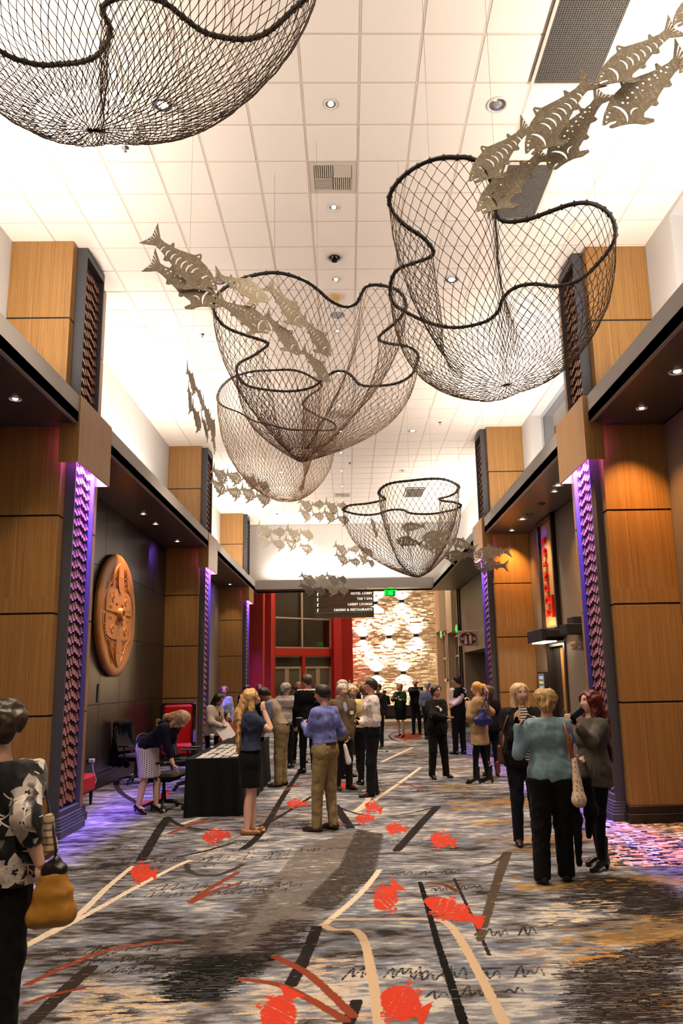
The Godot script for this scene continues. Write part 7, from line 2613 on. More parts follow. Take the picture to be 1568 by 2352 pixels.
func build_people() -> void:
	var black := cloth("black cloth", Color(0.035, 0.032, 0.034))
	var black_suit := cloth("black suit cloth", Color(0.03, 0.03, 0.035))
	var khaki := cloth("khaki twill", Color(0.49, 0.42, 0.29))
	var charcoal := cloth("charcoal trousers", Color(0.07, 0.075, 0.09))
	var leather := mat("brown shoe leather", Color(0.17, 0.075, 0.04), 0.4)
	var bleather := mat("black shoe leather", Color(0.025, 0.022, 0.022), 0.35)
	var white_sh := cloth("white shirt", Color(0.86, 0.82, 0.80))
	var denim := cloth("dark jeans", Color(0.045, 0.06, 0.10))
	var people := [
		{"label": "woman in a black and white floral blouse seen from behind, short brown hair", "x": -1.80, "d": 4.05, "h": 1.70, "yaw": 180, "f": true, "fat": 1.12, "skin": SKIN_A, "cell": 0.013,
			"hair": {"style": "short", "col": Color(0.036, 0.023, 0.016), "thick": 0.022, "nape": 0.085, "wave": 0.018},
			"tops": [{"part": "blouse", "mat": cloth("floral blouse", Color(1, 1, 1), 0.7, floral_image(), 1.55), "hem": 0.84, "sleeve": 0.72, "loose": 0.024, "flare": 0.02, "neck": 0.035}],
			"bottom": {"kind": "trousers", "mat": black, "loose": 0.02}, "shoe": {"kind": "flat", "mat": bleather}, "R": [92, 1985, 3.95], "poleR": Vector3(-0.15, -0.4, -0.8), "curlR": 1.2},
		{"label": "woman in a navy cardigan and lattice-print skirt bending over an office chair", "x": -2.86, "d": 11.1, "h": 1.70, "yaw": 68, "f": true, "lean": 58.0, "knee": 0.05, "head": [0.0, 12.0], "skin": SKIN_A, "feet": [[0.10, 0.10], [-0.10, -0.06]],
			"hair": {"style": "long", "len": 0.30, "col": Color(0.27, 0.165, 0.10), "front": 0.03, "thick": 0.016, "wave": 0.008},
			"tops": [{"part": "cardigan", "mat": cloth("navy knit", Color(0.045, 0.04, 0.13)), "hem": 0.93, "sleeve": 0.78, "loose": 0.016}],
			"bottom": {"kind": "skirt", "mat": cloth("lattice skirt", Color(1, 1, 1), 0.7, lattice_image(), 19.0), "hem": 0.50, "front": 0.04}, "shoe": {"kind": "pump", "mat": bleather, "heel": 0.06}, "bare_feet": true,
			"R": [402, 1772, 10.95], "poleR": Vector3(-0.3, 0.1, -0.8), "L": [372, 1668, 11.3], "curlL": 1.0},
		{"label": "woman with long wavy blonde hair, denim blouse and black skirt drinking coffee", "x": -1.19, "d": 9.45, "h": 1.69, "yaw": 100, "f": true, "head": [0.0, -4.0], "skin": SKIN_A, "feet": [[0.075, 0.03], [-0.075, -0.05]],
			"hair": {"style": "long", "len": 0.62, "col": Color(0.46, 0.27, 0.10), "thick": 0.018, "wave": 0.012},
			"tops": [{"part": "blouse", "mat": cloth("denim blouse", Color(0.17, 0.20, 0.28)), "hem": 1.0, "sleeve": 0.26, "loose": 0.022, "wrinkle": 0.009}],
			"bottom": {"kind": "skirt", "mat": black, "hem": 0.56}, "shoe": {"kind": "pump", "mat": mat("nude leather", Color(0.55, 0.36, 0.20), 0.4)}, "bare_feet": true,
			"R": [606, 1632, 9.36], "poleR": Vector3(-0.3, -0.9, 0.3), "curlR": 1.0, "L": [604, 1634, 9.55], "curlL": 1.0},
		{"label": "man in a tan vest and khaki trousers leaning over the registration table", "x": -1.18, "d": 13.5, "h": 1.76, "yaw": -100, "lean": 24.0, "head": [0.0, 20.0], "skin": SKIN_D * 2.0,
			"hair": {"style": "short", "col": Color(0.02, 0.014, 0.012), "thick": 0.008},
			"tops": [{"part": "shirt", "mat": cloth("grey blue shirt", Color(0.38, 0.42, 0.50)), "hem": 0.99, "sleeve": 1.0, "loose": 0.012}, {"part": "vest", "mat": cloth("tan vest", Color(0.55, 0.48, 0.40)), "hem": 0.97, "sleeve": 0.0, "loose": 0.022, "v": 0.14}],
			"bottom": {"kind": "trousers", "mat": khaki, "loose": 0.02, "wrinkle": 0.010, "belt": leather}, "shoe": {"kind": "flat", "mat": leather}, "L": [603, 1692, 13.3], "R": [600, 1690, 13.7]},
		{"label": "man in a blue shirt and khaki trousers holding a coffee cup, seen from behind", "x": -0.30, "d": 9.52, "h": 1.73, "yaw": -125, "head": [14.0, 4.0], "fat": 1.04, "skin": SKIN_B, "glasses": true, "feet": [[0.11, 0.05], [-0.10, -0.05]],
			"hair": {"style": "short", "col": Color(0.018, 0.012, 0.010), "thick": 0.009, "nape": 0.05},
			"tops": [{"part": "shirt", "mat": cloth("blue shirt", Color(0.40, 0.43, 0.66)), "hem": 1.02, "sleeve": 1.0, "loose": 0.013, "wrinkle": 0.006}],
			"bottom": {"kind": "trousers", "mat": khaki, "loose": 0.014, "wrinkle": 0.007, "belt": leather}, "shoe": {"kind": "flat", "mat": leather}, "L": [697, 1664, 9.72], "curlL": 1.0, "R": [745, 1690, 9.85]},
		{"label": "woman in a white jacket with long black hair writing on a paper sheet", "x": -2.62, "d": 14.9, "h": 1.60, "yaw": 62, "f": true, "lean": 8.0, "head": [0.0, 25.0], "skin": SKIN_B, "glasses": true,
			"hair": {"style": "long", "len": 0.36, "col": Color(0.012, 0.010, 0.010)},
			"tops": [{"part": "inner_shirt", "mat": black, "hem": 0.95, "sleeve": 0.2}, {"part": "jacket", "mat": cloth("white denim jacket", Color(0.66, 0.60, 0.55)), "hem": 0.86, "sleeve": 1.0, "loose": 0.026, "open": 0.05, "wrinkle": 0.008}],
			"bottom": {"kind": "trousers", "mat": black}, "shoe": {"kind": "flat", "mat": bleather}, "R": [508, 1668, 14.6], "curlR": 1.1, "L": [522, 1672, 14.9]},
		{"label": "woman in a pale blue blazer standing in the violet light by a column", "x": -3.18, "d": 19.7, "h": 1.68, "yaw": 8, "f": true, "skin": SKIN_A,
			"hair": {"style": "bob", "col": Color(0.16, 0.075, 0.045)},
			"tops": [{"part": "blouse", "mat": white_sh, "hem": 0.95, "sleeve": 0.2}, {"part": "blazer", "mat": cloth("pale blue blazer", Color(0.55, 0.62, 0.74)), "hem": 0.82, "sleeve": 1.0, "loose": 0.022, "open": 0.06, "open_low": true}],
			"bottom": {"kind": "trousers", "mat": charcoal}, "shoe": {"kind": "flat", "mat": bleather}},
		{"label": "seated woman with an orange scarf and dark hair behind the registration table", "x": -2.52, "d": 15.9, "h": 1.62, "yaw": 55, "f": true, "sit": true, "skin": SKIN_A,
			"hair": {"style": "bob", "col": Color(0.03, 0.016, 0.012), "fringe": true},
			"tops": [{"part": "scarf_top", "mat": cloth("orange scarf", Color(0.46, 0.16, 0.05)), "hem": 0.98, "sleeve": 1.0, "loose": 0.03, "wrinkle": 0.014}],
			"bottom": {"kind": "trousers", "mat": black}, "shoe": {"kind": "flat", "mat": bleather}},
		{"label": "woman with short grey hair and grey striped top seen from behind", "x": -1.32, "d": 16.2, "h": 1.74, "yaw": 168, "f": true, "head": [-40.0, 0.0], "skin": SKIN_A,
			"hair": {"style": "short", "col": Color(0.28, 0.24, 0.20), "thick": 0.018, "wave": 0.008},
			"tops": [{"part": "top", "mat": cloth("grey striped top", Color(1, 1, 1), 0.8, stripe_image(Color(0.52, 0.47, 0.47), Color(0.70, 0.64, 0.62), 0.4), 7.0), "hem": 0.88, "sleeve": 0.5, "loose": 0.02}],
			"bottom": {"kind": "trousers", "mat": black}, "shoe": {"kind": "flat", "mat": bleather}},
		{"label": "bald man in a black suit with clasped hands beside the tall dark-suited man", "x": -1.12, "d": 17.2, "h": 1.76, "yaw": 22, "head": [12.0, -4.0], "skin": SKIN_D,
			"hair": {"style": "bald", "col": Color(0.02, 0.015, 0.012)},
			"tops": [{"part": "shirt", "mat": white_sh, "hem": 1.0, "sleeve": 0.2}, {"part": "suit_jacket", "mat": black_suit, "hem": 0.84, "sleeve": 1.0, "loose": 0.024, "open": 0.06}],
			"bottom": {"kind": "trousers", "mat": black_suit}, "shoe": {"kind": "flat", "mat": bleather}, "R": [684, 1618, 16.9], "curlR": 1.3, "L": [692, 1620, 16.9], "curlL": 1.3},
		{"label": "tall man in a black suit with brown hair seen from behind", "x": -0.80, "d": 15.3, "h": 1.90, "yaw": -160, "head": [30.0, 5.0], "skin": SKIN_A, "glasses": true,
			"hair": {"style": "short", "col": Color(0.07, 0.042, 0.028), "thick": 0.012},
			"tops": [{"part": "shirt", "mat": white_sh, "hem": 1.0, "sleeve": 0.2, "loose": 0.018}, {"part": "suit_jacket", "mat": black_suit, "hem": 0.82, "sleeve": 1.0, "loose": 0.026, "neck": 0.015}],
			"bottom": {"kind": "trousers", "mat": black_suit}, "shoe": {"kind": "flat", "mat": bleather}},
		{"label": "grey-bearded man in a beige jacket with a white name tag", "x": -0.10, "d": 12.9, "h": 1.72, "yaw": 28, "head": [10.0, 2.0], "fat": 1.05, "skin": SKIN_A, "tag": [0.10, 1.26, 0.150, 0.3],
			"hair": {"style": "short", "col": Color(0.40, 0.36, 0.32), "beard": Color(0.36, 0.30, 0.26), "thick": 0.008},
			"tops": [{"part": "shirt", "mat": cloth("pale blue shirt", Color(0.55, 0.60, 0.70)), "hem": 1.0, "sleeve": 0.2}, {"part": "jacket", "mat": cloth("beige jacket", Color(0.36, 0.30, 0.21)), "hem": 0.80, "sleeve": 1.0, "loose": 0.028, "open": 0.06, "open_low": true, "wrinkle": 0.008}],
			"bottom": {"kind": "trousers", "mat": cloth("brown trousers", Color(0.10, 0.075, 0.055))}, "shoe": {"kind": "flat", "mat": leather}, "L": [795, 1706, 12.8]},
		{"label": "grey-haired man in a plaid shirt behind the man in the beige jacket", "x": -0.10, "d": 14.4, "h": 1.78, "yaw": 70, "skin": SKIN_A,
			"hair": {"style": "short", "col": Color(0.33, 0.29, 0.25), "thick": 0.012, "wave": 0.008},
			"tops": [{"part": "shirt", "mat": cloth("grey plaid shirt", Color(0.36, 0.34, 0.38)), "hem": 0.95, "sleeve": 1.0}],
			"bottom": {"kind": "trousers", "mat": charcoal}, "shoe": {"kind": "flat", "mat": bleather}},
		{"label": "blonde woman in a navy jacket and black trousers near the coffee urn", "x": 0.10, "d": 15.3, "h": 1.65, "yaw": -12, "f": true, "skin": SKIN_A, "head": [5.0, 4.0],
			"hair": {"style": "short", "col": Color(0.50, 0.34, 0.15), "thick": 0.018, "fringe": true},
			"tops": [{"part": "jacket", "mat": cloth("navy jacket", Color(0.045, 0.045, 0.14)), "hem": 0.72, "sleeve": 1.0, "loose": 0.022}],
			"bottom": {"kind": "trousers", "mat": black}, "shoe": {"kind": "flat", "mat": bleather}},
		{"label": "man in a pale yellow shirt half hidden by the man in white", "x": 0.30, "d": 13.4, "h": 1.70, "yaw": -170, "skin": SKIN_A,
			"hair": {"style": "short", "col": Color(0.10, 0.06, 0.04)},
			"tops": [{"part": "shirt", "mat": cloth("pale yellow shirt", Color(0.78, 0.70, 0.48)), "hem": 0.98, "sleeve": 0.55, "loose": 0.02}],
			"bottom": {"kind": "trousers", "mat": charcoal}, "shoe": {"kind": "flat", "mat": bleather}},
		{"label": "man in a white shirt and dark trousers holding a cup, facing left", "x": 0.36, "d": 12.15, "h": 1.80, "yaw": -82, "head": [0.0, 0.0], "skin": SKIN_B * 1.1, "feet": [[0.09, 0.05], [-0.09, -0.04]],
			"hair": {"style": "short", "col": Color(0.035, 0.025, 0.02), "thick": 0.010},
			"tops": [{"part": "shirt", "mat": white_sh, "hem": 1.02, "sleeve": 1.0, "loose": 0.022, "wrinkle": 0.010}],
			"bottom": {"kind": "trousers", "mat": charcoal, "loose": 0.018, "belt": bleather}, "shoe": {"kind": "flat", "mat": leather}, "L": [829, 1660, 12.1], "curlL": 1.1, "R": [827, 1656, 12.35], "curlR": 1.1},
		{"label": "dark-haired person in black sitting behind the ledge bench by the stone wall", "x": 1.74, "d": 36.4, "h": 1.70, "yaw": 170, "sit": true, "skin": SKIN_A,
			"hair": {"style": "short", "col": Color(0.02, 0.014, 0.012)}, "tops": [{"part": "jacket", "mat": black, "hem": 0.95, "sleeve": 1.0}], "bottom": {"kind": "trousers", "mat": black}, "shoe": {"kind": "flat", "mat": bleather}},
		{"label": "woman in a green cardigan and black dress holding a cup in the lobby", "x": 1.62, "d": 23.9, "h": 1.63, "yaw": -35, "f": true, "fat": 1.1, "skin": SKIN_A, "tag": [0.06, 1.30, 0.135, 0.2],
			"hair": {"style": "bob", "col": Color(0.30, 0.13, 0.055), "fringe": true, "thick": 0.018},
			"tops": [{"part": "dress_top", "mat": black, "hem": 0.95, "sleeve": 0.0}, {"part": "cardigan", "mat": cloth("green cardigan", Color(0.05, 0.16, 0.07)), "hem": 0.92, "sleeve": 0.75, "loose": 0.02, "open": 0.09, "open_low": true}],
			"bottom": {"kind": "skirt", "mat": black, "hem": 0.56}, "shoe": {"kind": "pump", "mat": bleather, "heel": 0.04}, "bare_feet": true, "R": [899, 1604, 23.6], "L": [915, 1606, 23.6]},
		{"label": "bearded man in a dark jacket raising a cup in the lobby", "x": 2.20, "d": 24.9, "h": 1.76, "yaw": -8, "skin": SKIN_A, "head": [0, 5],
			"hair": {"style": "bald", "col": Color(0.10, 0.06, 0.04), "beard": Color(0.04, 0.025, 0.02)},
			"tops": [{"part": "jacket", "mat": cloth("dark navy jacket", Color(0.03, 0.035, 0.055)), "hem": 0.90, "sleeve": 1.0, "loose": 0.02}],
			"bottom": {"kind": "trousers", "mat": charcoal}, "shoe": {"kind": "flat", "mat": bleather}, "R": [959, 1586, 24.5], "poleR": Vector3(-0.9, -0.3, 0)},
		{"label": "grey-haired man in a light blue shirt and brown trousers seen from behind", "x": 2.38, "d": 22.8, "h": 1.66, "yaw": 168, "fat": 1.06, "skin": SKIN_A,
			"hair": {"style": "short", "col": Color(0.34, 0.31, 0.28)},
			"tops": [{"part": "shirt", "mat": cloth("light blue shirt", Color(0.40, 0.44, 0.54)), "hem": 1.0, "sleeve": 1.0, "loose": 0.02}],
			"bottom": {"kind": "trousers", "mat": cloth("dark brown trousers", Color(0.085, 0.05, 0.035)), "belt": bleather}, "shoe": {"kind": "flat", "mat": leather}},
		{"label": "woman in a black suit and glasses with folded arms", "x": 1.61, "d": 14.0, "h": 1.64, "yaw": 30, "f": true, "fat": 1.08, "head": [12.0, 0.0], "skin": SKIN_B, "glasses": true, "tag": [-0.085, 1.33, 0.135, -0.2, 0.2],
			"hair": {"style": "short", "col": Color(0.025, 0.016, 0.012), "thick": 0.016},
			"tops": [{"part": "blouse", "mat": white_sh, "hem": 1.0, "sleeve": 0.2}, {"part": "suit_jacket", "mat": black, "hem": 0.82, "sleeve": 1.0, "loose": 0.024, "open": 0.045}],
			"bottom": {"kind": "trousers", "mat": black, "loose": 0.018}, "shoe": {"kind": "flat", "mat": bleather, "heel": 0.03}, "feet": [[0.16, 0.02], [-0.15, -0.02]], "R": [1024, 1648, 13.70], "poleR": Vector3(-0.8, -0.6, 0.1), "L": [999, 1645, 13.8], "poleL": Vector3(0.8, -0.6, 0.1)},
		{"label": "waiter in a black vest over a white shirt facing away", "x": 2.60, "d": 18.15, "h": 1.82, "yaw": -150, "head": [45.0, 0.0], "skin": SKIN_B,
			"hair": {"style": "short", "col": Color(0.010, 0.009, 0.010), "thick": 0.014},
			"tops": [{"part": "shirt", "mat": cloth("lilac white shirt", Color(0.74, 0.70, 0.76)), "hem": 1.0, "sleeve": 0.95}, {"part": "vest", "mat": black, "hem": 0.95, "sleeve": 0.0, "loose": 0.022}],
			"bottom": {"kind": "trousers", "mat": black, "loose": 0.016}, "shoe": {"kind": "flat", "mat": mat("blue sneaker", Color(0.05, 0.06, 0.16), 0.5)}, "R": [1040, 1620, 17.9], "L": [1036, 1618, 18.3]},
		{"label": "woman in a tan coat with a blonde ponytail and blue shoulder bag", "x": 2.24, "d": 13.2, "h": 1.70, "yaw": -112, "f": true, "skin": SKIN_A, "feet": [[0.09, 0.09], [-0.09, -0.10]],
			"hair": {"style": "pony", "col": Color(0.52, 0.26, 0.07), "thick": 0.008},
			"tops": [{"part": "coat", "mat": cloth("tan coat", Color(0.60, 0.49, 0.35)), "hem": 0.66, "sleeve": 1.0, "loose": 0.024, "flare": 0.03, "wrinkle": 0.007}],
			"bottom": {"kind": "trousers", "mat": cloth("black tights", Color(0.03, 0.028, 0.026), 0.6), "loose": 0.0, "flare": 0.0, "wrinkle": 0.0}, "shoe": {"kind": "boot", "mat": bleather, "heel": 0.07}, "L": [1074, 1615, 13.2], "curlL": 0.9, "R": [1100, 1650, 13.5]},
		{"label": "person in a black jacket and tan ankle boots behind the woman in the tan coat", "x": 2.60, "d": 14.1, "h": 1.62, "yaw": -170, "f": true, "skin": SKIN_A,
			"hair": {"style": "bob", "col": Color(0.05, 0.03, 0.02)}, "tops": [{"part": "jacket", "mat": black, "hem": 0.85, "sleeve": 1.0, "loose": 0.02}], "bottom": {"kind": "trousers", "mat": black}, "shoe": {"kind": "boot", "mat": mat("tan boot", Color(0.34, 0.15, 0.05), 0.5), "heel": 0.05}},
		{"label": "smiling blonde woman in a black jacket, striped top and dark jeans", "x": 1.90, "d": 8.45, "h": 1.70, "yaw": 6, "f": true, "fat": 1.08, "head": [4.0, 0.0], "skin": SKIN_A, "tag": [0.15, 1.33, 0.12, 0.35],
			"hair": {"style": "long", "len": 0.26, "col": Color(0.46, 0.31, 0.16), "front": 0.05, "thick": 0.012},
			"tops": [{"part": "striped_top", "mat": cloth("striped jersey", Color(1, 1, 1), 0.8, stripe_image(Color(0.80, 0.76, 0.70), Color(0.06, 0.055, 0.06), 0.45), 36.0), "hem": 0.90, "sleeve": 0.2, "loose": 0.016}, {"part": "jacket", "mat": black, "hem": 0.84, "sleeve": 0.9, "loose": 0.028, "open": 0.085, "open_low": true}],
			"bottom": {"kind": "trousers", "mat": denim}, "shoe": {"kind": "flat", "mat": leather}, "R": [1208, 1660, 8.2], "curlR": 1.0, "L": [1225, 1665, 8.15], "curlL": 1.0},
		{"label": "woman in a pale blue velvet top with short blonde hair seen from behind", "x": 1.80, "d": 6.95, "h": 1.66, "yaw": 176, "f": true, "fat": 1.08, "head": [-4.0, 0.0], "skin": SKIN_A, "feet": [[0.14, -0.03], [-0.10, 0.06]],
			"hair": {"style": "short", "col": Color(0.36, 0.22, 0.09), "thick": 0.017, "nape": 0.09, "wave": 0.010},
			"tops": [{"part": "velvet_top", "mat": cloth("blue velvet", Color(1, 1, 1), 0.5, speckle_image(Color(0.40, 0.50, 0.55), 0.07, 128, 128, 33, 3000, 6, 8), 2.0), "hem": 0.90, "sleeve": 1.0, "loose": 0.010, "wrinkle": 0.006}],
			"bottom": {"kind": "trousers", "mat": black, "loose": 0.026}, "shoe": {"kind": "flat", "mat": mat("dark brown boot", Color(0.045, 0.03, 0.022), 0.5)}, "L": [1188, 1668, 6.92], "poleL": Vector3(0.8, -0.9, -0.2), "curlL": 0.3, "R": [1262, 1700, 7.35], "poleR": Vector3(-0.9, -0.3, -0.2)},
		{"label": "woman with long dark red hair in a grey cardigan drinking from a black cup", "x": 2.34, "d": 7.40, "h": 1.62, "yaw": -72, "f": true, "head": [0.0, -6.0], "skin": SKIN_A, "tag": [0.07, 1.30, 0.140, 0.55, -0.35], "feet": [[0.08, 0.05], [-0.08, -0.06]],
			"hair": {"style": "long", "len": 0.60, "col": Color(0.095, 0.014, 0.010), "thick": 0.022, "wave": 0.012},
			"tops": [{"part": "cardigan", "mat": cloth("grey cardigan", Color(0.29, 0.27, 0.24)), "hem": 0.80, "sleeve": 0.85, "loose": 0.022, "v": 0.16, "flare": 0.03}],
			"bottom": {"kind": "trousers", "mat": black, "loose": 0.002, "flare": 0.2, "wrinkle": 0.0}, "shoe": {"kind": "boot", "mat": bleather, "heel": 0.05}, "L": [1322, 1662, 7.05], "poleL": Vector3(0.3, -0.9, 0.2), "curlL": 1.0, "R": [1338, 1742, 7.35], "poleR": Vector3(-0.4, -0.6, -0.5)},
		{"label": "dark-haired man far behind the woman with wavy blonde hair", "x": -2.85, "d": 21.5, "h": 1.70, "yaw": 190, "skin": SKIN_B, "hair": {"style": "short", "col": Color(0.015, 0.012, 0.012)}, "tops": [{"part": "jacket", "mat": black, "hem": 0.85, "sleeve": 1.0}], "bottom": {"kind": "trousers", "mat": black}, "shoe": {"kind": "flat", "mat": bleather}},
		{"label": "red-haired woman far away in front of the red lobby pier", "x": -3.05, "d": 26.4, "h": 1.68, "yaw": 10, "f": true, "skin": SKIN_A, "hair": {"style": "long", "len": 0.28, "col": Color(0.12, 0.03, 0.015)}, "tops": [{"part": "jacket", "mat": black, "hem": 0.85, "sleeve": 1.0}], "bottom": {"kind": "trousers", "mat": black}, "shoe": {"kind": "flat", "mat": bleather}},
		{"label": "man in a dark suit far behind the coffee urn", "x": 0.20, "d": 21.5, "h": 1.72, "yaw": 60, "skin": SKIN_A, "hair": {"style": "bald", "col": Color(0.2, 0.16, 0.13)}, "tops": [{"part": "suit_jacket", "mat": black_suit, "hem": 0.82, "sleeve": 1.0, "loose": 0.024}], "bottom": {"kind": "trousers", "mat": black_suit}, "shoe": {"kind": "flat", "mat": bleather}},
		{"label": "man with brown hair behind the man in the white shirt", "x": 0.80, "d": 20.5, "h": 1.66, "yaw": -30, "skin": SKIN_B, "hair": {"style": "short", "col": Color(0.06, 0.035, 0.025)}, "tops": [{"part": "jacket", "mat": charcoal, "hem": 0.82, "sleeve": 1.0, "loose": 0.024}], "bottom": {"kind": "trousers", "mat": charcoal}, "shoe": {"kind": "flat", "mat": bleather}},
	]
	for p in people:
		person(p)
	props(people)
	stage("people posed, %d fields" % tasks.size())
	finish_tasks()

func bag_field(t: Node3D, m: Material, b: Array, cell := 0.014, wr := 0.006) -> void:
	field("bag_body", t, m, b, [], [], cell, 0.04, wr)

func strap(t: Node3D, m: Material, pts: Array, r := 0.010) -> void:
	var s := MB.new()
	var base := t.transform.affine_inverse()
	var loc := []
	for p in pts:
		loc.append(base * p)
	s.tube(smooth_path(loc), [r], 6)
	put("strap", s, m, t)

func props(people: Array) -> void:
	var wrist := func(i: int, k: int) -> Vector3:
		var P: Dictionary = people[i]
		var n: Node3D = P.node
		var A: Array = P.arms[k]
		return n.transform * (A[2] + (A[2] - A[1]).normalized() * 0.085)
	# cups held in hands
	cup(on_d(374, 1664, 11.25), Vector3(0.2, 1, 0), "black coffee cup held by the bending woman in navy", 0.042, 0.11, false)
	cup(on_d(599, 1624, 9.42), Vector3(-0.65, 0.75, 0.0), "black coffee cup at the lips of the wavy-haired blonde woman")
	cup(on_d(687, 1660, 9.74), Vector3(0, 1, 0), "black lidded coffee cup held by the man in the blue shirt")
	cup(on_d(819, 1656, 12.2), Vector3(0.3, 0.6, 0.7), "black coffee cup held by the man in the white shirt", 0.040, 0.10, false)
	cup(on_d(907, 1602, 23.6), Vector3(0, 1, 0), "small dark cup held by the woman in green")
	cup(on_d(968, 1582, 24.6), Vector3(0, 1, 0.2), "dark cup raised by the bearded man in the lobby")
	cup(on_d(1213, 1656, 8.1), Vector3(0.5, 0.8, 0.1), "dark cup held by the smiling blonde woman")
	cup(on_d(1324, 1637, 7.06), Vector3(0.8, 0.62, 0.1), "large black cup at the lips of the red-haired woman", 0.048, 0.125, false)
	# the floral woman's yellow handbag and pale scarf
	var yb := thing("handbag", "mustard yellow leather handbag with a black top carried by the floral woman", "handbag", on_d(122, 2130, 3.95))
	var M_y := mat("mustard leather", Color(0.58, 0.40, 0.11), 0.45)
	var Y := func(x: float, y: float, z := 0.0) -> Vector3: return on_d(x, y, 3.95 + z) - yb.position
	field("bag_body", yb, M_y, [[Y.call(112, 2015), Y.call(134, 2012), 0.038, 0.038], [Y.call(100, 2055), Y.call(144, 2050), 0.050, 0.050], [Y.call(84, 2105), Y.call(150, 2098), 0.056, 0.056]], [[Vector3.DOWN, 0.01]], [], 0.010, 0.06, 0.004)
	field("top_flap", yb, mat("black bag leather", Color(0.03, 0.025, 0.022), 0.4), [[Y.call(108, 2002), Y.call(140, 1998), 0.033, 0.033], [Y.call(118, 1990), Y.call(130, 1975), 0.028, 0.02]], [], [], 0.010, 0.03, 0.004)
	strap(yb, mat("black bag leather", Color(0.03, 0.025, 0.022), 0.4), [on_d(126, 1985, 3.95), on_d(128, 1950, 3.95), on_d(122, 1900, 3.98), on_d(112, 1850, 4.02), on_d(100, 1790, 4.05)], 0.006)
	var sc := thing("striped_scarf", "pale striped scarf hanging from the floral woman's arm", "scarf", on_d(115, 1950, 4.0))
	var Sx := func(x: float, y: float, z := 0.0) -> Vector3: return on_d(x, y, 3.99 + z) - sc.position
	field("cloth", sc, cloth("striped scarf", Color(1, 1, 1), 0.8, stripe_image(Color(0.66, 0.58, 0.46), Color(0.40, 0.34, 0.26), 0.3), 30.0), [[Sx.call(108, 1880), Sx.call(98, 1960), 0.02, 0.03], [Sx.call(112, 1880), Sx.call(118, 1950), 0.02, 0.035], [Sx.call(104, 1900, 0.03), Sx.call(106, 1955, 0.03), 0.02, 0.04]], [], [], 0.011, 0.03, 0.006)
	# paper of the writing woman
	var pp := thing("paper_form", "white paper sheet held by the woman in the white jacket", "paper", on_d(519, 1682, 14.55))
	put("sheet", bx(Vector3(-0.13, -0.16, -0.002), Vector3(0.13, 0.16, 0.002)), mat("paper", Color(0.86, 0.84, 0.84), 0.6), pp, Transform3D(Basis(Vector3.UP, 0.2) * Basis(Vector3.BACK, 0.6) * Basis(Vector3.RIGHT, -0.5), Vector3.ZERO))
	var pb := thing("paper_bag", "folded white paper in the hand of the man in the beige jacket", "paper", on_d(796, 1735, 12.75))
	field("sheet", pb, mat("paper", Color(0.86, 0.84, 0.84), 0.6), [[Vector3(-0.03, 0.16, 0), Vector3(0.03, -0.10, 0), 0.03, 0.05]], [], [], 0.012, 0.02, 0.004)
	# blue shoulder bag
	var bb := thing("shoulder_bag", "bright blue leather shoulder bag worn by the woman in the tan coat", "handbag", on_d(1108, 1645, 12.98))
	var M_b := mat("blue leather", Color(0.055, 0.085, 0.36), 0.38)
	field("bag_body", bb, M_b, [[Vector3(0.0, 0.09, 0.0), Vector3(0.0, -0.05, 0.0), 0.045, 0.115, 0.55, Vector3.BACK], [Vector3(-0.11, -0.07, 0), Vector3(0.11, -0.08, 0), 0.055, 0.055, 0.9, Vector3.BACK]], [], [], 0.012, 0.04, 0.006)
	strap(bb, M_b, [bb.position + Vector3(-0.02, 0.11, 0.0), on_d(1118, 1592, 12.98), on_d(1108, 1582, 13.05), on_d(1122, 1620, 13.0), bb.position + Vector3(0.05, 0.10, 0.0)], 0.011)
	# tote bag and jacket on the velvet woman's shoulder
	var tt := thing("tote_bag", "cream printed tote bag with tan straps hanging from the velvet woman's shoulder", "tote bag", on_d(1328, 1790, 6.78))
	var M_t := tri_tex(mat("printed tote canvas", Color(1, 1, 1), 0.8), tote_image(), Vector3(3.2, 3.2, 3.2), false)
	var Tp := func(x: float, y: float, z := 0.0) -> Vector3: return on_d(x, y, 6.80 + z) - tt.position
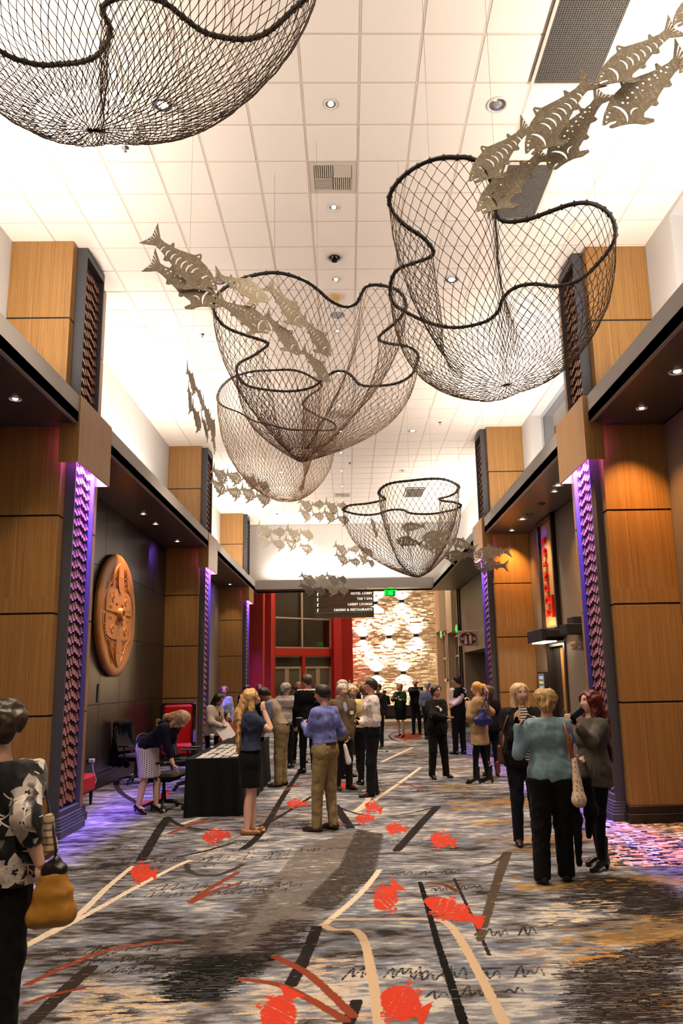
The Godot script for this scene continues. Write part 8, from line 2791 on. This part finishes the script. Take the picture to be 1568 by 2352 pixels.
	field("bag_body", tt, M_t, [[Tp.call(1318, 1745), Tp.call(1330, 1835), 0.022, 0.055], [Tp.call(1316, 1745, 0.12), Tp.call(1328, 1840, 0.18), 0.022, 0.055], [Tp.call(1328, 1838), Tp.call(1328, 1840, 0.20), 0.052, 0.052]], [], [], 0.012, 0.05, 0.003)
	strap(tt, mat("tan strap leather", Color(0.56, 0.27, 0.08), 0.5), [on_d(1317, 1742, 6.80), on_d(1306, 1700, 6.78), on_d(1296, 1668, 6.82), on_d(1290, 1655, 6.95)], 0.010)
	strap(tt, mat("tan strap leather", Color(0.56, 0.27, 0.08), 0.5), [on_d(1312, 1742, 6.84), on_d(1304, 1710, 6.82), on_d(1300, 1680, 6.86), on_d(1292, 1657, 7.0)], 0.009)
	var jk := thing("hanging_jacket", "black jacket folded over the velvet woman's bag, sleeve hanging down", "jacket", on_d(1325, 1900, 6.9))
	var J := func(x: float, y: float, z := 0.0) -> Vector3: return on_d(x, y, 6.92 + z) - jk.position
	field("cloth", jk, cloth("black cloth", Color(0.035, 0.032, 0.034)), [[J.call(1305, 1820), J.call(1325, 1880), 0.05, 0.045], [J.call(1325, 1880), J.call(1330, 1985), 0.042, 0.026]], [], [], 0.014, 0.04, 0.006)
	var jr := thing("carried_coat", "black coat held low by the red-haired woman", "coat", on_d(1350, 1880, 7.1))
	var K := func(x: float, y: float, z := 0.0) -> Vector3: return on_d(x, y, 7.12 + z) - jr.position
	field("cloth", jr, cloth("black cloth", Color(0.035, 0.032, 0.034)), [[K.call(1345, 1790), K.call(1356, 1860), 0.05, 0.06], [K.call(1356, 1860), K.call(1352, 1920), 0.06, 0.025]], [], [], 0.014, 0.04, 0.006)
	var fb := thing("shoulder_purse", "tan leather purse at the smiling blonde woman's side", "handbag", on_d(1148, 1730, 8.35))
	field("bag_body", fb, mat("tan purse leather", Color(0.30, 0.14, 0.07), 0.5), [[Vector3(0, 0.06, 0), Vector3(0.01, -0.08, 0), 0.03, 0.04]], [], [], 0.012, 0.02, 0.003)
	strap(fb, mat("tan purse leather", Color(0.30, 0.14, 0.07), 0.5), [fb.position + Vector3(0, 0.08, 0), on_d(1160, 1660, 8.3), on_d(1172, 1632, 8.4)], 0.008)
